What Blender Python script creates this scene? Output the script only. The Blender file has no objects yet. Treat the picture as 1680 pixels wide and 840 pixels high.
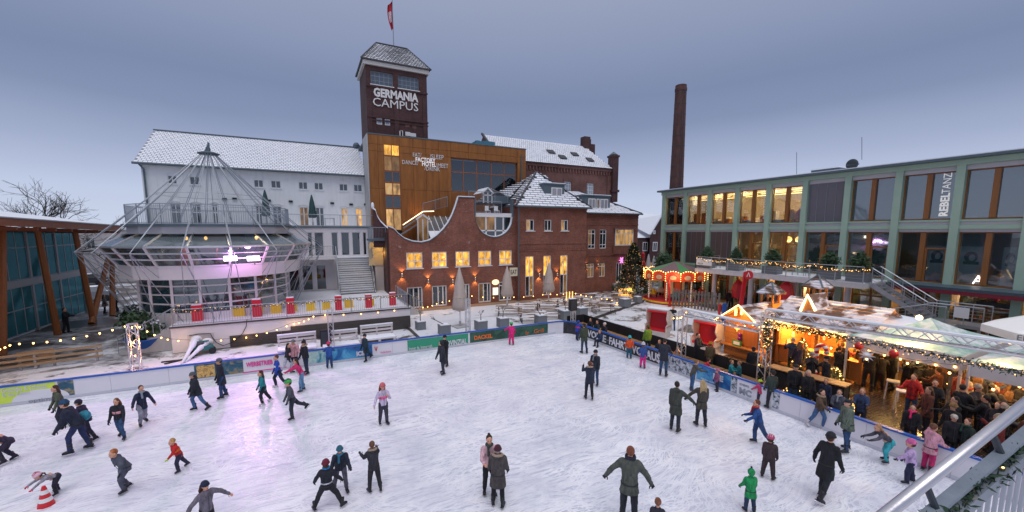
import bpy, bmesh, math, random
from mathutils import Vector, Matrix, noise
random.seed(7)
SC = bpy.context.scene
COL = SC.collection
R = math.radians
PI = math.pi
# ---------------------------------------------------------------- camera
F = 665.0; CX = 840.0; CY = 460.0; HGT = 7.0; HOR = 380.0
PITCH = math.atan((CY - HOR) / F); YAW = R(26.7)
cam_d = bpy.data.cameras.new('camera'); cam = bpy.data.objects.new('camera', cam_d); COL.objects.link(cam)
cam.location = (0, 0, HGT); cam.rotation_euler = (PI / 2 - PITCH, 0, -YAW)
cam_d.sensor_width = 36; cam_d.lens = 36 * F / 1680; cam_d.shift_x = 0.0; cam_d.shift_y = (CY - 420) / 1680
cam_d.clip_start = 0.05; cam_d.clip_end = 2000
SC.camera = cam
# ---------------------------------------------------------------- world: heavy overcast at dusk over a Nishita sky
w = bpy.data.worlds.new('World'); SC.world = w; w.use_nodes = True
nt = w.node_tree; nt.nodes.clear(); N = nt.nodes.new; L = nt.links.new
wo = N('ShaderNodeOutputWorld'); mx = N('ShaderNodeMixShader'); mx.inputs[0].default_value = 0.9
sky = N('ShaderNodeTexSky'); sky.sky_type = 'NISHITA'; sky.sun_disc = False
sky.sun_elevation = R(66); sky.sun_rotation = R(200)
b1 = N('ShaderNodeBackground'); b1.inputs[1].default_value = 0.05; L(sky.outputs[0], b1.inputs[0])
tc = N('ShaderNodeTexCoord'); sp = N('ShaderNodeSeparateXYZ'); L(tc.outputs['Generated'], sp.inputs[0])
mp = N('ShaderNodeMapping'); mp.inputs['Scale'].default_value = (1, 1, 4.5); L(tc.outputs['Generated'], mp.inputs[0])
nz = N('ShaderNodeTexNoise'); nz.inputs['Scale'].default_value = 1.6; nz.inputs['Detail'].default_value = 3; L(mp.outputs[0], nz.inputs[0])
ad = N('ShaderNodeMath'); ad.operation = 'MULTIPLY_ADD'; L(nz.outputs[0], ad.inputs[0]); ad.inputs[1].default_value = 0.05
sb = N('ShaderNodeMath'); sb.operation = 'SUBTRACT'; L(sp.outputs['Z'], sb.inputs[0]); sb.inputs[1].default_value = 0.025
L(sb.outputs[0], ad.inputs[2])
cr = N('ShaderNodeValToRGB'); L(ad.outputs[0], cr.inputs[0])
SKYC = [(0.0, (0.60, 0.67, 0.84)), (0.08, (0.53, 0.60, 0.79)), (0.16, (0.36, 0.42, 0.60)), (0.235, (0.235, 0.29, 0.45)), (0.29, (0.205, 0.256, 0.41)),
  (0.38, (0.265, 0.315, 0.47)), (0.48, (0.33, 0.375, 0.52)), (0.75, (0.52, 0.55, 0.64)), (1.0, (0.66, 0.68, 0.74))]
el = cr.color_ramp.elements
el[0].position = 0; el[0].color = (*SKYC[0][1], 1); el[1].position = 1; el[1].color = (*SKYC[-1][1], 1)
for p_, c_ in SKYC[1:-1]:
 e = el.new(p_); e.color = (*c_, 1)
b2 = N('ShaderNodeBackground'); b2.inputs[1].default_value = 1.0; L(cr.outputs[0], b2.inputs[0])
L(b1.outputs[0], mx.inputs[1]); L(b2.outputs[0], mx.inputs[2]); L(mx.outputs[0], wo.inputs[0])
# ---------------------------------------------------------------- sun (through thick cloud)
sd = bpy.data.lights.new('sun', 'SUN'); sun = bpy.data.objects.new('sun', sd); COL.objects.link(sun)
sd.energy = 1.05; sd.angle = R(42); sd.color = (1.0, 0.96, 0.98); sun.rotation_euler = (R(24), 0, R(-20))
SC.view_settings.view_transform = 'Standard'; SC.view_settings.look = 'None'; SC.view_settings.gamma = 1; SC.view_settings.exposure = 0.08
SC.render.engine = 'CYCLES'
SC.cycles.max_bounces = 6; SC.cycles.transparent_max_bounces = 12; SC.cycles.caustics_reflective = False; SC.cycles.caustics_refractive = False
SC.cycles.sample_clamp_indirect = 4

# ---------------------------------------------------------------- unprojection of survey points
def ray(x, y):
 a = (x - CX) / F; b = -(y - CY) / F
 fw = math.cos(PITCH) + b * math.sin(PITCH); up = -math.sin(PITCH) + b * math.cos(PITCH)
 return (a * math.cos(YAW) + fw * math.sin(YAW), -a * math.sin(YAW) + fw * math.cos(YAW), up)
def at(x, y, z=None, X=None, Y=None):
 r = ray(x, y)
 t = (z - HGT) / r[2] if z is not None else (X / r[0] if X is not None else Y / r[1])
 return Vector((r[0] * t, r[1] * t, HGT + r[2] * t))
def onY(x, y, Y):
 p = at(x, y, Y=Y); return p.x, p.z
def onX(x, y, X):
 p = at(x, y, X=X); return p.y, p.z

# ---------------------------------------------------------------- materials
MATS = {}
def hexc(h):
 h = h.lstrip('#'); v = [int(h[i:i + 2], 16) / 255 for i in (0, 2, 4)]
 return tuple(c / 12.92 if c <= .04045 else ((c + .055) / 1.055) ** 2.4 for c in v)
def newmat(name):
 m = bpy.data.materials.new(name); m.use_nodes = True; nt = m.node_tree
 b = nt.nodes['Principled BSDF']; MATS[name] = m
 return m, nt, b
def mix_rgb(nt, fac, a, b):
 n = nt.nodes.new('ShaderNodeMix'); n.data_type = 'RGBA'
 for s, v in ((n.inputs[0], fac), (n.inputs[6], a), (n.inputs[7], b)):
  if hasattr(v, 'is_linked'): nt.links.new(v, s)
  elif isinstance(v, (int, float)): s.default_value = v
  else: s.default_value = (*v, 1)
 return n.outputs[2]
def coords(nt, kind='Object', scale=(1, 1, 1), rot=(0, 0, 0)):
 t = nt.nodes.new('ShaderNodeTexCoord'); m = nt.nodes.new('ShaderNodeMapping')
 m.inputs['Scale'].default_value = scale; m.inputs['Rotation'].default_value = rot
 nt.links.new(t.outputs[kind], m.inputs[0]); return m.outputs[0]
def noise_n(nt, vec, scale, detail=4, rough=.6, dist=0):
 n = nt.nodes.new('ShaderNodeTexNoise'); n.inputs['Scale'].default_value = scale; n.inputs['Detail'].default_value = detail
 n.inputs['Roughness'].default_value = rough; n.inputs['Distortion'].default_value = dist
 nt.links.new(vec, n.inputs[0]); return n.outputs[0]
def ramp(nt, fac, stops):
 r = nt.nodes.new('ShaderNodeValToRGB'); nt.links.new(fac, r.inputs[0]); el = r.color_ramp.elements
 def c4(c): return (c, c, c, 1) if isinstance(c, (int, float)) else (*c, 1)
 el[0].position = stops[0][0]; el[0].color = c4(stops[0][1]); el[1].position = stops[-1][0]; el[1].color = c4(stops[-1][1])
 for p, c in stops[1:-1]:
  e = el.new(p); e.color = c4(c)
 return r.outputs[0]
def bump(nt, b, h, strength=.3, dist=.02):
 n = nt.nodes.new('ShaderNodeBump'); n.inputs['Strength'].default_value = strength; n.inputs['Distance'].default_value = dist
 nt.links.new(h, n.inputs['Height']); nt.links.new(n.outputs[0], b.inputs['Normal'])
def mat(name, c, rough=.6, var=.18, scale=6, bm=0, metal=0, emit=0, ecol=None, spec=None, sampled=True):
 """plain painted or woven surface with mottled colour and fine relief"""
 if name in MATS: return MATS[name]
 m, nt, b = newmat(name)
 if isinstance(c, str): c = hexc(c)
 b.inputs['Roughness'].default_value = rough; b.inputs['Metallic'].default_value = metal
 if spec is not None: b.inputs['Specular IOR Level'].default_value = spec
 if var:
  v = coords(nt); n = noise_n(nt, v, scale)
  out = mix_rgb(nt, n, tuple(x * (1 - var) for x in c), tuple(min(1, x * (1 + var)) for x in c))
  if rough >= .8 and scale < 4: out = mix_rgb(nt, ramp(nt, noise_n(nt, coords(nt, 'Object', (2.5, 2.5, .22)), 1.6, 5, .7), [(.48, 0), (.78, .35)]), out, tuple(x * .55 for x in c))
  nt.links.new(out, b.inputs['Base Color'])
  if bm: bump(nt, b, noise_n(nt, v, scale * 4), bm, .01)
 else: b.inputs['Base Color'].default_value = (*c, 1)
 if emit:
  b.inputs['Emission Color'].default_value = (*(ecol or c), 1); b.inputs['Emission Strength'].default_value = emit
  if not sampled: m.cycles.emission_sampling = 'NONE'
 return m
def glass_mat(name, tint=(.6, .65, .68), trans=.75, rough=.03, base=(.02, .03, .035), refl=.06, gcol=(.9, .95, 1)):
 m, nt, b = newmat(name); nt.nodes.remove(b); out = nt.nodes['Material Output']
 tr = nt.nodes.new('ShaderNodeBsdfTransparent'); tr.inputs[0].default_value = (*tint, 1)
 gl = nt.nodes.new('ShaderNodeBsdfGlossy'); gl.inputs['Roughness'].default_value = rough; gl.inputs[0].default_value = (*gcol, 1)
 df = nt.nodes.new('ShaderNodeBsdfDiffuse'); df.inputs[0].default_value = (*base, 1)
 m1 = nt.nodes.new('ShaderNodeMixShader'); m1.inputs[0].default_value = trans
 nt.links.new(df.outputs[0], m1.inputs[1]); nt.links.new(tr.outputs[0], m1.inputs[2])
 fr = nt.nodes.new('ShaderNodeFresnel'); fr.inputs[0].default_value = 1.55
 mm = nt.nodes.new('ShaderNodeMath'); mm.operation = 'MULTIPLY_ADD'; nt.links.new(fr.outputs[0], mm.inputs[0]); mm.inputs[1].default_value = 1.0; mm.inputs[2].default_value = refl
 # slight waviness of the panes so reflections break up
 nb = nt.nodes.new('ShaderNodeBump'); nb.inputs['Strength'].default_value = .06; nb.inputs['Distance'].default_value = .05
 nt.links.new(noise_n(nt, coords(nt), 1.2, 1), nb.inputs['Height']); nt.links.new(nb.outputs[0], gl.inputs['Normal'])
 m2 = nt.nodes.new('ShaderNodeMixShader'); nt.links.new(mm.outputs[0], m2.inputs[0])
 nt.links.new(m1.outputs[0], m2.inputs[1]); nt.links.new(gl.outputs[0], m2.inputs[2]); nt.links.new(m2.outputs[0], out.inputs[0])
 return m
def lit_mat(name, c1, c2, strength, scale=2.5):
 """lit window: warm, uneven interior behind glass"""
 m, nt, b = newmat(name); oi = nt.nodes.new('ShaderNodeObjectInfo'); v0 = coords(nt, 'UV', (2.2, .9, 1)); va = nt.nodes.new('ShaderNodeVectorMath'); va.operation = 'ADD'; nt.links.new(v0, va.inputs[0])
 k = nt.nodes.new('ShaderNodeMath'); k.operation = 'MULTIPLY'; k.inputs[1].default_value = 37; nt.links.new(oi.outputs['Random'], k.inputs[0]); nt.links.new(k.outputs[0], va.inputs[1]); n = noise_n(nt, va.outputs[0], scale * .55, 3, .6)
 col = ramp(nt, n, [(.30, tuple(x * .12 for x in c1)), (.46, tuple(x * .6 for x in c1)), (.58, c1), (.75, c2)])
 col = mix_rgb(nt, ramp(nt, oi.outputs['Random'], [(0, .55), (1, 0)]), col, tuple(x * .22 for x in c1))
 b.inputs['Base Color'].default_value = (.03, .03, .03, 1); b.inputs['Roughness'].default_value = .06
 nt.links.new(col, b.inputs['Emission Color']); b.inputs['Emission Strength'].default_value = strength
 m.cycles.emission_sampling = 'NONE'
 return m
def brick_mat(name, c1, c2, mortar, bw=.25, bh=.078, patch=None, ms=.008):
 m, nt, b = newmat(name); v = coords(nt, 'UV')
 t = nt.nodes.new('ShaderNodeTexBrick'); nt.links.new(v, t.inputs[0]); t.inputs['Scale'].default_value = 1
 t.inputs['Brick Width'].default_value = bw; t.inputs['Row Height'].default_value = bh; t.inputs['Mortar Size'].default_value = ms
 t.inputs['Color1'].default_value = (*c1, 1); t.inputs['Color2'].default_value = (*c2, 1); t.inputs['Mortar'].default_value = (*mortar, 1)
 n = noise_n(nt, v, .45, 7, .72)
 c = mix_rgb(nt, ramp(nt, n, [(.38, 0), (.62, .75)]), t.outputs[0], tuple(x * .40 for x in c1))
 c = mix_rgb(nt, ramp(nt, noise_n(nt, coords(nt, 'UV', (2.2, .25, 1)), 1.1, 4, .7), [(.5, 0), (.75, .45)]), c, (c2[0] * .4, c2[1] * .55, c2[2] * .6))
 c = mix_rgb(nt, ramp(nt, noise_n(nt, v, 6.5, 3, .8), [(.48, 0), (.7, .5)]), c, (c1[0] * 1.35, c1[1] * 1.7, c1[2] * 1.7))
 n2 = noise_n(nt, v, 4, 5, .8)
 c = mix_rgb(nt, ramp(nt, n2, [(.56, 0), (.75, .38)]), c, mortar)
 # bands of darker courses
 sp = nt.nodes.new('ShaderNodeSeparateXYZ'); nt.links.new(v, sp.inputs[0])
 if patch: c = mix_rgb(nt, ramp(nt, noise_n(nt, v, 1.3, 5, .75), [(.60, 0), (.68, .8)]), c, patch)
 nt.links.new(c, b.inputs['Base Color']); b.inputs['Roughness'].default_value = .85
 bump(nt, b, t.outputs['Fac'], -.5, .012)
 return m
def snow_ground(name, under, thr=(.42, .5), scale=.35, cob=True, snow=(.80, .82, .88), wet=.35):
 """trodden snow over paving"""
 m, nt, b = newmat(name); v = coords(nt, 'Object')
 br = nt.nodes.new('ShaderNodeTexBrick'); nt.links.new(v, br.inputs[0]); br.inputs['Scale'].default_value = 1
 br.inputs['Brick Width'].default_value = .22; br.inputs['Row Height'].default_value = .12; br.inputs['Mortar Size'].default_value = .01
 br.inputs['Color1'].default_value = (*under, 1); br.inputs['Color2'].default_value = (*[x * .6 for x in under], 1); br.inputs['Mortar'].default_value = (*[x * 1.6 for x in under], 1)
 n = noise_n(nt, v, scale, 9, .68, .4); n2 = noise_n(nt, v, scale * 9, 4, .7)
 ma = nt.nodes.new('ShaderNodeMath'); ma.operation = 'MULTIPLY_ADD'; nt.links.new(n2, ma.inputs[0]); ma.inputs[1].default_value = .25
 nt.links.new(n, ma.inputs[2]); s = nt.nodes.new('ShaderNodeMath'); s.operation = 'SUBTRACT'; nt.links.new(ma.outputs[0], s.inputs[0]); s.inputs[1].default_value = .125
 f = ramp(nt, s.outputs[0], [(thr[0], 0), (thr[1], 1)])
 sc = mix_rgb(nt, n2, tuple(x * .78 for x in snow), snow)
 nt.links.new(mix_rgb(nt, f, br.outputs[0], sc), b.inputs['Base Color'])
 nt.links.new(ramp(nt, f, [(0, wet), (1, .75)]), b.inputs['Roughness'])
 h = nt.nodes.new('ShaderNodeMath'); h.operation = 'MULTIPLY_ADD'; nt.links.new(f, h.inputs[0]); h.inputs[1].default_value = 1.0; nt.links.new(n2, h.inputs[2])
 bump(nt, b, h.outputs[0], .6, .03)
 return m
def wood_mat(name, c, rough=.6, along='X', sc=3):
 m, nt, b = newmat(name); s = {'X': (.3, 6, 6), 'Y': (6, .3, 6), 'Z': (6, 6, .3)}[along]
 v = coords(nt, 'Object', s); n = noise_n(nt, v, sc, 5, .65, .3)
 nt.links.new(mix_rgb(nt, n, tuple(x * .55 for x in c), tuple(min(1, x * 1.35) for x in c)), b.inputs['Base Color'])
 b.inputs['Roughness'].default_value = rough; bump(nt, b, n, .25, .01); return m

# ---------------------------------------------------------------- mesh builder
def frame(o, u, n):
 """wall frame: o origin, u along the wall, n outward; returns point(a along, b up, c out)"""
 o = Vector(o); u = Vector(u); n = Vector(n)
 return lambda a, b, c=0: o + u * a + n * c + Vector((0, 0, b))
class MB:
 def __init__(s): s.v = []; s.f = []; s.mi = []
 def quad(s, pts, mi=0):
  k = len(s.v); s.v += [tuple(p) for p in pts]; s.f.append(tuple(range(k, k + len(pts)))); s.mi.append(mi); return s
 def hexa(s, p, mi=0):   # p: 4 bottom + 4 top
  k = len(s.v); s.v += [tuple(q) for q in p]
  for f in ((3, 2, 1, 0), (4, 5, 6, 7), (0, 1, 5, 4), (1, 2, 6, 5), (2, 3, 7, 6), (3, 0, 4, 7)):
   s.f.append(tuple(k + i for i in f)); s.mi.append(mi)
  return s
 def box(s, x0, x1, y0, y1, z0, z1, mi=0):
  return s.hexa([(x0, y0, z0), (x1, y0, z0), (x1, y1, z0), (x0, y1, z0), (x0, y0, z1), (x1, y0, z1), (x1, y1, z1), (x0, y1, z1)], mi)
 def fbox(s, Fr, a0, a1, b0, b1, c0, c1, mi=0):
  return s.hexa([Fr(a0, b0, c1), Fr(a1, b0, c1), Fr(a1, b0, c0), Fr(a0, b0, c0), Fr(a0, b1, c1), Fr(a1, b1, c1), Fr(a1, b1, c0), Fr(a0, b1, c0)], mi)
 def bar(s, p, q, w, h=None, mi=0):
  p = Vector(p); q = Vector(q); d = (q - p)
  if d.length < 1e-6: return s
  d.normalize(); h = h or w
  up = Vector((0, 0, 1)) if abs(d.z) < .95 else Vector((0, 1, 0))
  a = d.cross(up).normalized() * w / 2; b = a.cross(d).normalized() * h / 2
  return s.hexa([p - a - b, p + a - b, q + a - b, q - a - b, p - a + b, p + a + b, q + a + b, q - a + b], mi)
 def tube(s, pts, r, n=6, mi=0, cap=True):
  pts = [Vector(p) for p in pts]; rs = r if isinstance(r, (list, tuple)) else [r] * len(pts); k0 = len(s.v); m = len(pts)
  prev = None
  for i, p in enumerate(pts):
   d = (pts[min(i + 1, m - 1)] - pts[max(i - 1, 0)]).normalized()
   if prev is None:
    a = d.orthogonal().normalized()
   else:
    a = (prev - d * prev.dot(d)); a = a.normalized() if a.length > 1e-6 else d.orthogonal().normalized()
   prev = a; b = d.cross(a)
   for j in range(n):
    t = 2 * PI * j / n; s.v.append(tuple(p + (a * math.cos(t) + b * math.sin(t)) * rs[i]))
  for i in range(m - 1):
   for j in range(n):
    s.f.append((k0 + i * n + j, k0 + i * n + (j + 1) % n, k0 + (i + 1) * n + (j + 1) % n, k0 + (i + 1) * n + j)); s.mi.append(mi)
  if cap:
   s.f.append(tuple(k0 + j for j in reversed(range(n)))); s.mi.append(mi)
   s.f.append(tuple(k0 + (m - 1) * n + j for j in range(n))); s.mi.append(mi)
  return s
 def lathe(s, prof, c=(0, 0, 0), n=16, mi=0, sx=1, sy=1, a0=0):
  k0 = len(s.v); m = len(prof)
  for r, z in prof:
   for j in range(n):
    t = a0 + 2 * PI * j / n; s.v.append((c[0] + r * sx * math.cos(t), c[1] + r * sy * math.sin(t), c[2] + z))
  for i in range(m - 1):
   for j in range(n):
    s.f.append((k0 + i * n + j, k0 + i * n + (j + 1) % n, k0 + (i + 1) * n + (j + 1) % n, k0 + (i + 1) * n + j)); s.mi.append(mi)
  if prof[0][0] > 1e-4: s.f.append(tuple(k0 + j for j in reversed(range(n)))); s.mi.append(mi)
  if prof[-1][0] > 1e-4: s.f.append(tuple(k0 + (m - 1) * n + j for j in range(n))); s.mi.append(mi)
  return s
 def ell(s, c, r, n=10, m=7, rot=None, mi=0, zmin=-1, zmax=1):
  k0 = len(s.v); c = Vector(c); t0 = math.acos(max(-1, min(1, zmax))); t1 = math.acos(max(-1, min(1, zmin)))
  for i in range(m + 1):
   th = t0 + (t1 - t0) * i / m
   for j in range(n):
    ph = 2 * PI * j / n
    p = Vector((r[0] * math.sin(th) * math.cos(ph), r[1] * math.sin(th) * math.sin(ph), r[2] * math.cos(th)))
    if rot: p = rot @ p
    s.v.append(tuple(c + p))
  for i in range(m):
   for j in range(n):
    s.f.append((k0 + i * n + j, k0 + (i + 1) * n + j, k0 + (i + 1) * n + (j + 1) % n, k0 + i * n + (j + 1) % n)); s.mi.append(mi)
  s.f.append(tuple(k0 + j for j in range(n))); s.mi.append(mi)
  s.f.append(tuple(k0 + m * n + j for j in reversed(range(n)))); s.mi.append(mi)
  return s
 def fwall(s, Fr, a0, a1, b0, b1, holes=(), depth=.25, mi=0, back=None):
  """wall face with rectangular openings and their reveals"""
  xs = sorted({a0, a1, *[h[0] for h in holes], *[h[1] for h in holes]}); zs = sorted({b0, b1, *[h[2] for h in holes], *[h[3] for h in holes]})
  xs = [x for x in xs if a0 <= x <= a1]; zs = [z for z in zs if b0 <= z <= b1]
  for i in range(len(xs) - 1):
   for j in range(len(zs) - 1):
    cx = (xs[i] + xs[i + 1]) / 2; cz = (zs[j] + zs[j + 1]) / 2
    if any(h[0] < cx < h[1] and h[2] < cz < h[3] for h in holes): continue
    s.quad([Fr(xs[i], zs[j]), Fr(xs[i + 1], zs[j]), Fr(xs[i + 1], zs[j + 1]), Fr(xs[i], zs[j + 1])], mi)
  for h in holes:
   x0, x1, z0, z1 = h[:4]
   s.quad([Fr(x0, z0), Fr(x1, z0), Fr(x1, z0, -depth), Fr(x0, z0, -depth)], mi)
   s.quad([Fr(x0, z1, -depth), Fr(x1, z1, -depth), Fr(x1, z1), Fr(x0, z1)], mi)
   s.quad([Fr(x0, z0), Fr(x0, z0, -depth), Fr(x0, z1, -depth), Fr(x0, z1)], mi)
   s.quad([Fr(x1, z0, -depth), Fr(x1, z0), Fr(x1, z1), Fr(x1, z1, -depth)], mi)
  return s
 def mesh(s, name, mats, smooth=False, uv=True):
  me = bpy.data.meshes.new(name); me.from_pydata(s.v, [], s.f)
  for m in mats: me.materials.append(m)
  if any(s.mi): me.polygons.foreach_set('material_index', s.mi)
  if smooth: me.polygons.foreach_set('use_smooth', [True] * len(me.polygons))
  if uv and len(s.f) < 60000:
   ul = me.uv_layers.new(name='UVMap').data; Z = Vector((0, 0, 1))
   for p in me.polygons:
    n = p.normal
    if abs(n.z) > .97: U = Vector((1, 0, 0)); V = Vector((0, 1, 0))
    else:
     U = Z.cross(n).normalized(); V = n.cross(U)
    for li in p.loop_indices:
     co = me.vertices[me.loops[li].vertex_index].co; ul[li].uv = (co.dot(U), co.dot(V))
  me.update(); return me
 def build(s, name, mats, parent=None, smooth=False, uv=True, **props):
  if not isinstance(mats, (list, tuple)): mats = [mats]
  mats = [MATS[m] if isinstance(m, str) else m for m in mats]
  return put(name, s.mesh(name, mats, smooth, uv), parent, **props)
WORLD = set()
def put(name, me, parent=None, loc=None, rot=None, **props):
 o = bpy.data.objects.new(name, me); COL.objects.link(o)
 if parent:
  o.parent = parent
  if parent.name in WORLD: o.matrix_parent_inverse = Matrix.Translation(-parent.location)
 if loc is not None: o.location = loc
 if rot is not None: o.rotation_euler = rot
 for k, v in props.items(): o[k] = v
 return o
def thing(name, label, cat, loc=(0, 0, 0), rz=0, group=None):
 o = bpy.data.objects.new(name, None); COL.objects.link(o); o.location = loc; o.rotation_euler = (0, 0, rz); o.empty_display_size = .2
 o['label'] = label; o['category'] = cat
 if group: o['group'] = group
 return o
def place(name, label, cat, loc, group=None):
 """a thing whose parts are modelled in site coordinates"""
 o = thing(name, label, cat, loc, 0, group); WORLD.add(o.name); return o
def tag(o, label, cat, group=None):
 o['label'] = label; o['category'] = cat
 if group: o['group'] = group
 return o
def copy_tree(o, parent=None):
 c = o.copy(); COL.objects.link(c); c.parent = parent
 for ch in o.children: copy_tree(ch, c)
 return c
def text_mesh(txt, size, ext=.01, align='LEFT', spacing=1.0, bold=0, sx=1.0):
 cu = bpy.data.curves.new('lettering', 'FONT'); cu.body = txt; cu.size = size; cu.extrude = ext; cu.align_x = align
 cu.space_character = spacing; cu.offset = bold; cu.resolution_u = 2
 o = bpy.data.objects.new('lettering', cu); COL.objects.link(o)
 me = bpy.data.meshes.new_from_object(o.evaluated_get(bpy.context.evaluated_depsgraph_get()))
 COL.objects.unlink(o); bpy.data.objects.remove(o)
 if sx != 1:
  for v in me.vertices: v.co.x *= sx
 return me
def text(txt, size, pos, u, n, m, parent=None, name='lettering', ext=.01, align='LEFT', spacing=1.0, bold=0, sx=1.0, up=None, **props):
 """lettering on a surface: u reading direction, n outward normal"""
 me = text_mesh(txt, size, ext, align, spacing, bold, sx); me.materials.clear(); me.materials.append(MATS[m] if isinstance(m, str) else m)
 u = Vector(u).normalized(); n = Vector(n).normalized(); v = n.cross(u)
 M = Matrix((u, v, n)).transposed().to_4x4(); M.translation = Vector(pos)
 me.transform(M); return put(name, me, parent, **props)
# ================================================================ shared materials
brick_mat('brick_red', (.31, .10, .062), (.19, .064, .047), (.22, .16, .13), patch=None)
brick_mat('brick_white_bloom', (.31, .10, .062), (.19, .064, .047), (.22, .15, .12), patch=(.42, .36, .34))
brick_mat('brick_dark', (.10, .036, .034), (.062, .026, .026), (.085, .06, .058))
brick_mat('brick_old', (.21, .085, .07), (.19, .065, .05), (.20, .15, .13))
brick_mat('brick_chimney', (.13, .052, .045), (.09, .036, .034), (.16, .10, .08))
mat('render_white', (.78, .79, .80), .8, .06, 1.2, .1)
mat('concrete', (.42, .42, .42), .85, .15, 3, .3)
mat('concrete_pale', (.62, .58, .58), .8, .12, 2, .2)
mat('frame_white', (.78, .78, .78), .5, .04, 4)
mat('frame_grey', (.35, .37, .40), .5, .08)
mat('pav_white', (.74, .70, .72), .5, .05, 2)
mat('snow', (.84, .86, .92), .7, .05, 3, .4)
mat('steel', (.30, .33, .37), .45, .12, 3, 0, .6)
mat('galv', (.45, .48, .52), .4, .12, 5, 0, .7)
mat('alu', (.72, .72, .74), .35, .08, 8, 0, .75)
mat('dark_metal', (.035, .045, .055), .5, .15)
mat('zinc', (.09, .13, .155), .5, .15, 2)
mat('tile_grey', (.26, .27, .31), .7, .2, 3); mat('tile_dark', (.05, .05, .062), .6, .3, 4)
mat('black', (.012, .012, .014), .6, .2)
mat('black_cloth', (.018, .018, .022), .9, .25, 4, .3)
mat('green_steel', (.34, .48, .38), .5, .12, 1.3, .1)
mat('grey_panel', (.50, .49, .53), .6, .05)
mat('blind', (.20, .20, .235), .55, .08, 2)
mat('blind_brown', (.17, .125, .12), .55, .08, 2)
wood_mat('wood_frame', (.34, .13, .035), .45, 'Z')
wood_mat('wood_glulam', (.36, .115, .03), .5, 'Z')
wood_mat('wood_beam', (.30, .085, .03), .5, 'Y')
wood_mat('wood_hut', (.48, .20, .055), .55, 'X')
wood_mat('wood_bench', (.42, .25, .11), .6, 'X')
wood_mat('wood_bench_y', (.42, .22, .09), .6, 'Y')
wood_mat('wood_grey', (.22, .19, .17), .8, 'X')
wood_mat('wood_fence', (.40, .28, .17), .75, 'X')
wood_mat('clad_dark', (.065, .055, .05), .6, 'X')
glass_mat('glass_clear', (.80, .84, .85), .93)
glass_mat('glass_mid', (.50, .58, .60), .55, .04, (.04, .075, .085), .16)
glass_mat('glass_dark', (.25, .30, .33), .35, .03, (.012, .016, .022), .07)
glass_mat('glass_teal', (.35, .55, .55), .15, .08, (.04, .20, .24), .0, (.30, .62, .72))
glass_mat('glass_roof', (.62, .72, .74), .7, .12, (.35, .42, .45))
lit_mat('lit_warm', (1.0, .47, .06), (1.0, .72, .24), 1.6)
lit_mat('lit_soft', (1.0, .55, .18), (1.0, .80, .45), .75, 1.6)
lit_mat('lit_room', (.9, .45, .13), (1.0, .7, .33), .30, 1.2)
mat('curtain', (.55, .45, .38), .8, .2, 9, .3)
mat('bulb', (1, .72, .35), .3, 0, emit=7, ecol=(1, .50, .13), sampled=False)
mat('bulb_dim', (1, .72, .35), .3, 0, emit=2.6, ecol=(1, .52, .15), sampled=False)
mat('tube_light', (1, .8, .5), .3, 0, emit=3.2, ecol=(1, .60, .2), sampled=False)
mat('led_strip', (1, .8, .6), .3, 0, emit=2.6, ecol=(1, .72, .42), sampled=False)
mat('cable', (.01, .01, .01), .6, 0)
mat('leaf', (.035, .075, .03), .7, .45, 3)
mat('leaf_dark', (.022, .055, .027), .7, .4, 3)
mat('bark', (.07, .055, .045), .9, .3, 5)
mat('planter', (.17, .185, .20), .7, .15, 4, .1)
mat('red_paint', (.62, .02, .03), .45, .08)
mat('yellow_paint', (.80, .52, .03), .5, .08)
mat('blue_paint', (.02, .11, .42), .4, .1)

# ================================================================ ground
def sheet(name, pts, z, m, kind='structure', sub=0):
 mb = MB(); mb.quad([(x, y, z) for x, y in pts]); return mb.build(name, m, kind=kind)
snow_ground('paving', (.085, .065, .055), (.46, .60), .22)
snow_ground('snow_walk', (.11, .10, .095), (.385, .46), .5)
snow_ground('snow_deck', (.13, .12, .11), (.335, .405), .6)
snow_ground('car_park_mix', (.07, .07, .075), (.45, .52), .12)
snow_ground('market_floor', (.075, .05, .035), (.68, .8), .4, wet=.12)
g = MB().quad([(-900, -60, -.03), (900, -60, -.03), (900, 1400, -.03), (-900, 1400, -.03)]); g.build('ground', 'paving', kind='structure')
sheet('snowy_walk', [(-16, 23.25), (6.2, 23.25), (6.2, 29.15), (-8.5, 28.5), (-16, 27.4)], .0, 'snow_walk')
sheet('snowy_yard', [(17.3, 8), (30, 12.5), (33, 26), (30.0, 29.4), (20, 28.5), (16.35, 25.9), (16.35, 16)], -.01, 'snow_walk')
sheet('market_ground', [(16.3, -1), (35.8, -1), (35.8, 13.5), (22, 14.5), (16.3, 15)], .004, 'market_floor')
mb = MB().box(6.25, 30.5, 29.9, 34.6, -.05, .10).hexa([(6.25, 23.3, -.05), (15.2, 23.3, -.05), (30.5, 30.2, -.05), (6.25, 29.9, -.05), (6.25, 23.3, .10), (15.2, 23.3, .10), (30.5, 30.2, .10), (6.25, 29.9, .10)])
mb.build('snowy_deck', 'snow_deck', kind='structure')
MB().bar((6.2, 23.3, .07), (6.2, 29, .07), .12, .18).build('deck_edge', 'clad_dark', kind='structure')
MB().bar((15.3, 23.35, .07), (30.5, 30.25, .07), .12, .22).build('deck_kerb', 'clad_dark', kind='structure')
sheet('brick_apron', [(6.3, 34.6), (26.9, 34.6), (26.9, 36), (6.3, 36)], .104, mat('apron', (.30, .20, .13), .8, .3, 4, .3))

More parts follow.
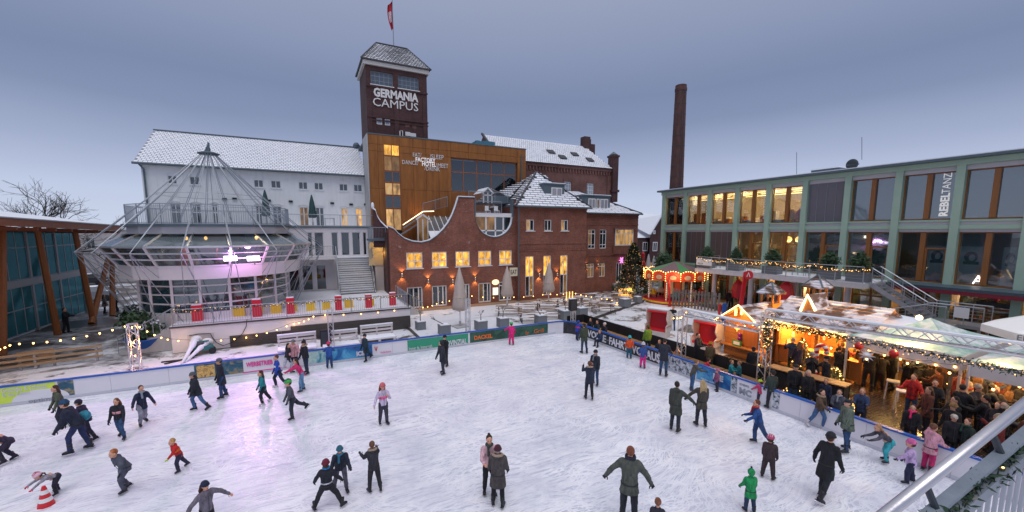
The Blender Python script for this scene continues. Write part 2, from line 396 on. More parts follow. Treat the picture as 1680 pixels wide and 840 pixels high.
# ---------------------------------------------------------------- ice
def ice_material():
 m, nt, b = newmat('ice')
 fac = None
 base = coords(nt, 'Object')
 wn = nt.nodes.new('ShaderNodeTexNoise'); wn.inputs['Scale'].default_value = .22; wn.inputs['Detail'].default_value = 2; nt.links.new(base, wn.inputs[0])
 for k, (rot, sc) in enumerate(((15, 1.0), (62, 1.3), (105, 1.1), (150, 1.5), (-20, .8), (85, 2.1), (128, .7))):
  # curved skate scratches: strongly stretched noise, bent by a slow warp
  va = nt.nodes.new('ShaderNodeVectorMath'); va.operation = 'MULTIPLY_ADD'; nt.links.new(wn.outputs[1], va.inputs[0])
  va.inputs[1].default_value = (9 + 2 * k, 9 - 2 * k, 0); nt.links.new(base, va.inputs[2])
  mpn = nt.nodes.new('ShaderNodeMapping'); mpn.inputs['Rotation'].default_value = (0, 0, R(rot)); mpn.inputs['Scale'].default_value = (.16 * sc, 1.5 * sc, 1)
  nt.links.new(va.outputs[0], mpn.inputs[0])
  n = noise_n(nt, mpn.outputs[0], 2.4, 2, .5)
  a = nt.nodes.new('ShaderNodeMath'); a.operation = 'SUBTRACT'; nt.links.new(n, a.inputs[0]); a.inputs[1].default_value = .5
  ab = nt.nodes.new('ShaderNodeMath'); ab.operation = 'ABSOLUTE'; nt.links.new(a.outputs[0], ab.inputs[0])
  ln = ramp(nt, ab.outputs[0], [(.0, 1), (.014, .6), (.034, 0)])
  if fac is None: fac = ln
  else:
   mm = nt.nodes.new('ShaderNodeMath'); mm.operation = 'MAXIMUM'; nt.links.new(fac, mm.inputs[0]); nt.links.new(ln, mm.inputs[1]); fac = mm.outputs[0]
 big = noise_n(nt, base, .16, 4, .6); fine = noise_n(nt, base, 5, 5, .75)
 c = mix_rgb(nt, ramp(nt, big, [(.38, 0), (.62, 1)]), (.54, .56, .67), (.70, .68, .78))
 c = mix_rgb(nt, ramp(nt, fine, [(.42, 0), (.68, .45)]), c, (.84, .84, .90))
 c = mix_rgb(nt, ramp(nt, noise_n(nt, base, 1.0, 7, .75), [(.48, 0), (.62, .6)]), c, (.52, .56, .68))
 f2 = nt.nodes.new('ShaderNodeMath'); f2.operation = 'MULTIPLY'; nt.links.new(fac, f2.inputs[0]); nt.links.new(ramp(nt, noise_n(nt, base, .6, 4, .65), [(.35, .35), (.6, 1)]), f2.inputs[1])
 c = mix_rgb(nt, f2.outputs[0], c, (.97, .97, 1.0))
 nt.links.new(c, b.inputs['Base Color'])
 nt.links.new(ramp(nt, fine, [(.35, .22), (.65, .55)]), b.inputs['Roughness']); b.inputs['Specular IOR Level'].default_value = .35
 h = nt.nodes.new('ShaderNodeMath'); h.operation = 'MULTIPLY_ADD'; nt.links.new(fac, h.inputs[0]); h.inputs[1].default_value = -.7; nt.links.new(fine, h.inputs[2])
 bump(nt, b, h.outputs[0], .35, .012)
ice_material()
BX, BY, BH = 16.05, 23.1, .86
sheet('ice_rink', [(-24, -22), (BX + .05, -22), (BX + .05, BY + .05), (-24, BY + .05)], 0.0, 'ice')
bpy.data.objects['snowy_walk'].location.z = .006

# ---------------------------------------------------------------- tiled snowy roofs
def tiled_roof(name, poly, parent, tw=.30, th=.34, bare=0.0, snowm='snow', seed=1, gap=.035, fn=None, thick=.12, lip=.014, base='tile_dark'):
 """a roof plane: dark slab with every tile a raised, snow-topped piece; poly = 3D points, first edge = eave (left to right)"""
 rnd = random.Random(seed); P = [Vector(p) for p in poly]; u = (P[1] - P[0]).normalized(); n = u.cross(P[-1] - P[0]).normalized(); v = n.cross(u)
 if n.z < 0: n = -n; 
 slab = MB(); k = len(P); slab.quad([p for p in P], 0)
 slab.quad([p - n * thick for p in reversed(P)], 0)
 for i in range(k):
  a, b_ = P[i], P[(i + 1) % k]; slab.quad([a - n * thick, b_ - n * thick, b_, a], 0)
 so = slab.build(name, base, parent)
 q = [((p - P[0]).dot(u), (p - P[0]).dot(v)) for p in P]
 def inside(x, y):
  c = False; j = k - 1
  for i in range(k):
   xi, yi = q[i]; xj, yj = q[j]
   if (yi > y) != (yj > y) and x < (xj - xi) * (y - yi) / (yj - yi) + xi: c = not c
   j = i
  return c
 xs = [a[0] for a in q]; ys = [a[1] for a in q]; t = MB(); row = 0; y = min(ys) + .02
 while y < max(ys):
  x = min(xs) + (tw / 2 if row % 2 else 0)
  while x < max(xs):
   cx, cy = x + tw / 2, y + th / 2
   if inside(cx, cy) and not (fn and not fn(P[0] + u * cx + v * cy)):
    g = gap * (.7 + .6 * rnd.random()); lf = lip * (.7 + .6 * rnd.random())
    b = 0; yb = y + g + th * min(.8, max(0, bare * (1 + .9 * noise.noise((x * .35, y * .35, seed)))))
    A = P[0] + u * (x + g / 2) + v * yb; B = P[0] + u * (x + tw - g / 2) + v * yb
    C = P[0] + u * (x + tw - g / 2) + v * (y + th); D = P[0] + u * (x + g / 2) + v * (y + th)
    t.quad([A + n * lf, B + n * lf, C + n * .008, D + n * .008], b)
    t.quad([A, B, B + n * lf, A + n * lf], 1)
   x += tw
  y += th; row += 1
 t.build('roof_tiles', [snowm, 'tile_dark'], so, kind='stuff', uv=False)
 return so

# ---------------------------------------------------------------- windows
def window(parent, Fr, a0, a1, b0, b1, cols=(.5,), rows=(), fm='frame_white', pm='glass_dark', fw=.07, mw=.05, inset=.12, sill=None, snow=False, name='window', lit=None, skip=(), d=.06):
 """frame with mullions at the given fractions; every pane is its own piece"""
 W = a1 - a0; H = b1 - b0; f = MB()
 c0, c1 = -inset - d / 2, -inset + d / 2
 f.fbox(Fr, a0, a0 + fw, b0, b1, c0, c1); f.fbox(Fr, a1 - fw, a1, b0, b1, c0, c1)
 f.fbox(Fr, a0 + fw, a1 - fw, b0, b0 + fw, c0, c1); f.fbox(Fr, a0 + fw, a1 - fw, b1 - fw, b1, c0, c1)
 xs = [a0 + fw] + [v for c in cols for v in (a0 + W * c - mw / 2, a0 + W * c + mw / 2)] + [a1 - fw]
 zs = [b0 + fw] + [v for c in rows for v in (b0 + H * c - mw / 2, b0 + H * c + mw / 2)] + [b1 - fw]
 for i in range(1, len(xs) - 1, 2): f.fbox(Fr, xs[i], xs[i + 1], b0 + fw, b1 - fw, c0 + .003, c1 - .003)
 for j in range(1, len(zs) - 1, 2):
  for i in range(0, len(xs) - 1, 2): f.fbox(Fr, xs[i], xs[i + 1], zs[j], zs[j + 1], c0 + .006, c1 - .006)
 o = f.build(name, fm, parent)
 for i in range(0, len(xs) - 1, 2):
  for j in range(0, len(zs) - 1, 2):
   m = pm
   if lit and (i // 2, j // 2) in lit: m = lit[(i // 2, j // 2)]
   MB().fbox(Fr, xs[i], xs[i + 1], zs[j], zs[j + 1], -inset - .012, -inset + .006).build('pane', m, o)
 if sill:
  s = MB().fbox(Fr, a0 - .08, a1 + .08, b0 - .07, b0 - .002, -inset, .09)
  s.build('sill', sill, o)
 return o
def lamp_point(loc, energy, col=(1, .55, .2), r=.08, parent=None, spot=None, aim=None):
 ld = bpy.data.lights.new('lamp_light', 'SPOT' if spot else 'POINT'); ld.energy = energy; ld.color = col; ld.shadow_soft_size = r
 if spot: ld.spot_size = R(spot); ld.spot_blend = .6
 o = bpy.data.objects.new('lamp_light', ld); COL.objects.link(o)
 if parent:
  o.parent = parent
  if parent.name in WORLD: o.matrix_parent_inverse = Matrix.Translation(-parent.location)
 o.location = loc
 if aim is not None: o.rotation_euler = (Vector(aim) - Vector(loc)).to_track_quat('-Z', 'Y').to_euler()
 return o
# ================================================================ buildings round the courtyard
def FY(Y): return frame((0, Y, 0), (1, 0, 0), (0, -1, 0))
def FX(X): return frame((X, 0, 0), (0, -1, 0), (-1, 0, 0))     # faces -X ; a = -Y
def rectY(Y, x0, y0, x1, y1):
 cx = (x0 + x1) / 2; cy = (y0 + y1) / 2
 return at(x0, cy, Y=Y).x, at(x1, cy, Y=Y).x, at(cx, y1, Y=Y).z, at(cx, y0, Y=Y).z
def wall_lamp(x, y, Y, parent_label, power=44, spread=1.0):
 p = at(x, y, Y=Y); t = place('wall_lamp', parent_label, 'wall lamp', p, 'up and down lamps on the brick walls')
 MB().fbox(FY(Y), p.x - .05, p.x + .05, p.z - .05, p.z + .05, .0, .12).tube([(p.x, Y - .16, p.z - .13), (p.x, Y - .16, p.z + .13)], .055, 10).build('lamp_body', 'alu', t)
 for s in (-1, 1):
  MB().lathe([(.045, 0), (.045, .006)], (p.x, Y - .16, p.z + s * .134 - .003), 10).build('bulb', 'bulb', t)
  lamp_point((p.x, Y - .17, p.z + s * .17), power * (1 if s < 0 else .8), (1, .50, .14), .04, t, 100, (p.x, Y - .02, p.z + s * 1.2))
# ---------------------------------------------------------------- red brick restaurant with the scooped gable
YB = 36.0
def prof(x):
 if abs(x - 16.2) < 1.98: return 8.42 - math.sqrt(max(0, 1.98 ** 2 - (x - 16.2) ** 2)) 
 pts = [(6.3, 7.35), (6.7, 7.2), (7.1, 6.75), (7.6, 6.35), (8.3, 6.08), (9.1, 6.0), (9.8, 6.15), (10.5, 6.6), (11.1, 7.15), (11.6, 7.75), (12.0, 8.45), (12.35, 9.3), (12.6, 10.05)]
 if x >= 12.6: return 10.12
 for i in range(len(pts) - 1):
  if x <= pts[i + 1][0]:
   t = (x - pts[i][0]) / (pts[i + 1][0] - pts[i][0]); return pts[i][1] + (pts[i + 1][1] - pts[i][1]) * t
b = place('brick_restaurant', 'low red brick restaurant with scooped gable and round notch, between steps and hipped house', 'restaurant', (12.4, YB, 0))
win5 = [rectY(YB, *r) for r in ((666.6, 413, 693.4, 439.4), (708.6, 413, 733.4, 438.6), (747.4, 412, 771, 437), (784.6, 411.7, 806.3, 435.7), (819, 411.4, 840, 435))]
door5 = [rectY(YB, *r) for r in ((668, 469, 694, 503), (709, 467.7, 733.7, 506), (748.6, 465, 771, 503), (785, 463.7, 806, 500), (818.6, 465.7, 839.4, 497))]
z0w = sum(r[2] for r in win5) / 5; z1w = sum(r[3] for r in win5) / 5; zd1 = sum(r[3] for r in door5) / 5
win5 = [(r[0], r[1], z0w, z1w) for r in win5]; door5 = [(r[0], r[1], .16, zd1) for r in door5]
mb = MB(); Fr = FY(YB); mb.fwall(Fr, 6.3, 18.55, 0, 5.3, win5 + door5, .3)
x = 6.3; xs = []
while x < 18.55: xs.append(x); x += .12
xs += [14.221, 14.219, 18.179, 18.181, 18.55, 12.6]; xs = sorted(xs)
for i in range(len(xs) - 1):
 xa, xb = xs[i], xs[i + 1]
 if xb - xa < .003: continue
 za, zb = prof(xa + 1e-4), prof(xb - 1e-4)
 mb.quad([Fr(xa, 5.3), Fr(xb, 5.3), Fr(xb, zb), Fr(xa, za)], 1)
 mb.quad([Fr(xa, za), Fr(xb, zb), Fr(xb, zb, -.4), Fr(xa, za, -.4)], 0)
 mb.quad([Fr(xb, 5.3, -.4), Fr(xa, 5.3, -.4), Fr(xa, za, -.4), Fr(xb, zb, -.4)], 0)
for xj in (14.22, 18.18): mb.quad([Fr(xj, 8.42), Fr(xj, 8.42, -.4), Fr(xj, 10.12, -.4), Fr(xj, 10.12)], 0)
mb.quad([(6.3, YB + 6, 0), (6.3, YB, 0), (6.3, YB, 7.35), (6.3, YB + 6, 6)], 0)
mb.quad([(6.3, 36.4, 5.2), (18.55, 36.4, 5.2), (18.55, 42, 5.2), (6.3, 42, 5.2)], 0)
mb.build('wall', ['brick_red', 'brick_white_bloom'], b)
# coping, snow-lined
cop = MB(); sn = MB()
for i in range(len(xs) - 1):
 xa, xb = xs[i], xs[i + 1]
 if xb - xa < .003 or xb > 18.5 and xa > 18.5: continue
 za, zb = prof(xa + 1e-4), prof(xb - 1e-4)
 cop.hexa([Fr(xa, za, .07), Fr(xb, zb, .07), Fr(xb, zb, -.46), Fr(xa, za, -.46), Fr(xa, za + .07, .07), Fr(xb, zb + .07, .07), Fr(xb, zb + .07, -.46), Fr(xa, za + .07, -.46)])
 sn.hexa([Fr(xa, za + .072, -.03), Fr(xb, zb + .072, -.03), Fr(xb, zb + .072, -.44), Fr(xa, za + .072, -.44), Fr(xa, za + .15, -.05), Fr(xb, zb + .15, -.05), Fr(xb, zb + .13, -.42), Fr(xa, za + .13, -.42)])
for xj in (14.22, 18.18): cop.fbox(Fr, xj - .05, xj + .05, 8.42, 10.1, -.46, .07)
cp = cop.build('coping', 'zinc', b); sn.build('snow_cap', 'snow', cp)
for r in win5: window(b, Fr, *r, cols=(.5,), rows=(.42,), fw=.09, mw=.07, pm='lit_warm', sill='frame_white', inset=.1)
for i, r in enumerate(door5):
 window(b, Fr, *r, cols=(.42, .74), rows=(.8,) if i == 4 else (), fw=.12, mw=.1, pm='glass_dark', name='door', inset=.14, lit={(0, 0): 'lit_room'} if i in (3,) else None)
MB().fwall(Fr, 6.4, 18.5, .1, 5, [], 0).build('inner_wall', 'lit_room', b).location.y = .6
# round notch: balcony floor, windows, railing
r = 1.9; zc = 8.42; nf = MB(); Fn = FY(YB + .25)
for i in range(20):
 t0 = PI + PI * i / 20; t1 = PI + PI * (i + 1) / 20
 p = [Fn(16.2 + rr * math.cos(t), zc + rr * math.sin(t), c) for c in (.05, -.05) for rr, t in ((1.97, t0), (1.97, t1), (1.86, t1), (1.86, t0))]
 nf.hexa([p[0], p[1], p[2], p[3], p[4], p[5], p[6], p[7]])
for xm in (-.78, .2, 1.05): 
 zl = zc - math.sqrt(1.9 ** 2 - xm ** 2); nf.fbox(Fn, 16.2 + xm - .07, 16.2 + xm + .07, zl, 8.5, -.05, .05)
nf.fbox(Fn, 14.25, 18.15, 8.4, 8.78, -.08, .12); nf.fbox(Fn, 14.7, 17.7, 7.04, 7.16, -.05, .05)
nw = nf.build('window', 'frame_white', b)
cuts = [-1.86, -.85, .13, .98, 1.86]
for i in range(4):
 for k, (zlo, zhi) in enumerate(((6.4, 7.04), (7.16, 8.4))):
  xa, xb = cuts[i] + (.14 if i else 0), cuts[i + 1]
  pts = []
  for j in range(9):
   xx = xa + (xb - xa) * j / 8; zz = max(zlo, zc - math.sqrt(max(0, 1.88 ** 2 - xx * xx)))
   pts.append((xx, min(zz, zhi)))
  if all(abs(p_[1] - zhi) < .01 for p_ in pts): continue
  g = MB()
  for j in range(8): g.quad([Fn(16.2 + pts[j][0], pts[j][1]), Fn(16.2 + pts[j + 1][0], pts[j + 1][1]), Fn(16.2 + pts[j + 1][0], zhi), Fn(16.2 + pts[j][0], zhi)])
  g.build('pane', 'lit_room' if i in (0, 1) and k == 1 else 'glass_dark', nw)
MB().box(14.3, 18.1, YB + 1.0, YB + 1.1, 6.2, 8.6).build('inner_wall', 'curtain', b)
def railing(name, p, q, h, parent=None, spacing=.12, post=1.5, m='steel', r=.018, bar=.009, base=.06, infill=True, sub='baluster', fine=True):
 p = Vector(p); q = Vector(q); d = q - p; L_ = d.length; mbp = MB(); n = max(1, round(L_ / post))
 for i in range(n + 1):
  a = p + d * (i / n); mbp.bar(a, a + Vector((0, 0, h)), .045, .045)
 mbp.tube([p + Vector((0, 0, h)), q + Vector((0, 0, h))], r * 1.4, 6); mbp.bar(p + Vector((0, 0, base)), q + Vector((0, 0, base)), .03, .03)
 o = mbp.build(name, m, parent)
 if infill:
  k = max(1, int(L_ / spacing)); s = MB()
  for i in range(1, k): a = p + d * (i / k); s.tube([a + Vector((0, 0, base)), a + Vector((0, 0, h))], bar, 4, cap=False)
  s.build(sub, m, o, kind='stuff', uv=False)
 return o
railing('balcony_railing', (14.3, YB + .05, 8.8), (17.0, YB + .05, 8.8), 1.05, b)
railing('roof_railing', (14.2, YB + 1.6, 9.9), (18.4, YB + 1.6, 9.9), 1.0, b)
for (x, y) in ((800, 343), (815, 345)):
 p = at(x, y, Y=YB + .8); t = place('terrace_chair', 'white chair on the balcony over the round window, %s one' % ('left' if x < 810 else 'right'), 'chair', (p.x, p.y, 8.6), 'white balcony chairs')
 MB().box(p.x - .2, p.x + .2, p.y - .2, p.y + .2, 9.02, 9.07).build('seat', 'frame_white', t); MB().box(p.x - .2, p.x + .2, p.y + .18, p.y + .22, 9.07, 9.5).build('backrest', 'frame_white', t)
 for sx in (-.18, .18):
  for sy in (-.18, .18): MB().box(p.x + sx - .02, p.x + sx + .02, p.y + sy - .02, p.y + sy + .02, 8.78, 9.02).build('leg', 'frame_white', t)
# roof terrace behind the scoop: snowy skylight, stair with light strip
MB().box(14.22, 18.18, YB + .4, YB + 3, 8.55, 8.78).build('terrace_floor', 'snow', b)
sk = place('glazed_dormer', 'white gabled dormer with sloping snowy glass roof behind the scooped wall', 'dormer', (10.2, 39.5, 6))
mb = MB(); P = lambda x, y, Y: at(x, y, Y=Y)
a0, a1 = P(685, 380, 39.5).x, P(703, 380, 39.5).x; zt = P(694, 352, 39.5).z; zs = P(694, 360, 39.5).z
mb.box(a0, a0 + .1, 39.5, 39.6, 5.2, zs).box(a1 - .1, a1, 39.5, 39.6, 5.2, zs).box((a0 + a1) / 2 - .05, (a0 + a1) / 2 + .05, 39.5, 39.6, 5.2, zs)
mb.bar((a0 - .1, 39.5, zs), ((a0 + a1) / 2, 39.5, zt), .1, .16).bar((a1 + .1, 39.5, zs), ((a0 + a1) / 2, 39.5, zt), .1, .16)
mb.build('dormer_frame', 'frame_white', sk)
MB().quad([(a0, 39.56, 5.2), (a1, 39.56, 5.2), (a1, 39.56, zs), ((a0 + a1) / 2, 39.56, zt), (a0, 39.56, zs)]).build('pane', 'lit_room', sk)
e0 = P(708, 383, 38.6); e1 = P(735, 350, 41.6); wdt = 2.9
MB().quad([(a1, 38.4, 6.1), (a1 + 3.0, 38.4, 6.1), (a1 + 3.0, 41.6, 8.55), (a1, 41.6, 8.55)]).build('glass_roof', 'glass_roof', sk)
mb = MB()
for i in range(6): mb.bar((a1 + i * .6, 38.36, 6.13), (a1 + i * .6, 41.6, 8.6), .06, .08)
mb.bar((a1, 38.36, 6.13), (a1 + 3, 38.36, 6.13), .08, .1); mb.build('glazing_bar', 'frame_white', sk)
MB().quad([(a1, 38.45, 6.19), (a1 + 3.0, 38.45, 6.19), (a1 + 3.0, 39.6, 7.07), (a1, 39.6, 7.07)]).build('snow_patch', 'snow', sk)
gd = place('small_gabled_dormer', 'small white gabled dormer beside the dark hip roof', 'dormer', (15.5, 38, 9.5))
q0, q1 = P(793, 332, 38).x, P(808, 332, 38).x; zt = P(800, 308, 38).z; zs = P(800, 316, 38).z; zb_ = P(800, 333, 38).z
mb = MB().box(q0, q0 + .1, 38, 38.1, zb_, zs).box(q1 - .1, q1, 38, 38.1, zb_, zs).bar((q0 - .12, 38, zs - .05), ((q0 + q1) / 2, 38, zt), .1, .14).bar((q1 + .12, 38, zs - .05), ((q0 + q1) / 2, 38, zt), .1, .14).box((q0 + q1) / 2 - .04, (q0 + q1) / 2 + .04, 38, 38.1, zb_, zs).box(q0, q1, 38, 38.1, zs - .3, zs - .2)
mb.build('dormer_frame', 'frame_white', gd); MB().quad([(q0, 38.06, zb_), (q1, 38.06, zb_), (q1, 38.06, zs), ((q0 + q1) / 2, 38.06, zt), (q0, 38.06, zs)]).build('pane', 'glass_dark', gd)
MB().quad([(q0 - .1, 37.9, zs - .04), ((q0 + q1) / 2, 37.9, zt + .05), ((q0 + q1) / 2, 40.5, zt + .05), (q0 - .1, 40.5, zs - .04)]).quad([((q0 + q1) / 2, 37.9, zt + .05), (q1 + 1.6, 37.9, zs - .2), (q1 + 1.6, 40.5, zs - .2), ((q0 + q1) / 2, 40.5, zt + .05)]).build('roof', 'snow', gd)
MB().box(q1, q1 + 1.9, 38.0, 40.5, zb_, zs - .25).build('cheek', 'zinc', gd)
# parapet stub left of the restaurant: curved, snow topped
cw = place('curved_parapet', 'snow topped curving brick parapet sweeping down beside the stone stair', 'wall', (5.8, 38, 6))
mb = MB(); sn = MB(); pts = [(5.35, 8.9), (5.6, 8.7), (5.75, 8.2), (6.0, 7.7), (6.3, 7.35), (6.5, 7.1)]
pts = [(at(x, y, Y=37.5).x, at(x, y, Y=37.5).z) for x, y in ((612, 343), (616, 346), (619, 356), (624, 364), (631, 371), (637, 376))]
for i in range(5):
 (xa, za), (xb, zb) = pts[i], pts[i + 1]
 mb.hexa([(xa, 37.5, 5.6), (xb, 37.5, 5.6), (xb, 38.0, 5.6), (xa, 38.0, 5.6), (xa, 37.5, za), (xb, 37.5, zb), (xb, 38.0, zb), (xa, 38, za)])
 sn.hexa([(xa, 37.4, za + .003), (xb, 37.4, zb + .003), (xb, 38.1, zb + .003), (xa, 38.1, za + .003), (xa, 37.45, za + .16), (xb, 37.45, zb + .16), (xb, 38.05, zb + .16), (xa, 38.05, za + .16)])
mb.box(6.14, 6.29, 36.4, 38.5, 0, 6.9).build('wall', 'brick_dark', cw); sn.build('snow_cap', 'snow', cw)
MB().ell((pts[0][0], 37.7, pts[0][1] + .3), (.14, .14, .3), 8, 6).build('finial', 'snow', cw)
for x, y, lb in ((659, 451, 'lit wall lamp left of all the restaurant doors'), (702, 461, 'lit wall lamp between first and second restaurant door'), (742, 461, 'lit wall lamp between second and third restaurant door'), (779, 457, 'lit wall lamp between third and fourth restaurant door')):
 wall_lamp(x, y, YB, lb)
# sign boards of the restaurant
t = place('hanging_sign', 'lit round brewery style sign with menu board beside the fifth restaurant door', 'sign', at(813, 470, Y=YB - .2))
p = at(813, 463, Y=YB - .2); q = at(813, 476, Y=YB - .1)
MB().ell(p, (.38, .05, .27), 16, 8).build('sign_disc', mat('sign_lit', (.9, .75, .5), .4, .1, 6, 0, emit=1.3, ecol=(1, .72, .35), sampled=False), t)
MB().box(q.x - .28, q.x + .28, YB - .12, YB - .03, q.z - .48, q.z + .25).build('menu_board', mat('menu_lit', (.9, .9, .85), .5, .15, 14, 0, emit=.7, ecol=(1, .9, .7), sampled=False), t)
MB().bar((p.x, YB, p.z + .35), (p.x, YB - .35, p.z + .35), .04).build('bracket', 'dark_metal', t)
t = place('letter_sign', 'small cream box sign with two letters on the corner of the restaurant', 'sign', at(844, 445, Y=YB - .3))
p = at(843, 446, Y=YB - .3); MB().box(p.x - .45, p.x + .45, YB - .36, YB - .24, p.z - .42, p.z + .42).build('sign_box', mat('cream', (.75, .68, .5), .6, .1), t)
text('EAT', .62, (p.x - .40, YB - .362, p.z - .22), (1, 0, 0), (0, -1, 0), 'dark_metal', t, ext=.01, sx=.62, bold=.012)

# ---------------------------------------------------------------- hipped brick house
YH = 35.6; HX0, HX1 = 18.55, 26.85
h = place('hipped_brick_house', 'two storey red brick house with snowy hip roof and grey dormer', 'house', ((HX0 + HX1) / 2, YH, 0))
up = [rectY(YH, *r) for r in ((863.4, 365.7, 876.6, 385), (893.4, 367, 905, 385.7), (920.6, 367, 932.3, 385.7))]; up = [(r[0], r[1], 7.08, 8.2) for r in up]
tall = [rectY(YH, *r) for r in ((862, 421, 876, 488.6), (891.4, 421, 904.3, 486), (919, 420.6, 931.4, 484))]; tall = [(r[0], r[1], .45, 4.55) for r in tall]
Fh = FY(YH); mb = MB().fwall(Fh, HX0, HX1, 0, 9.5, up + tall, .3)
mb.quad([(HX0, 42, 0), (HX0, YH, 0), (HX0, YH, 9.5), (HX0, 42, 9.5)]).quad([(HX1, YH, 0), (HX1, 42, 0), (HX1, 42, 9.5), (HX1, YH, 9.5)])
mb.build('wall', 'brick_red', h)
cr_ = MB()
for z, dz, c in ((9.26, .22, .10), (9.02, .1, .06), (5.75, .18, .07), (5.05, .1, .05)): cr_.fbox(Fh, HX0 + .01, HX1 + .02, z, z + dz, .002, c)
k = 0
while HX0 + .2 + k * .3 < HX1: cr_.fbox(Fh, HX0 + .15 + k * .3, HX0 + .29 + k * .3, 5.2, 5.42, .003, .06); k += 1
cr_.build('brick_cornice', 'brick_red', h, uv=True)
for r in up: window(h, Fh, *r, cols=(.5,), fw=.09, mw=.08, pm='lit_soft' if r is not up[1] else 'glass_dark', sill='frame_white', lit={(1, 0): 'glass_dark'})
for r in tall: window(h, Fh, *r, cols=(.5,), rows=(.5,), fw=.09, mw=.08, pm='lit_warm', inset=.12, lit={(0, 0): 'glass_dark', (1, 0): 'lit_room'})
apex = (22.6, 39.05, 13.43); ap2 = (22.6, 39.6, 13.43); e = .35
tiled_roof('roof', [(HX0 - e, YH - e, 9.5), (HX1 + e, YH - e, 9.5), apex], h, tw=.9, th=.33, gap=.055, bare=.04, seed=3)
tiled_roof('roof', [(HX0 - e, 43, 9.5), (HX0 - e, YH - e, 9.5), apex, ap2], h, tw=.9, bare=.6, seed=4)
tiled_roof('roof', [(HX1 + e, YH - e, 9.5), (HX1 + e, 43, 9.5), ap2, apex], h, tw=.9, bare=.3, seed=5)
tiled_roof('roof', [(15.6, 41, 9.9), (18.3, 38.0, 9.9), (21.5, 39.5, 12.6)], h, bare=.75, seed=6)
mb = MB()
for p_, q_ in (((HX0 - e, YH - e, 9.55), apex), ((HX1 + e, YH - e, 9.55), apex)): mb.bar(Vector(p_) + Vector((0, 0, .03)), Vector(q_) + Vector((0, 0, .06)), .18, .1)
mb.build('ridge_tiles', 'tile_dark', h)
MB().tube([(HX0 - e, YH - e - .08, 9.46), (HX1 + e, YH - e - .08, 9.46)], .09, 8).tube([(HX0 + .05, YH - .1, 9.4), (HX0 + .05, YH - .1, .1)], .06, 8).build('gutter', 'zinc', h)
def box_dormer(parent, Y, x0, x1, z0, z1, back, wins, label=None, m='zinc'):
 d = MB(); d.box(x0, x1, Y, back, z0, z1).box(x0 - .12, x1 + .12, Y - .12, back, z1 + .002, z1 + .12); o = d.build('dormer', m, parent)
 MB().box(x0 - .08, x1 + .08, Y - .08, back, z1 + .123, z1 + .2).build('snow_cap', 'snow', o)
 Fd = FY(Y - .14)
 for (a, b_, c, d_) in wins:
  f = MB().fbox(Fd, a, b_, c, d_, -.13, -.02).build('window', 'frame_white', o)
  n = 2 if b_ - a > .7 else 1
  for i in range(n):
   w0 = a + .09 + (b_ - a - .09) * i / n; MB().fbox(Fd, w0, w0 + (b_ - a - .09) / n - .09, c + .09, d_ - .09, -.021, -.012).build('pane', 'lit_room' if n == 1 else mat('pane_grey', (.30, .30, .34), .1, .3, 2), o)
p0 = at(893, 332, Y=36.6); p1 = at(926, 304, Y=36.6)
box_dormer(h, 36.6, p0.x, p1.x, p0.z, p1.z, 39, [(at(904, 320, Y=36.6).x, at(921, 320, Y=36.6).x, p0.z + .12, p1.z - .3)])
for x, y, lb in ((884, 451, 'lit wall lamp between first and second tall window of the hipped house'), (913, 450, 'lit wall lamp between second and third tall window of the hipped house')): wall_lamp(x, y, YH, lb)

# ---------------------------------------------------------------- set back wing
YW = 37.5; WX0, WX1 = 26.88, 36.0
wg = place('brick_wing', 'set back red brick wing with bay window behind the decorated fir tree', 'house', ((WX0 + WX1) / 2, YW, 0))
ws = [rectY(YW, *r) for r in ((965, 376, 977, 409.6), (984, 376, 995, 409), (1008, 376, 1038, 404))]; ws = [(a, b_, 5.05 if i < 2 else 5.35, 7.25 if i < 2 else 7.3) for i, (a, b_, c, d) in enumerate(ws)]
wl = [rectY(YW, *r) for r in ((964, 434, 974.6, 456.7), (983, 433.6, 993, 455.4), (1010.8, 432, 1020.4, 463))]; wl = [(a, b_, 1.75 if i < 2 else .9, 3.35) for i, (a, b_, c, d) in enumerate(wl)]
Fw = FY(YW); MB().fwall(Fw, WX0, WX1, 0, 9.1, ws + wl, .3).quad([(WX1, YW, 0), (WX1, 45, 0), (WX1, 45, 9.1), (WX1, YW, 9.1)]).build('wall', 'brick_red', wg)
mb = MB()
for z, dz, c in ((8.85, .22, .1), (8.6, .1, .06), (7.75, .12, .05), (4.2, .15, .06)): mb.fbox(Fw, WX0 + .2, WX1 + .02, z, z + dz, .002, c)
mb.build('brick_cornice', 'brick_red', wg)
for i, r in enumerate(ws[:2]): window(wg, Fw, *r, cols=(.5,), rows=(.2, .78), fw=.1, mw=.08, pm='glass_dark', lit={(0, 1): 'lit_room', (0, 2): 'lit_room'} if i == 0 else {})
a, b_, c, d = ws[2]; window(wg, Fw, a, b_, c, d, cols=(.25, .5, .75), rows=(.72,), fw=.1, mw=.07, pm='lit_soft', inset=-.1)
mb = MB().fbox(Fw, a - .25, b_ + .25, d + .003, d + .14, .0, .35); mb.fbox(Fw, a - .3, b_ + .5, c - 1.0, c - .003, .004, .22).build('bay_sill', 'brick_red', wg)
for r in wl[:2]: window(wg, Fw, *r, cols=(.5,), rows=(.75,), fw=.09, mw=.08, pm='lit_room')
window(wg, Fw, *wl[2], cols=(.5,), rows=(), fw=.12, mw=.1, pm='glass_dark', name='door')
for i in range(4): MB().fbox(Fw, wl[2][0] - .5 - i * .15, wl[2][1] + .5 + i * .15, .22 * (3 - i), .22 * (4 - i), .0 if i == 0 else .3 + (i - 1) * .32 + .003, .3 + i * .32).build('step', 'concrete', wg)
tiled_roof('roof', [(WX0 - .2, YW - .3, 9.12), (WX1 + .3, YW - .3, 9.12), (30.6, 42.4, 12.0), (26.9, 42.4, 12.0)], wg, tw=1.4, gap=.06, seed=8)
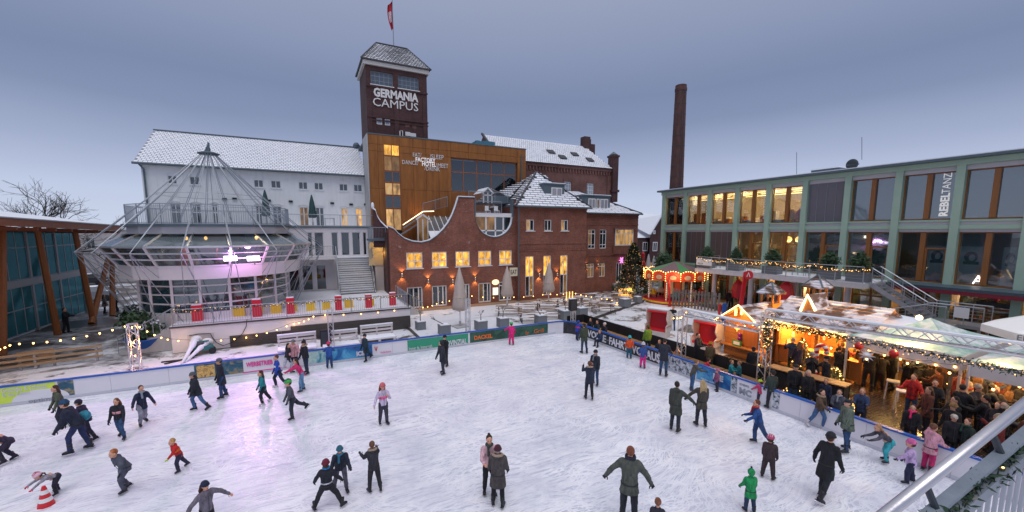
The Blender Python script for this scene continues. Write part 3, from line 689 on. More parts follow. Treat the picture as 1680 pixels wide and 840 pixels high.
tiled_roof('roof', [(WX1 + .3, YW - .3, 9.12), (WX1 + .3, 46, 9.12), (30.6, 42.4, 12.0)], wg, seed=9)
MB().bar((WX1 + .3, YW - .3, 9.2), (30.6, 42.4, 12.07), .18, .1).build('ridge_tiles', 'tile_dark', wg)
MB().tube([(WX0 - .1, YW - .36, 9.08), (WX1 + .35, YW - .36, 9.08)], .09, 8).build('gutter', 'zinc', wg)
p0 = at(957, 346, Y=38.4); p1 = at(1001, 323, Y=38.4)
box_dormer(wg, 38.4, p0.x, p1.x, p0.z, p1.z, 42, [(at(x0, 335, Y=38.4).x, at(x1, 335, Y=38.4).x, p0.z + .1, p1.z - .3) for x0, x1 in ((964.5, 976), (978, 982.5), (984, 996.5))])
for x, y, lb in ((961.5, 436, 'lit wall lamp left of the small windows on the brick wing'), (980, 435, 'lit wall lamp between the small windows on the brick wing')): wall_lamp(x, y, YW, lb, 12)
t = place('star_sign', 'pink glowing star ornament on the wing wall above the door', 'ornament', at(1020, 427, Y=YW - .2)); p = at(1020, 427, Y=YW - .2)
mb = MB()
for i in range(6): a_ = PI * i / 3; mb.bar(p, p + Vector((math.cos(a_) * .38, 0, math.sin(a_) * .38)), .12, .08)
mb.build('star', mat('pink_glow', (.8, .2, .6), .4, 0, emit=1.3, ecol=(.9, .3, .8), sampled=False), t)
# ---------------------------------------------------------------- tall old brick hall behind
YO = 44.0
o = place('old_brick_hall', 'tall old brick hall with snowy gable roof, skylights and corner chimneys', 'hall', (30, YO, 0))
ow = [rectY(YO, *r) for r in ((925, 298, 937, 315), (963, 301, 974, 319))]; Fo = FY(YO)
MB().fwall(Fo, 20.4, 37.1, 0, 15.4, ow, .25).quad([(37.1, YO, 0), (37.1, 53, 0), (37.1, 53, 15.4), (37.1, YO, 15.4)]).quad([(20.4, 53, 0), (20.4, YO, 0), (20.4, YO, 15.4), (20.4, 48.5, 19.0), (20.4, 53, 15.4)]).build('wall', 'brick_old', o)
mb = MB(); mb.fbox(Fo, 23.3, 37.1, 14.95, 15.3, .003, .2)
x = 23.5
while x < 37: mb.fbox(Fo, x, x + .22, 14.45, 14.94, .003, .15); x += .45
mb.fbox(Fo, 23.3, 24.0, 9, 15.0, .004, .12).fbox(Fo, 36.4, 37.05, 9, 14.4, .004, .12)
mb.build('brick_cornice', 'brick_old', o)
for r in ow:
 window(o, Fo, *r, cols=(.33, .66), rows=(.4, .75), fw=.08, mw=.06, pm=mat('pane_sky', (.30, .36, .42), .1, .1), name='window')
 MB().fbox(Fo, r[0] - .05, r[1] + .05, r[3] + .003, r[3] + .35, .003, .05).build('window_arch', 'brick_old', o)
pr = at(833, 222, Y=48.5); pe = at(968, 238, Y=48.5)
tiled_roof('roof', [(20.2, YO - .4, 15.35), (37.0, YO - .4, 15.35), (36.0, 48.5, 18.9), (20.2, 48.5, 19.0)], o, seed=11)
mb = MB()
for x, y in ((904, 240), (943, 246), (923, 259), (968, 262)):
 # skylights lie in the roof plane
 p = at(x, y, Y=46.0 if y < 250 else 45.0); zz = 15.35 + (p.y - YO + .4) / (4.9) * 3.6
 p = Vector((p.x, p.y, zz + .06)); s = MB().hexa([p + Vector((-.5, -.35, -.2)), p + Vector((.5, -.35, -.2)), p + Vector((.5, .35, .32)), p + Vector((-.5, .35, .32)), p + Vector((-.5, -.35, -.08)), p + Vector((.5, -.35, -.08)), p + Vector((.5, .35, .42)), p + Vector((-.5, .35, .42))]); sk_ = s.build('skylight', 'tile_dark', o)
 for d_ in (-.22, .22): MB().hexa([p + Vector((d_ - .16, -.28, -.075)), p + Vector((d_ + .16, -.28, -.075)), p + Vector((d_ + .16, .1, .19)), p + Vector((d_ - .16, .1, .19)), p + Vector((d_ - .16, -.28, -.03)), p + Vector((d_ + .16, -.28, -.03)), p + Vector((d_ + .16, .1, .235)), p + Vector((d_ - .16, .1, .235))]).build('pane', 'snow', sk_)
c0 = at(964, 240, Y=48.5); mb = MB().box(c0.x - .9, c0.x + .1, 48, 49, 18, 20.3).box(c0.x + .2, c0.x + 1.1, 48.2, 49, 17.5, 19.4).box(c0.x - .1, c0.x + .3, 48.1, 48.6, 19, 20.0); mb.build('chimney', 'brick_dark', o)
c1 = at(1002, 275, Y=YO); mb = MB().box(37.0, 37.9, YO - .5, YO + .6, 11.0, 16.9).box(36.9, 38.0, YO - .6, YO + .7, 16.9, 17.15).box(36.85, 38.05, YO - .65, YO + .75, 12.3, 12.6).build('corner_pier', 'brick_dark', o)
MB().lathe([(.55, 0), (.6, .1), (.05, .5)], (37.45, YO + .05, 17.15), 8).build('pier_cap', 'zinc', mb)
tf = MB().fbox(Fo, 20.1, 20.45, 15.2, 15.6, -.1, .5); tf.bar((20.2, YO - .4, 15.5), (20.2, 48.5, 19.15), .25, .2).build('verge', 'tile_dark', o)
# ---------------------------------------------------------------- corten hotel
def corten():
 m, nt, b_ = newmat('corten'); v = coords(nt, 'UV', (1, .12, 1)); n = noise_n(nt, v, 2.2, 6, .7)
 c = ramp(nt, n, [(.3, (.20, .070, .016)), (.5, (.31, .115, .024)), (.7, (.42, .165, .036))])
 wv = nt.nodes.new('ShaderNodeTexWave'); wv.inputs['Scale'].default_value = 3.3; wv.inputs['Distortion'].default_value = 0; nt.links.new(coords(nt, 'UV'), wv.inputs[0])
 c = mix_rgb(nt, ramp(nt, wv.outputs[1], [(.0, .35), (.35, 0)]), c, (.10, .04, .012)); nt.links.new(c, b_.inputs['Base Color'])
 b_.inputs['Roughness'].default_value = .6; b_.inputs['Metallic'].default_value = .25; bump(nt, b_, wv.outputs[1], .35, .02)
corten()
YC = 42.0; CX0, CX1, CZ = 5.7, 22.9, 16.3
c = place('corten_hotel', 'rusty steel clad hotel block with tall window strip and lettering', 'hotel', (14, YC, 0)); Fc = FY(YC)
strip = rectY(YC, 631, 237, 657.5, 378); big = rectY(YC, 740, 251, 849, 309); strip = (strip[0], strip[1], 5.3, 15.4); big = (big[0], big[1], 11.2, 14.75)
MB().box(CX0, strip[0], YC + .12, YC + .3, 4, CZ - .02).box(strip[1], big[0], YC + .12, YC + .3, 4, CZ - .02).box(big[1], CX1, YC + .12, YC + .3, 4, CZ - .02).box(big[0], big[1], YC + .12, YC + .3, 4, big[2]).box(big[0], big[1], YC + .12, YC + .3, big[3], CZ - .02).box(strip[0], strip[1], YC + .2, YC + .3, 4, CZ - .02).box(CX0 + .02, CX0 + .1, YC + .3, YC + 3.2, 4, CZ - .03).box(CX1 - .1, CX1 - .02, YC + .3, YC + 3.2, 4, CZ - .03).build('wall', 'dark_metal', c)
MB().box(CX0, CX1, YC + .3, YC + 8, CZ - .3, CZ - .05).build('roof', 'dark_metal', c)
colsx = [CX0, 6.55, strip[0], strip[1]] + [strip[1] + (big[0] - strip[1]) * i / 4 for i in (1, 2, 3)] + [big[0]] + [big[0] + (big[1] - big[0]) * i / 4 for i in (1, 2, 3)] + [big[1], CX1]
rowsz = [4.0, 7.6, 11.2, 14.75, 15.4, CZ]
for i in range(len(colsx) - 1):
 for j in range(len(rowsz) - 1):
  x0, x1, za, zb = colsx[i], colsx[i + 1], rowsz[j], rowsz[j + 1]; mx_, mz_ = (x0 + x1) / 2, (za + zb) / 2
  if strip[0] < mx_ < strip[1] and mz_ < 15.4: continue
  if big[0] < mx_ < big[1] and 11.2 < mz_ < 14.75: continue
  MB().fbox(Fc, x0 + .012, x1 - .012, za + .012, zb - .012, -.1, 0).build('facade_panel', 'corten', c)
MB().box(CX0 - .05, CX1 + .05, YC - .04, YC + .3, CZ, CZ + .1).build('parapet', 'zinc', c)
MB().box(CX0 - .12, CX0 - .01, YC, YC + 3.0, 4, CZ).build('side_cladding', 'concrete', c)
wood_mat('oxide_frame', (.30, .105, .04), .5, 'Z')
zsb = [5.3, 7.7, 9.35, 11.6, 12.9, 15.4 - 1.9, 15.4]
zst = [at(644, y, Y=YC).z for y in (378, 342, 320.5, 299.5, 281, 256, 237)]
for j in range(6):
 dark = j in (1, 3); lit = {0: 'lit_soft', 2: 'lit_soft', 5: 'lit_warm', 4: 'lit_room'}.get(j)
 window(c, Fc, strip[0] + .01, strip[1] - .01, zst[j] + .01, zst[j + 1] - .01, cols=(.5,), fm='oxide_frame', pm='glass_dark' if dark else lit, fw=.07, mw=.09, inset=.05)
window(c, Fc, *big, cols=(.185, .38, .385 + .215, .80), rows=(.60,), fm='oxide_frame', pm=glass_mat('glass_hotel', (.5, .55, .6), .6), fw=.12, mw=.11, inset=.3)
MB().box(big[0] - .2, big[1] + .3, YC + 3.0, YC + 3.1, 10.8, 15).build('inner_wall', mat('inner_grey', (.20, .23, .27), .8, .2, .6), c)
for dx in (3.55, 4.3): MB().tube([(big[0] + dx + .1 * math.sin(k), YC + .55, 11.3 + k * .35) for k in range(10)], .22, 6).build('curtain', 'render_white', c)
MB().tube([(CX1 - .6, YC - .12, CZ - .6), (CX1 - .6, YC - .12, 9)], .07, 8).build('downpipe', 'zinc', c)
for i, (x0, x1, y0, y1) in enumerate(((781, 793, 232, 240), (793, 812, 233, 242))):
 p = at(x0, y1, Y=45); q = at(x1, y0, Y=45); MB().box(p.x, q.x, 45, 46.5, CZ - .1, q.z).lathe([(.3, 0), (.3, .15)], ((p.x + q.x) / 2, 45.7, q.z), 10).build('roof_plant', mat('teal_paint', (.06, .20, .27), .5, .1), c)
def tY(txt, x0, y0, x1, y1, Y, m, parent, bold=0, ext=.015, name='lettering', sx=None):
 """lettering on a wall facing the rink, fitted to its surveyed box"""
 A = at(x0, y1, Y=Y - .03); B = at(x1, y1, Y=Y - .03); T = at(x0, y0, Y=Y - .03); hh = (T.z - A.z); me = text_mesh(txt, hh / .72, ext, bold=bold)
 wx = max(v.co.x for v in me.vertices) - min(v.co.x for v in me.vertices); s = (B.x - A.x) / wx
 mn = min(v.co.x for v in me.vertices)
 for v in me.vertices: v.co.x = (v.co.x - mn) * s
 me.materials.clear(); me.materials.append(MATS[m]); me.transform(Matrix(((1, 0, 0, A.x), (0, 0, -1, Y - .03), (0, 1, 0, A.z), (0, 0, 0, 1))))
 return put(name, me, parent)
mat('letter_white', (.85, .85, .85), .4, 0, emit=.25, ecol=(1, .97, .92), sampled=False); mat('letter_pale', (.74, .72, .70), .4, 0)
Yt = YC - .03
for a_ in (('EAT/', 677.5, 250, 691.5, 256.5, 0), ('/SLEEP', 705, 252.5, 728, 260, 0), ('FACTORY', 682, 257.5, 714.5, 264.5, .012), ('DANCE/', 660, 262, 686.5, 269, 0), ('HOTEL', 692.5, 264.6, 715.5, 272, .012), ('\\MEET', 715.8, 267.3, 735.5, 274.5, 0), ('/DRINK', 696.5, 272.5, 722, 279.5, 0)):
 tY(*a_[:5], Yt, 'letter_white' if a_[5] else 'letter_pale', c, bold=a_[5])
# outside stair with light strip on the hotel
st = place('lit_roof_stair', 'roof stair with glowing handrail in front of the rusty hotel wall', 'stairs', at(685, 375, Y=41.3))
A = at(661, 369, Y=41.2); B = at(694, 347, Y=41.2); C_ = at(712, 346.5, Y=41.2); D = at(734, 334, Y=41.2)
MB().tube([A, B, C_], .045, 6).build('light_strip', 'led_strip', st)
for p_, q_, dz in ((A, B, -.35), (A + Vector((-.3, 0, -.5)), B + Vector((0, 0, -.4)), -.5)): MB().bar(p_ + Vector((0, 0, dz)), q_ + Vector((0, 0, dz)), .3, .12).build('stringer', 'steel', st)
railing('stair_railing', B + Vector((0, 0, -.2)), D + Vector((0, 0, -.3)), 1.0, st)
lamp_point((A + B) / 2 + Vector((.6, -.3, .3)), 38, (1, .50, .16), .3, st, 130, (A + B) / 2 + Vector((1.2, 1.2, 2.0)))
# ---------------------------------------------------------------- tower
YT = 44.0; TX0, TX1 = 6.0, 12.1; TZ = 23.3
t = place('brick_tower', 'dark brick malt tower with hipped snowy roof and big white lettering', 'tower', (9, YT, 0)); Ft = FY(YT)
tw = [rectY(YT, 608, 112, 644.5, 135), rectY(YT, 653, 119, 687, 141)]; tw = [(a, b_, 21.55, 22.85) for a, b_, _, _ in tw]
sm = [rectY(YT, 618, 196, 627, 204), rectY(YT, 631.5, 198, 640, 206)]; zb0 = sm[0][2]
mb = MB().fwall(Ft, TX0, TX1, 10, TZ, tw + [(s_[0], s_[1], zb0, zb0 + .62) for s_ in sm], .4); mb.quad([(TX0, YT + 4.7, 10), (TX0, YT, 10), (TX0, YT, TZ), (TX0, YT + 4.7, TZ)]).quad([(TX1, YT, 10), (TX1, YT + 4.7, 10), (TX1, YT + 4.7, TZ), (TX1, YT, TZ)]).quad([(TX1, YT + 4.7, 10), (TX0, YT + 4.7, 10), (TX0, YT + 4.7, TZ), (TX1, YT + 4.7, TZ)])
mb.build('wall', 'brick_dark', t)
mb = MB()
for z, dz, cc in ((21.3, .14, .12), (18.35, .16, .16), (18.05, .12, .10)): mb.fbox(Ft, TX0 - .05, TX1 + .05, z, z + dz, .003, cc)
for x in (TX0 + .02, (tw[0][1] + tw[1][0]) / 2 - .25, TX1 - .5): mb.fbox(Ft, x, x + .45, 10, 20.9 if x != TX0 + 1 else 18, .004, .09)
mb.build('brick_bands', 'brick_dark', t)
mb = MB().fbox(Ft, TX0 - .22, TX1 + .22, TZ + .003, TZ + .42, -5.0, .22); mb.build('eaves_band', mat('cream_fascia', (.55, .53, .50), .7, .08), t)
for a, b_, z0, z1 in tw:
 window(t, Ft, a, b_, z0, z1, cols=(.2, .4, .6, .8), rows=(.33, .66), fw=.06, mw=.04, fm='steel', pm=mat('louvre', (.10, .13, .16), .3, .2, 3), inset=.2, sill='frame_white')
for s_ in sm: window(t, Ft, s_[0], s_[1], zb0, zb0 + .62, cols=(), rows=(), fw=.07, pm=mat('pane_pale', (.35, .42, .52), .15, .1), inset=.05)
for s_ in ((665, 202, 672, 209), (676, 204, 683, 211)):
 r_ = rectY(YT, *s_); MB().fbox(Ft, *r_, -.01, .02).build('bricked_window', 'brick_old', t)
rl = at(618.6, 73.7, Y=YT + 2.4); rr_ = at(668, 83.7, Y=YT + 2.4); ez = TZ + .44; e = .4
R0 = (TX0 + 1.5, YT + 2.35, 26.5); R1 = (TX1 - 1.4, YT + 2.35, 26.5); q = [(TX0 - e, YT - e, ez), (TX1 + e, YT - e, ez), (TX1 + e, YT + 5.1, ez), (TX0 - e, YT + 5.1, ez)]
tiled_roof('roof', [q[0], q[1], R1, R0], t, tw=.3, th=.3, bare=.42, gap=.08, seed=12); tiled_roof('roof', [q[1], q[2], R1], t, seed=13); tiled_roof('roof', [q[3], q[0], R0], t, seed=14, bare=.4); tiled_roof('roof', [q[2], q[3], R0, R1], t, seed=15)
MB().bar(R0, R1, .16, .1).bar(q[0], R0, .14, .1).bar(q[1], R1, .14, .1).build('ridge_tiles', 'tile_dark', t)
tY('GERMANIA', 613, 143.5, 686, 157, YT - .02, 'letter_pale', t, bold=.045, ext=.05)
tY('CAMPUS', 612, 159, 686, 173, YT - .02, 'letter_pale', t, bold=.0, ext=.05)
for o_ in [x for x in t.children if x.name.startswith('lettering')]:
 # the lettering follows the brick band: shift into place below its cornice
 pass
for k, (x, y, wd, hh) in enumerate(((650, 214, .6, .5), (657, 214, .25, .7), (665, 216, .5, .4), (673, 218, .6, .35))):
 p = at(x, y, Y=YT - .05); MB().box(p.x, p.x + wd, YT - .06, YT - .03, p.z - hh, p.z).build('old_letter_trace', 'letter_pale', t)
fp = place('flagpole', 'flagpole with hanging red and white flag on top of the tower roof', 'flag', (9.3, YT + 2.4, 26.4))
MB().tube([(9.3, YT + 2.4, 26.3), (9.3, YT + 2.4, 32.6)], [.05, .03], 8).build('pole', 'steel', fp)
mb = MB(); g0 = []
for i in range(9):
 for j in range(5):
  zz = 31.0 - i * .34; ww = .13 + .42 * math.sin(PI * min(1, (i + 1.5) / 9)) ** .7
  g0.append((9.28 - j / 4 * ww * (1 if i else .3), YT + 2.4 + .12 * math.sin(j * 2.3 + i * .5), zz - j * .06))
for i in range(8):
 for j in range(4):
  a = i * 5 + j; mb.quad([g0[a], g0[a + 1], g0[a + 6], g0[a + 5]], 1 if (j in (1, 2) and 2 < i < 6) else 0)
mb.build('flag', [mat('flag_red', (.42, .02, .035), .8, .2), mat('flag_white', (.6, .5, .52), .8, .2)], fp, smooth=True)
# ---------------------------------------------------------------- chimney
ch = place('factory_chimney', 'tall tapering brick factory chimney behind the green steel building', 'chimney', (67.5, 60, 0))
MB().lathe([(1.55, -.2), (1.36, 12), (1.06, 34.4), (1.14, 34.5), (1.14, 35.0), (1.06, 35.1), (1.06, 35.6), (.8, 35.6), (.8, 34)], (67.5, 60, 0), 24).build('shaft', 'brick_chimney', ch, smooth=False)
mb = MB()
for z in range(2, 35, 2):
 rr = 1.55 - (z / 35) * .49 + .03; mb.lathe([(rr - .02, 0), (rr, .03), (rr - .02, .1)], (67.5, 60, z), 24)
mb.build('iron_hoop', 'dark_metal', ch, kind='stuff')
a_ = math.atan2(-60, -67.5) + .5
mb = MB()
for s in (-.18, .18): mb.tube([(67.5 + 1.6 * math.cos(a_) + s * math.sin(a_), 60 + 1.6 * math.sin(a_) - s * math.cos(a_), 1), (67.5 + 1.13 * math.cos(a_) + s * math.sin(a_), 60 + 1.13 * math.sin(a_) - s * math.cos(a_), 34.4)], .03, 4)
mb.build('ladder', 'dark_metal', ch)
# ---------------------------------------------------------------- far brick houses in the gap
fh = place('far_brick_house', 'distant dark brick house with snowy roof seen in the gap behind the fir', 'house', (58, 58, 0))
Yf = 58.0; x0, x1 = at(1040, 400, Y=Yf).x, at(1072, 400, Y=Yf).x; ze = at(1055, 390, Y=Yf).z; zr = at(1055, 366, Y=Yf + 3).z
MB().fwall(FY(Yf), x0, x1, 0, ze, [], 0).build('wall', 'brick_dark', fh); MB().quad([(x0, Yf - .2, ze), (x1, Yf - .2, ze), (x1 - 1, Yf + 4, zr), (x0, Yf + 4, zr)]).build('roof', 'snow', fh)
r_ = rectY(Yf, 1054, 397, 1062, 412); window(fh, FY(Yf), *r_, cols=(.5,), fw=.15, mw=.1, inset=-.05)
fh = place('far_gabled_house', 'distant dark brick gabled house beside the green steel building', 'house', (64, 56, 0))
x0, x1 = at(1066, 400, Y=Yf - 1).x, at(1100, 400, Y=Yf - 1).x; z1 = at(1066, 376, Y=Yf - 1).z; z2 = at(1090, 352, Y=Yf - 1).z
MB().quad([(x0, Yf - 1, 0), (x1, Yf - 1, 0), (x1, Yf - 1, z2), ((x0 + x1) / 2, Yf - 1, z2), (x0, Yf - 1, z1 - 1)]).build('wall', 'brick_dark', fh)
MB().bar((x0 - .2, Yf - 1.1, z1 - 1), ((x0 + x1) / 2, Yf - 1.1, z2 + .1), .4, .2).quad([(x0 - 2, Yf + 4, z1 + 1.5), (x0 - .2, Yf - 1.0, z1 - 1), ((x0 + x1) / 2, Yf - 1, z2), ((x0 + x1) / 2, Yf + 4, z2 + .4)]).build('roof', 'snow', fh)
for rr in ((1070.5, 397, 1078, 412), (1071, 378, 1075, 384)): window(fh, FY(Yf - 1), *rectY(Yf - 1, *rr), cols=(.5,), fw=.15, mw=.1, inset=-.05)
# ================================================================ white malt house, its extension and steps
YM = 45.0; mb = MB(); Fm = FY(YM)
wh = place('white_malt_house', 'long white rendered building with snowy tiled gable roof behind glass pavilion', 'building', (-3, YM, 0))
small = [rectY(YM, *r) for r in ((275, 288, 290, 299), (311, 290, 327.5, 301), (416.5, 296, 432, 306.4), (444.6, 298.5, 460.6, 308), (490, 301.5, 504.6, 311), (515.7, 302.5, 530, 311.7), (556.9, 306, 570.4, 314.3), (580.6, 307, 594, 315.4))]
zsm0 = sum(r[2] for r in small) / 8; small = [(a, b_, zsm0 - .02, zsm0 + .68) for a, b_, _, _ in small]
tl = [rectY(YM, *r) for r in ((280, 332.5, 297.5, 367), (314.5, 334, 331, 367), (348.6, 337, 358, 367), (420, 337, 431, 369), (448, 338, 462.6, 369), (491.5, 340, 506.5, 369), (518, 340, 532, 369), (560, 342.6, 571, 369), (584, 343, 594, 369))]
ztl = sum(r[3] for r in tl) / 9; tl = [(a, b_, 7.55, ztl) for a, b_, _, _ in tl]
mb.fwall(Fm, -12.1, 5.75, 0, 12.75, small + tl, .22).quad([(-12.1, 57, 0), (-12.1, YM, 0), (-12.1, YM, 12.75), (-12.1, 51, 16.6), (-12.1, 57, 12.75)])
mb.build('wall', 'render_white', wh)
hood = MB()
for (a, b_, z0, z1) in small + tl:
 m_ = (a + b_) / 2; n = 8; w_ = (b_ - a) / 2 + .12
 for i in range(n):
  t0, t1 = -1 + 2 * i / n, -1 + 2 * (i + 1) / n; f = lambda t: z1 + .04 + .16 * (1 - t * t)
  hood.hexa([Fm(m_ + t0 * w_, f(t0), .05), Fm(m_ + t1 * w_, f(t1), .05), Fm(m_ + t1 * w_, f(t1), .002), Fm(m_ + t0 * w_, f(t0), .002), Fm(m_ + t0 * w_, f(t0) + .09, .05), Fm(m_ + t1 * w_, f(t1) + .09, .05), Fm(m_ + t1 * w_, f(t1) + .09, .002), Fm(m_ + t0 * w_, f(t0) + .09, .002)])
hood.build('window_hood', 'render_white', wh)
for r in small: window(wh, Fm, *r, cols=(.5,), fw=.05, mw=.06, pm='glass_dark', inset=.08, sill='render_white')
for i, r in enumerate(tl): window(wh, Fm, *r, cols=(.5,), rows=(.62,), fw=.07, mw=.08, pm={7: 'lit_soft', 8: 'lit_warm', 5: 'lit_room'}.get(i, 'glass_dark'), inset=.1, name='door')
tiled_roof('roof', [(-12.45, YM - .45, 12.7), (5.72, YM - .45, 12.7), (5.72, 51, 16.55), (-12.45, 51, 16.55)], wh, tw=.30, th=.36, gap=.045, lip=.012, base='tile_grey', seed=21)
tiled_roof('roof', [(5.72, 57.4, 12.7), (-12.45, 57.4, 12.7), (-12.45, 51, 16.55), (5.72, 51, 16.55)], wh, tw=.6, th=.6, seed=22)
MB().tube([(-12.5, YM - .55, 12.62), (5.7, YM - .55, 12.62)], .1, 8).tube([(-12.15, YM - .3, 12.6), (-11.9, YM - .12, 12.2), (-11.9, YM - .12, 7.5)], .07, 8).bar((-12.5, 51, 16.62), (5.7, 51, 16.62), .2, .1).build('gutter', 'zinc', wh)
rv = MB().tube([at(585, 244, Y=51), at(585, 236, Y=51) ], .12, 8).lathe([(.1, 0), (.38, .15), (.38, .4), (.2, .65), (0, .7)], at(585, 244, Y=51), 12).build('roof_vent', 'zinc', wh)
for x, y in ((368.5, 326.5), (385, 326), (441, 329), (477, 330.5), (545, 333.5), (576, 335.5), (600, 335.5)):
 p = at(x, y, Y=YM); MB().fbox(Fm, p.x - .17, p.x + .17, p.z - .09, p.z + .09, .002, .14).build('wall_light', 'black', wh)
# extension
YE = 41.5; Fe = FY(YE); ex = place('white_extension', 'flat roofed white extension with roof terrace beside the stone steps', 'building', (2, YE, 0))
wu = [rectY(YE, *r) for r in ((505, 383, 513, 419), (516, 384, 531.5, 419), (544, 383, 555, 418), (560, 384, 574, 418), (578, 385, 591.5, 417.7), (596, 385, 602, 417.7))]; wu = [(a, b_, 4.75, 6.95) for a, b_, _, _ in wu]
wd = [rectY(YE, *r) for r in ((472, 440, 492, 479), (496, 439, 514, 478), (519, 438, 536, 477), (604, 434, 615, 474))]; wd = [(a, b_, 1.6, 3.95) for a, b_, _, _ in wd]
wd[3] = (at(604.5, 440, Y=YE).x, at(615, 440, Y=YE).x, 1.6, 3.9)
MB().fwall(Fe, -1.7, 6.25, 0, 7.35, wu + wd, .2).quad([(-1.7, YM, 0), (-1.7, YE, 0), (-1.7, YE, 7.35), (-1.7, YM, 7.35)]).build('wall', 'pav_white', ex)
MB().box(-1.8, 6.0, YE - .1, YM - .01, 7.353, 7.5).build('roof_edge', 'zinc', ex); MB().box(-1.7, 5.6, YE + .1, YM - .02, 7.503, 7.54).build('snow_layer', 'snow', ex)
for r in wu: window(ex, Fe, *r, cols=(), fw=.06, pm='glass_dark', inset=.15)
for r in wd: window(ex, Fe, *r, cols=(), fw=.07, pm='glass_dark', inset=.12, name='door')
MB().box(-1.5, 6.0, YE + 1.5, YE + 1.6, 1.6, 7.2).build('inner_wall', mat('inner_dark', (.05, .045, .06), .8, .3, 2), ex)
tY('A   T  E  L  I  E  R', 560, 375.3, 592, 379, YE, 'letter_pale', ex)
tY('ATELIER', 508.6, 431, 518, 435, YE, 'dark_metal', ex)
railing('terrace_railing', (-1.7, YE + .02, 7.5), (5.9, YE + .02, 7.5), 1.05, ex)
# raised walkway with thin slab
MB().box(-1.6, 2.15, YE - 1.5, YE - .003, 4.5, 4.66).build('walkway_slab', 'pav_white', ex)
railing('walkway_railing', (-1.5, YE - 1.45, 4.66), (2.1, YE - 1.45, 4.66), 1.05, ex)
# steps
s = place('stone_steps', 'broad snowy stone steps rising from terrace to upper doors', 'stairs', (3.7, 39, 1.55))
n = 17; zb, zt = 1.56, 4.6; y0, y1 = 37.65, 40.6; x0, x1 = 2.35, 5.15
MB().box(x0, x1, y1, YE - .01, 1.5, zt).build('landing', 'concrete_pale', s); MB().box(x0, x1 + .3, y1 + .02, YE - .02, zt + .003, zt + .05).build('snow_layer', 'snow', s)
for i in range(n):
 z = zb + (zt - zb) * (i + 1) / n; ya = y0 + (y1 - y0) * i / n
 st_ = MB().box(x0, x1, ya, ya + .21, z - .10, z).build('step', 'concrete', s); MB().box(x0 + .03, x1 - .03, ya + .05, ya + .21, z + .002, z + .025 + .01 * (i % 3)).build('snow_layer', 'snow', st_)
MB().quad([(x0, y0 + .1, zb - .1), (x1, y0 + .1, zb - .1), (x1, y1 + .1, zt - .15), (x0, y1 + .1, zt - .15)]).build('underside', 'dark_metal', s)
for xx in (x0 - .06, x1 + .06):
 MB().bar((xx, y0 - .05, zb), (xx, y1, zt + .05), .07, .3).build('stringer', 'steel', s)
 mb = MB().tube([(xx, y0, zb + 1.0), (xx, y1, zt + 1.05)], .03, 6)
 for i in range(7): t_ = i / 6; mb.bar((xx, y0 + (y1 - y0) * t_, zb + (zt - zb) * t_), (xx, y0 + (y1 - y0) * t_, zb + 1.0 + (zt - zb) * t_), .04)
 mb.build('handrail', 'steel', s)
MB().box(x1 + .1, x1 + .16, 38.6, 41.4, 4.6, 7.3).build('side_screen', 'frame_grey', s)
# passage beside the restaurant with the lit curved soffit
pg = place('lit_passage', 'pale stone passage under warm lit curved ceiling between steps and restaurant', 'passage', (5.8, 38.8, 0))
pa, pb = at(606, 440, Y=39).x, at(630, 440, Y=39).x
mb = MB().box(pa, pb, 39.0, 39.1, 3.9, 4.6)
for i in range(10):
 t0, t1 = PI / 2 * i / 10, PI / 2 * (i + 1) / 10
 mb.quad([(pa, 39.0 - 1.3 * (1 - math.cos(t0)), 4.6 + 1.5 * math.sin(t0)), (pb, 39.0 - 1.3 * (1 - math.cos(t0)), 4.6 + 1.5 * math.sin(t0)), (pb, 39.0 - 1.3 * (1 - math.cos(t1)), 4.6 + 1.5 * math.sin(t1)), (pa, 39.0 - 1.3 * (1 - math.cos(t1)), 4.6 + 1.5 * math.sin(t1))])
mb.build('curved_soffit', mat('soffit', (.60, .50, .33), .8, .1, 2), pg)
MB().box(at(616, 440, Y=39).x, pb, 39.11, 39.3, 1.5, 4.6).build('side_wall', 'concrete_pale', pg)
MB().box(pa - .1, pb + .1, 37.3, 39.3, 6.2, 6.36).build('roof_slab', 'zinc', pg); railing('roof_railing', (pa - .1, 37.35, 6.36), (pb, 37.35, 6.36), 1.0, pg)
lamp_point(((pa + pb) / 2 + .3, 38.0, 5.1), 28, (1, .58, .13), .15, pg)
lamp_point((6.2, 37.0, 3.0), 9, (1, .55, .15), .08, pg)
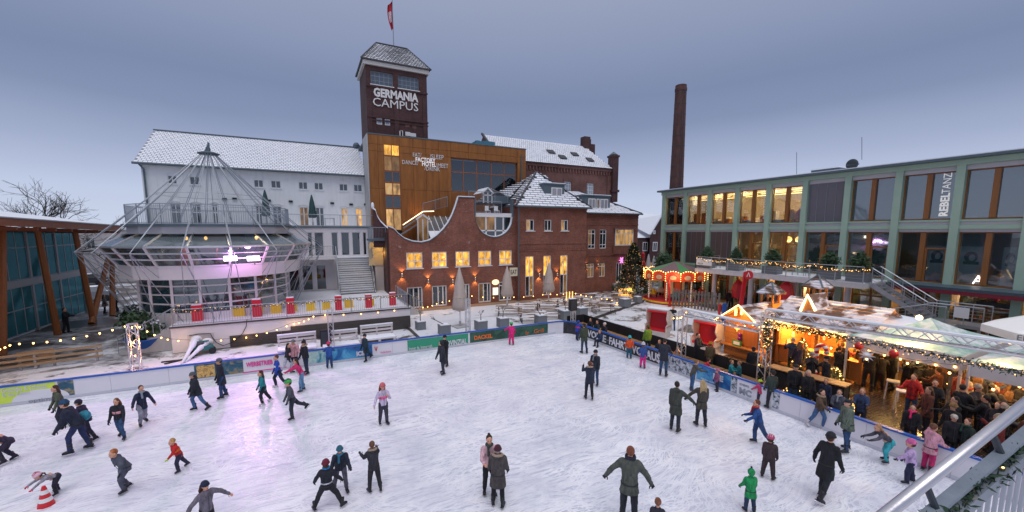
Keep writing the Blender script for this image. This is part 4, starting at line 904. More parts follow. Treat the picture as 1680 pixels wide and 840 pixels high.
# roof terrace umbrellas
def folded_parasol(name, label, group, base, h, r, m, pole=.03, seed=0, foot=True):
 rnd = random.Random(seed); t = thing(name, label, 'parasol', base, rnd.random() * 3, group)
 MB().tube([(0, 0, 0), (0, 0, h)], pole, 8).build('pole', 'frame_white' if m != 'canopy_teal' else 'steel', t)
 mb = MB(); n = 16; k0 = 0; prof_ = [(.04, h + .02), (.10, h - .25), (.17 * r / .3, h * .74), (.23 * r / .3, h * .52), (.29 * r / .3, h * .36), (.24 * r / .3, h * .30), (.12, h * .27)]
 for i, (rr, z) in enumerate(prof_):
  for j in range(n):
   a = 2 * PI * j / n; q = rr * (1 + (.22 if j % 2 else -.22) * min(1, i / 2)) * (1 + .08 * rnd.random()); mb.v.append((q * math.cos(a + .12 * i), q * math.sin(a + .12 * i), z - (.10 * rnd.random() if 3 < i < 6 else 0)))
 for i in range(len(prof_) - 1):
  for j in range(n): mb.f.append((i * n + j, (i + 1) * n + j, (i + 1) * n + (j + 1) % n, i * n + (j + 1) % n)); mb.mi.append(0)
 mb.build('canopy', m, t, smooth=True)
 MB().lathe([(.22 * r / .3 + .02, 0), (.23 * r / .3 + .03, .04), (.22 * r / .3 + .02, .08)], (0, 0, h * .50), 14).build('strap', m, t)
 if foot: f = MB().box(-.5, .5, -.5, .5, 0, .08).lathe([(.09, 0), (.09, .35)], (0, 0, .08), 10).build('foot', 'concrete', t)
 return t
mat('canopy_teal', (.035, .085, .085), .85, .25, 5, .3); mat('canopy_beige', (.56, .47, .41), .85, .12, 5, .3)
folded_parasol('folded_parasol', 'folded dark teal parasol on the roof terrace, left of the pair', 'dark folded parasols on the roof terrace', (at(436, 340, Y=43).x, 43, 7.5), at(436, 312, Y=43).z - 7.5, .32, 'canopy_teal', seed=1)
folded_parasol('folded_parasol', 'folded dark teal parasol on the roof terrace, right of the pair', 'dark folded parasols on the roof terrace', (at(512, 340, Y=43).x, 43, 7.5), at(512, 320, Y=43).z - 7.5, .32, 'canopy_teal', seed=2)
for x, lb in ((541, 'pale table on the roof terrace between parasol and right windows'), (465, 'pale table on the roof terrace between the two dark parasols')):
 p = at(x, 366, Y=43); t = thing('terrace_table', lb, 'table', (p.x, 43, 7.54), 0, 'roof terrace tables')
 MB().box(-.45, .45, -.3, .3, .7, .74).build('tabletop', 'frame_grey', t)
 for a in (-.4, .4): MB().box(a - .03, a + .03, -.25, .25, 0, .7).build('leg', 'frame_grey', t)

# ================================================================ glass pavilion
PC = (-5.77, 35.2); NP = 18
pv = place('glass_pavilion', 'round glass pavilion with flared upper storey under a cone of steel rods', 'pavilion', (PC[0], PC[1], 0))
def rp(r, z, i, off=0): a = 2 * PI * (i + off) / NP + .1; return Vector((PC[0] + r * math.cos(a), PC[1] + r * math.sin(a), z))
def ringband(r0, z0, r1, z1, m, name, parent, n=NP, thick=None):
 mb = MB()
 for i in range(n):
  mb.quad([rp(r0, z0, i), rp(r0, z0, i + 1), rp(r1, z1, i + 1), rp(r1, z1, i)])
 return mb.build(name, m, parent)
RL = 4.35; ringband(RL + .05, -.02, RL + .05, 1.95, 'pav_white', 'plinth', pv)
def glazed_ring(r0, z0, r1, z1, rows, name, pm, post=.14, skipi=()):
 fr_ = MB()
 for i in range(NP):
  fr_.bar(rp(r0, z0, i), rp(r1, z1, i), post, post)
  for t in [0] + list(rows) + [1]:
   z = z0 + (z1 - z0) * t; r = r0 + (r1 - r0) * t; fr_.bar(rp(r, z, i), rp(r, z, i + 1), .085, .085)
 o_ = fr_.build(name, 'pav_white', pv)
 ts = [0] + list(rows) + [1]
 for i in range(NP):
  for k in range(len(ts) - 1):
   ta, tb = ts[k], ts[k + 1]; ra, rb = r0 + (r1 - r0) * ta, r0 + (r1 - r0) * tb; za, zb2 = z0 + (z1 - z0) * ta, z0 + (z1 - z0) * tb
   MB().quad([rp(ra - .01, za, i), rp(ra - .01, za, i + 1), rp(rb - .01, zb2, i + 1), rp(rb - .01, zb2, i)]).build('pane', pm, o_)
 return o_
glazed_ring(RL, 1.95, RL, 4.1, (.28, .55, .8), 'lower_window_ring', 'glass_mid')
ringband(RL, 4.1, 5.15, 4.15, 'pav_white', 'soffit', pv); ringband(5.15, 4.15, 5.2, 4.95, 'pav_white', 'white_band', pv)
glazed_ring(5.2, 4.95, 6.0, 6.1, (.36, .68), 'upper_window_ring', 'glass_mid', .12)
# sloping glass roof
rf = MB()
for i in range(NP): rf.bar(rp(6.0, 6.14, i), rp(4.6, 6.9, i), .07, .09)
for i in range(NP): rf.bar(rp(6.03, 6.12, i), rp(6.03, 6.12, i + 1), .1, .1)
rfo = rf.build('roof_frame', 'alu', pv)
for i in range(NP): MB().quad([rp(6.0, 6.12, i), rp(6.0, 6.12, i + 1), rp(4.6, 6.88, i + 1), rp(4.6, 6.88, i)]).build('pane', 'glass_roof', rfo)
ringband(4.62, 6.85, 4.62, 7.3, 'pav_white', 'parapet', pv)
MB().lathe([(4.6, 7.3), (4.82, 7.3), (4.82, 7.46), (0, 7.46)], (PC[0], PC[1], 0), 36).build('deck_edge', 'zinc', pv)
MB().lathe([(4.5, 7.464), (4.5, 7.5), (0, 7.5)], (PC[0], PC[1], 0), 36).build('snow_layer', 'snow', pv)
MB().box(PC[0], -1.82, 37.5, 44.9, 7.3, 7.46).build('deck_link', 'zinc', pv)
# railing of the roof deck
mb = MB(); sb_ = MB()
for i in range(NP): mb.bar(rp(4.6, 7.46, i), rp(4.6, 8.65, i), .05, .05); mb.bar(rp(4.6, 8.65, i), rp(4.6, 8.65, i + 1), .05, .04); mb.bar(rp(4.6, 7.55, i), rp(4.6, 7.55, i + 1), .03, .03)
ro = mb.build('deck_railing', 'steel', pv)
for i in range(NP):
 for k in range(1, 12): sb_.tube([rp(4.6, 7.5, i).lerp(rp(4.6, 7.5, i + 1), k / 12), rp(4.6, 8.62, i).lerp(rp(4.6, 8.62, i + 1), k / 12)], .011, 4, cap=False)
sb_.build('baluster', 'steel', ro, kind='stuff', uv=False)
# floors, core, furniture inside
MB().lathe([(4.9, 4.16), (4.9, 4.3), (0, 4.3)], (PC[0], PC[1], 0), 36).build('upper_floor', mat('floor_plum', (.10, .06, .10), .5, .2), pv)
MB().lathe([(4.3, 1.5), (4.3, 1.56), (0, 1.56)], (PC[0], PC[1], 0), 36).build('lower_floor', mat('floor_dim', (.05, .04, .06), .4, .2), pv)
MB().lathe([(1.6, 1.5), (1.6, 7.3)], (PC[0], PC[1] + 1.2, 0), 12).build('core', mat('core_wall', (.10, .08, .12), .7, .3, 1), pv)
MB().lathe([(5.0, 6.85), (0, 6.85)], (PC[0], PC[1], 0), 24).build('ceiling', mat('ceiling_dim', (.18, .15, .2), .8, .2, 1), pv)
for a, m_, z in ((-1.35, 'red_paint', 4.35), (-2.0, 'red_paint', 4.35), (-1.75, 'red_paint', 1.6), (-1.2, 'red_paint', 1.6), (-1.1, 'curtain', 1.6), (-2.5, 'black_cloth', 1.6), (-2.2, 'leaf_dark', 1.6), (-2.7, 'leaf_dark', 4.35)):
 x, y = PC[0] + 3.3 * math.cos(a), PC[1] + 3.3 * math.sin(a); MB().lathe([(.3, 0), (.34, .9), (.2, 1.6), (.05, 1.7)], (x, y, z), 9).build('interior_furnishing', m_, pv)
# coloured stage floodlights seen through the glass
mat('flood_glow', (1, .8, 1), .3, 0, emit=9, ecol=(1, .80, 1.0), sampled=False)
for x, y, cc in ((378, 424, (.80, .35, 1.0)), (416, 424, (1.0, .40, .85))):
 r_ = ray(x, y); d_ = 29.35 / math.hypot(r_[0], r_[1]); p = Vector((r_[0] * d_, r_[1] * d_, 7 + r_[2] * d_))
 t = place('stage_floodlight', 'glowing %s floodlight on the pavilion, %s of the pair' % (('violet', 'left') if x < 400 else ('pink', 'right')), 'floodlight', p, 'coloured floodlights on the pavilion')
 MB().box(p.x - .36, p.x + .36, p.y, p.y + .16, p.z - .17, p.z + .17).build('housing', 'black', t); MB().box(p.x - .33, p.x + .33, p.y - .012, p.y - .002, p.z - .14, p.z + .14).build('lens', 'flood_glow', t)
 MB().bar((p.x, p.y + .08, p.z - .17), (p.x, p.y + .5, p.z - .4), .05).build('bracket', 'steel', t)
 lamp_point((p.x, p.y - .1, p.z), 800, cc, .2, t, 140, (p.x - 3.5, p.y - 24, 0))
 lamp_point((p.x, p.y + .5, p.z + .1), 60, cc, .2, t)
for x, y in ((305, 384), (337, 384), (420, 384)):
 r_ = ray(x, y); d_ = 31.2 / math.hypot(r_[0], r_[1]); p = Vector((r_[0] * d_, r_[1] * d_, 7 + r_[2] * d_ - .25)); MB().ell(p, (.09, .09, .12), 8, 5).build('ceiling_lamp', 'bulb_dim', pv); 
lamp_point((PC[0], PC[1] - 3, 6.2), 80, (1, .7, .45), .2, pv)
lamp_point((PC[0] + 1.5, PC[1] - 2.5, 3.6), 55, (1, .6, .3), .2, pv)
# cone of steel rods
rods = MB(); AP = Vector((PC[0], PC[1], 12.3))
for i in range(NP):
 for s in (-.5, .5):
  t_ = rp(.38, 12.35, i, s * .25); m1 = rp(3.2, 9.35, i, s * .12); e_ = rp(6.95, 5.8, i)
  rods.tube([t_, m1.lerp((t_ + e_) / 2, .15), e_], .022, 5, cap=False)
 rods.tube([rp(6.95, 5.8, i), rp(4.55, 1.2, i, .5)], .022, 5, cap=False); rods.tube([rp(6.95, 5.8, i), rp(4.55, 1.2, i, -.5)], .022, 5, cap=False)
 rods.tube([rp(6.95, 5.8, i), rp(5.2, 4.3, i)], .02, 5, cap=False)
for rr, zz, tk in ((6.95, 5.8, .03), (3.0, 9.45, .016), (4.0, 8.55, .016)):
 for i in range(NP): rods.tube([rp(rr, zz, i), rp(rr, zz, i + 1)], tk, 5, cap=False)
rods.tube([AP, AP - Vector((0, 0, 3.4))], .02, 5)
rods.build('steel_rod_cone', 'steel', pv, uv=False)
MB().lathe([(.62, 0), (.66, .06), (.35, .16), (.1, .22)], (PC[0], PC[1], 12.3), 18).quad([(PC[0] - .25, PC[1], 12.45), (PC[0] + .15, PC[1], 12.45), (PC[0] + .05, PC[1], 13.15)]).bar((PC[0], PC[1], 12.4), (PC[0] + .05, PC[1], 13.1), .12).build('cap', 'zinc', pv)

# ================================================================ raised terrace with coloured blocks
ZT = 1.56; TX0_, TX1_ = -7.3, 6.4; YF = 29.2
tr = place('raised_terrace', 'raised white walled terrace with railing in front of pavilion', 'terrace', (0, YF, 0))
MB().box(TX0_, TX1_, YF, 30.4, 0, ZT - .1).box(-1.5, TX1_, 30.4, 41.4, 0, ZT - .1).hexa([(TX0_, 30.4, 0), (-1.5, 30.4, 0), (-1.5, 36, 0), (-4, 33, 0), (TX0_, 30.4, ZT - .1), (-1.5, 30.4, ZT - .1), (-1.5, 36, ZT - .1), (-4, 33, ZT - .1)]).build('wall', 'pav_white', tr)
snow_ground('terrace_snow', (.30, .26, .20), (.28, .36), .6)
MB().quad([(TX0_ - .05, YF - .06, ZT), (TX1_ + .05, YF - .06, ZT), (TX1_ + .05, 41.4, ZT), (-1.7, 41.4, ZT), (-1.7, 31, ZT), (TX0_ - .05, 31, ZT)]).build('paving', 'terrace_snow', tr)
MB().box(TX0_ - .06, TX1_ + .06, YF - .07, YF + .1, ZT - .098, ZT - .004).build('edge', 'clad_dark', tr)
a = at(378, 570, Y=YF).x
for k in range(6):
 z0 = .02 + k * .115
 for j in range(4): xa = a + (TX1_ - a) * j / 4; MB().box(xa + .01, a + (TX1_ - a) * (j + 1) / 4, YF - .05 - .004 * (k % 2), YF - .003, z0, z0 + .105).build('plank', 'clad_dark', tr)
MB().box(at(478, 555, Y=YF).x, TX1_ - .01, YF - .05, YF - .004, .71, .95).build('upper_cladding', 'clad_dark', tr)
MB().box(at(308, 560, Y=YF).x, at(352, 560, Y=YF).x, YF - .03, YF - .003, .35, 1.0).build('recessed_hatch', 'concrete_pale', tr)
railing('railing', (TX0_ + .1, YF + .05, ZT), (TX1_ - .1, YF + .05, ZT), .95, tr, spacing=.13, post=1.9, m='steel')
railing('side_railing', (TX1_ - .1, YF + .05, ZT), (TX1_ - .1, 33.2, ZT), .95, tr, m='steel')
def wcable(pts, m='cable', r=.012, name='cable', parent=None): return MB().tube(pts, r, 5).build(name, m, parent)
tag(wcable([at(x, y, Y=YF - .06) for x, y in ((405, 524), (404, 535), (398, 547), (388, 557), (378, 563), (366, 567), (355, 562), (348, 553), (345, 547), (325, 548), (310, 551))], r=.02, name='black_cable'), 'black cable looping down the white terrace wall', 'cable')
# steps at both ends
for nm, x0, x1, y0, y1, lb in (('terrace_steps', TX1_ + .02, TX1_ + 2.0, 33.4, 34.6, 'steps with railing down from terrace to restaurant doors'), ('terrace_steps', TX0_ - 2.6, TX0_ - .02, 30.0, 31.0, 'steps with railing at the left end of the raised terrace')):
 s_ = place(nm, lb, 'stairs', ((x0 + x1) / 2, y0, 0)); n_ = 8; rev = x0 < 0
 for i in range(n_):
  f0, f1 = (i / n_, (i + 1) / n_); xa, xb = x0 + (x1 - x0) * f0, x0 + (x1 - x0) * f1; z = ZT * (i + 1) / (n_ + 1) if rev else ZT * (n_ - i) / (n_ + 1)
  MB().box(xa, xb, y0, y1, 0, z).build('step', 'concrete', s_)
 for yy in (y0, y1):
  za, zb_ = (.1, ZT) if rev else (ZT, .1); m_ = MB().tube([(x0, yy, za + .95), (x1, yy, zb_ + .95)], .03, 6)
  for i in range(9): f = i / 8; m_.bar((x0 + (x1 - x0) * f, yy, za + (zb_ - za) * f), (x0 + (x1 - x0) * f, yy, za + (zb_ - za) * f + .95), .03)
  m_.build('handrail', 'steel', s_)
mat('red_block', (.66, .015, .04), .45, .1, 2); mat('yellow_block', (.85, .55, .02), .5, .1, 3)
def block(name, x, yb, yt, wpx, Y, m, lb, grp, deep=.45, ridged=False):
 p = at(x, yb, z=ZT); w = wpx * .5 / F * (p.x * math.sin(YAW) + p.y * math.cos(YAW)) ; hgt = at(x, yt, Y=p.y).z - ZT
 t = thing(name, lb, 'seat block' if ridged else 'column', (p.x, p.y, ZT), 0, grp); mb = MB()
 if ridged:
  n = 6
  for i in range(n): mb.box(-w + 2 * w * i / n + .004, -w + 2 * w * (i + 1) / n - .004, 0, deep, 0, hgt)
  mb.box(-w + .01, w - .01, .01, deep - .01, 0, hgt - .01)
 else: mb.box(-w, w, 0, deep * .8, 0, hgt).box(-w * .75, w * .75, -.012, 0, .05, hgt - .05)
 mb.build('body', m, t); MB().box(-w + .02, w - .02, .02, (deep if ridged else deep * .8) - .02, hgt + .002, hgt + .05).build('snow_cap', 'snow', t)
for i, (x, yb, yt, wp) in enumerate(((324, 527, 501, 14), (422, 520, 492, 13), (477, 515, 489, 12), (556, 509, 486, 10.5), (605.5, 505, 484, 10), (645, 501, 481, 10))):
 block('red_column', x, yb, yt, wp, 0, 'red_block', ('red column block at the %s of the terrace rail' % ('far left end', 'left, under the pink floodlight', 'middle, left of the long yellow gap', 'foot of the steps, left side', 'foot of the steps, right side', 'far right end')[i]), 'red blocks along the terrace railing')
ylab = ['yellow block right of the far left red column', 'yellow block midway between first two red columns', 'yellow block half hidden behind the second red column', 'yellow block between second and third red column', 'yellow block peeking out behind the third red column', 'yellow block right after the third red column', 'yellow block left of the fourth red column', 'yellow block between the red columns at the foot of the steps', 'yellow block peeking out right of the fifth red column']
for i, (x, yb, yt, wp) in enumerate(((353, 521, 507, 17), (392.5, 519, 505, 16), (422, 514, 502, 16), (453, 514, 500, 15), (482, 511, 500, 10), (510, 510, 497, 13), (536, 508, 496, 12), (573, 505, 492, 13), (610, 502, 491, 8))):
 block('yellow_block', x, yb, yt, wp, 0, 'yellow_block', ylab[i], 'yellow blocks on the raised terrace', .55, True)

# ================================================================ timber and glass hall on the left
XL = -17.5; FL = frame((XL, 0, 0), (0, 1, 0), (1, 0, 0)); lb_ = place('timber_glass_hall', 'glass hall with leaning timber columns and overhanging brown roof at the left edge', 'building', (XL, 34, 0))
bays = [22.6, 26.2, 29.8, 33.4, 37.0, 40.6, 44.2, 47.8]
for i in range(len(bays) - 1):
 for z0, z1, rows, pm in ((.12, 3.3, (.52,), 'glass_teal'), (3.75, 7.25, (.62,), 'glass_teal')):
  window(lb_, FL, bays[i] + .1, bays[i + 1] - .1, z0, z1, cols=(.34, .67), rows=rows, fm='frame_grey', pm=pm, fw=.06, mw=.07, inset=.05)
mb = MB()
for y in bays: mb.fbox(FL, y - .1, y + .1, 0, 7.3, -.15, .03)
mb.fbox(FL, bays[0] - .1, bays[-1] + .1, 3.3, 3.75, -.2, .06).build('floor_band', 'frame_grey', lb_)
MB().quad([(XL - .3, 20, 7.2), (XL - .3, 47.8, 7.2), (XL - .3, 47.8, 0), (XL - .3, 20, 0)]).build('inner_wall', mat('hall_inner', (.04, .10, .12), .6, .3, .5), lb_)
MB().quad([(-14.4, 20, 8.0), (-14.4, 47, 7.55), (-24, 47, 9.0), (-24, 20, 9.4)]).build('roof', 'snow', lb_)
MB().bar((-14.45, 20, 7.70), (-14.45, 47, 7.28), .12, .42).build('fascia', 'wood_beam', lb_); MB().bar((-14.4, 20, 7.95), (-14.4, 47, 7.52), .16, .07).build('gutter', 'galv', lb_)
MB().quad([(-14.5, 20, 7.5), (-14.5, 47, 7.08), (XL, 47, 7.3), (XL, 20, 7.5)]).build('soffit', 'wood_beam', lb_)
for i in range(14): y = 21 + i * 2.0; z = 7.5 - .016 * (y - 20); MB().box(XL, -14.55, y, y + .14, z - .2, z - .02).build('rafter', 'wood_beam', lb_)
for (x, y), top in (((3.5, 583), (4, 372)), ((95, 549), (60, 371)), ((153.6, 529), (122, 376)), ((184.5, 518), (184, 428)), ((150, 531), (178, 422))):
 p = at(x, y, z=0); q = at(*top, X=p.x - .3)
 MB().tube([p, q], [.2, .17], 10).build('timber_column', 'wood_glulam', lb_)
# ---------------------------------------------------------------- pale block and parked cars beyond
bb = place('far_pale_building', 'far pale building with small dark windows behind the parked cars', 'building', (-30, 75, 0)); Yb = 75.0
x0, x1 = at(120, 390, Y=Yb).x, at(236, 390, Y=Yb).x; wz = at(180, 377, Y=Yb).z
hs = [(x0 + 1.2 + i * 2.3, x0 + 2.1 + i * 2.3, z, z + 1.5) for i in range(6) for z in (wz - 2.6, )]
MB().fwall(FY(Yb), x0, x1, 0, wz, hs, .2).build('wall', 'concrete_pale', bb); MB().box(x0 - .2, x1 + .2, Yb - .2, Yb + 8, wz + .003, wz + .3).build('roof', 'snow', bb)
for h_ in hs: window(bb, FY(Yb), *h_, cols=(.5,), fw=.08, inset=.1)
def car(label, loc, rz, m, seed=0):
 t = thing('parked_car', label, 'car', loc, rz, 'cars parked beyond the timber columns')
 prof_ = [(-2.1, .35), (-2.15, .75), (-1.9, .95), (-1.3, 1.0), (-.9, 1.42), (.7, 1.46), (1.25, 1.05), (1.95, .9), (2.1, .6), (2.05, .35)]
 mb = MB(); k = len(prof_)
 for s in (-1, 1):
  for x, z in prof_: mb.v.append((x, s * (.86 if z < 1.1 else .68), z))
 mb.f = [tuple(reversed(range(k))), tuple(range(k, 2 * k))] + [(i, (i + 1) % k, k + (i + 1) % k, k + i) for i in range(k)]; mb.mi = [0] * len(mb.f)
 mb.build('body', m, t)
 for s in (-1, 1): MB().hexa([(-1.15, s * .80, 1.02), (1.05, s * .80, 1.02), (1.05, s * .78, 1.02), (-1.15, s * .78, 1.02), (-.85, s * .70, 1.38), (.62, s * .70, 1.38), (.62, s * .68, 1.38), (-.85, s * .68, 1.38)]).build('window', 'glass_dark', t)
 MB().hexa([(-.8, -.6, 1.47), (.6, -.6, 1.49), (.6, .6, 1.49), (-.8, .6, 1.47), (-.75, -.55, 1.53), (.55, -.55, 1.55), (.55, .55, 1.55), (-.75, .55, 1.53)]).hexa([(1.3, -.7, 1.05), (1.9, -.7, .94), (1.9, .7, .94), (1.3, .7, 1.05), (1.35, -.65, 1.09), (1.85, -.65, .98), (1.85, .65, .98), (1.35, .65, 1.09)]).build('snow_cover', 'snow', t)
 for x in (-1.35, 1.3):
  for s in (-1, 1): MB().tube([(x, s * .87, .33), (x, s * .68, .33)], .33, 14).build('wheel', 'black', t)
 for s in (-1, 1): MB().ell((2.08, s * .6, .68), (.06, .16, .08), 8, 5).build('headlight', 'frame_white', t)
 return t
mat('car_blue', (.05, .08, .12), .3, .05); mat('car_grey', (.20, .22, .25), .3, .05); mat('car_black', (.02, .02, .025), .25, .05)
for i, (x, y, m_, rz, lb) in enumerate(((150, 494, 'car_grey', .1, 'grey car with snow on its roof, nearest behind the timber columns'), (143, 468, 'car_black', .1, 'dark car with snowy roof, in the middle row behind the nearest grey one'), (176, 459, 'car_blue', 0, 'dark blue car with snow cover right of the middle row'), (150, 449, 'car_grey', .1, 'grey snowy car in the far row beyond the timber columns'), (205, 447, 'car_black', 0, 'black snowy car farthest right behind the steel rods'))):
 car(lb, at(x, y, z=-.02), rz, m_)
# bare tree
def branch(mb, p, d, L_, r, depth, rnd):
 q = p + d * L_; m_ = p.lerp(q, .5) + Vector((rnd.uniform(-1, 1), rnd.uniform(-1, 1), rnd.uniform(-.5, .5))) * L_ * .07
 mb.tube([p, m_, q], [r, r * .85, r * .65], 5 if depth > 3 else 3, cap=False)
 if depth == 0: return
 for k in range(3 if depth > 1 else 4):
  a = rnd.uniform(0, 2 * PI); sp_ = rnd.uniform(.4, .95); o_ = d.orthogonal().normalized(); w_ = (Matrix.Rotation(a, 3, d) @ o_)
  nd = (d * math.cos(sp_) + w_ * math.sin(sp_) + Vector((0, 0, .06))).normalized(); branch(mb, q if k else m_, nd, L_ * rnd.uniform(.68, .9), r * .6, depth - 1, rnd)
tp = at(58, 405, Y=72); rnd = random.Random(5); t = place('bare_tree', 'wide leafless tree standing beyond the timber hall roof', 'tree', (tp.x, 72, 0))
mb = MB(); branch(mb, Vector((tp.x, 72, 0)), Vector((0, 0, 1)), 3.7, .35, 6, rnd); mb.build('crown', 'bark', t, uv=False)
tt = MB().tube([(tp.x, 72, -.1), (tp.x, 72, 3.6)], [.42, .33], 10).build('trunk', 'bark', t)
# ================================================================ green steel and glass building on the right
XR = 36.0; FR = FX(XR)
gb = place('green_steel_building', 'long two storey glass building with pale green steel frame on the right', 'building', (XR, 16, 0))
YC_ = [33.39 - 2.888 * i for i in range(13)]
Y0_, Y1_ = YC_[-1] - .5, 33.7
mb = MB()
for y in YC_: mb.fbox(FR, -y - .2, -y + .2, 0, 11.3, -.05, .32)
mb.build('steel_column', 'green_steel', gb)
for z0, z1, c0, c1, nm in ((7.16, 7.42, -.02, .22, 'steel_beam'), (7.62, 7.74, -.02, .2, 'steel_beam'), (11.0, 11.34, -.02, .36, 'steel_beam'), (3.55, 3.72, -.02, .2, 'steel_beam')):
 MB().fbox(FR, -Y1_, -Y0_, z0, z1, c0, c1).build(nm, 'green_steel', gb)
MB().fbox(FR, -Y1_ - .1, -Y0_, 7.423, 7.617, -.05, .12).fbox(FR, -Y1_, -Y0_, 6.98, 7.157, -.03, .1).fbox(FR, -Y1_, -Y0_, 10.72, 10.997, -.03, .12).build('grey_band', 'grey_panel', gb)
MB().fbox(FR, -Y1_, -Y0_, 3.2, 3.547, -.03, .12).build('fascia_band', 'concrete', gb)
MB().fbox(FR, -Y1_ - .3, -Y0_, 11.343, 11.5, -14, .75).build('roof_slab', 'zinc', gb); MB().fbox(FR, -Y1_ - .28, -Y0_, 11.503, 11.56, -13.9, .70).build('snow_layer', 'snow', gb)
MB().box(XR, XR + 13.9, Y1_, Y1_ + .2, 0, 11.34).build('end_wall', 'grey_panel', gb)
mat('ceiling_white', (.7, .68, .64), .8, .05); mat('room_wall', (.50, .42, .32), .8, .15, 1)
MB().box(XR + .4, XR + 9, Y0_, Y1_, 3.45, 3.6).box(XR + .4, XR + 9, Y0_, Y1_, 7.1, 7.5).build('floor_slab', mat('floor_brown', (.16, .11, .07), .5, .2), gb)
MB().box(XR + .3, XR + 9, Y0_, Y1_, 10.75, 10.9).box(XR + .4, XR + 9, Y0_, Y1_, 6.96, 7.05).build('ceiling', 'ceiling_white', gb)
MB().box(XR + 7, XR + 7.1, Y0_, Y1_, 3.6, 11).box(XR + 1, XR + 7, 19.2, 19.3, 3.6, 10.9).build('room_wall', 'room_wall', gb)
wood_mat('wood_window', (.28, .105, .022), .4, 'Z')
for i in range(12):
 ya, yb = YC_[i] - .2, YC_[i + 1] + .2; a0, a1 = -ya, -yb
 for fl, (z0, z1) in enumerate(((3.72, 6.98), (7.74, 10.72))):
  blind = (fl == 1 and i == 5) or (fl == 0 and i in (1, 2))
  pm = 'glass_mid' if fl == 1 and i >= 6 or fl == 0 and 4 < i < 7 else 'glass_clear'
  if blind:
   mb = MB(); n = 26
   for k in range(n): zz = z0 + (z1 - z0) * k / n; mb.hexa([FR(a0, zz, .03), FR(a1, zz, .03), FR(a1, zz, .0), FR(a0, zz, .0), FR(a0, zz + (z1 - z0) / n * .9, .07), FR(a1, zz + (z1 - z0) / n * .9, .07), FR(a1, zz + (z1 - z0) / n * .9, .05), FR(a0, zz + (z1 - z0) / n * .9, .05)])
   mb.fbox(FR, a0 + .01, a1 - .01, z0, z1, -.1, -.01)
   bo = mb.build('roller_blind', 'blind' if fl else 'blind_brown', gb)
   m2 = MB(); [m2.fbox(FR, a0 + (a1 - a0) * f - .015, a0 + (a1 - a0) * f + .015, z0, z1, .072, .09) for f in (.03, .25, .5, .75, .97)]; m2.build('guide_rail', 'steel', bo); continue
  # frame with one broad timber mullion
  f = MB(); m_ = a0 + (a1 - a0) * .5
  f.fbox(FR, a0, a0 + .06, z0, z1, -.2, -.06).fbox(FR, a1 - .06, a1, z0, z1, -.2, -.06).fbox(FR, a0 + .06, a1 - .06, z0, z0 + .09, -.2, -.06).fbox(FR, a0 + .06, a1 - .06, z1 - .07, z1, -.2, -.06).fbox(FR, m_ - .13, m_ + .13, z0 + .09, z1 - .07, -.22, .04)
  door = fl == 0 and i in (3, 4, 5, 6, 7)
  if door: f.fbox(FR, m_ + .13, a1 - .06, z0 + 2.15, z0 + 2.25, -.2, -.05).fbox(FR, m_ + .13, m_ + .25, z0 + .09, z0 + 2.15, -.19, -.05).fbox(FR, a1 - .18, a1 - .06, z0 + .09, z0 + 2.15, -.19, -.05)
  fo = f.build('window', 'wood_window', gb)
  MB().fbox(FR, a0 + .06, m_ - .13, z0 + .09, z1 - .07, -.14, -.125).build('pane', pm, fo); MB().fbox(FR, m_ + .13, a1 - .06, z0 + .09, z1 - .07, -.14, -.125).build('pane', pm, fo)
  if fl == 1: MB().fbox(FR, a0 + .07, m_ - .14, z0 + .1, z0 + .28, -.4, -.2).build('radiator', 'frame_white', fo)
 if i >= 8: MB().fbox(FR, a0, a1, 3.1, 3.19, -.1, .1).build('lintel', 'zinc', gb)
# strip lights and room lamps
for i in range(0, 5):
 y = (YC_[i] + YC_[i + 1]) / 2
 for k, x in enumerate((1.3, 3.0, 5.0)):
  MB().box(XR + x, XR + x + .12, y - 1.25, y + 1.25, 10.55, 10.62).build('strip_light', 'tube_light', gb)
 lamp_point((XR + 3, y, 10.2), 240, (1, .66, .30), .3, gb)
for i in (3, 4):
 y = (YC_[i] + YC_[i + 1]) / 2
 for dy in ((-.5, .35) if i == 4 else (-.6,)): MB().ell((XR + 1.2, y + dy, 6.35), (.27, .27, .25), 14, 10).build('globe_lamp', 'bulb_dim', gb, smooth=True)
 lamp_point((XR + 1.2, y, 5.9), 200, (1, .60, .2), .25, gb)
lamp_point((XR + 2.4, YC_[5] - 1.3, 6.0), 12, (1, .6, .2), .25, gb)
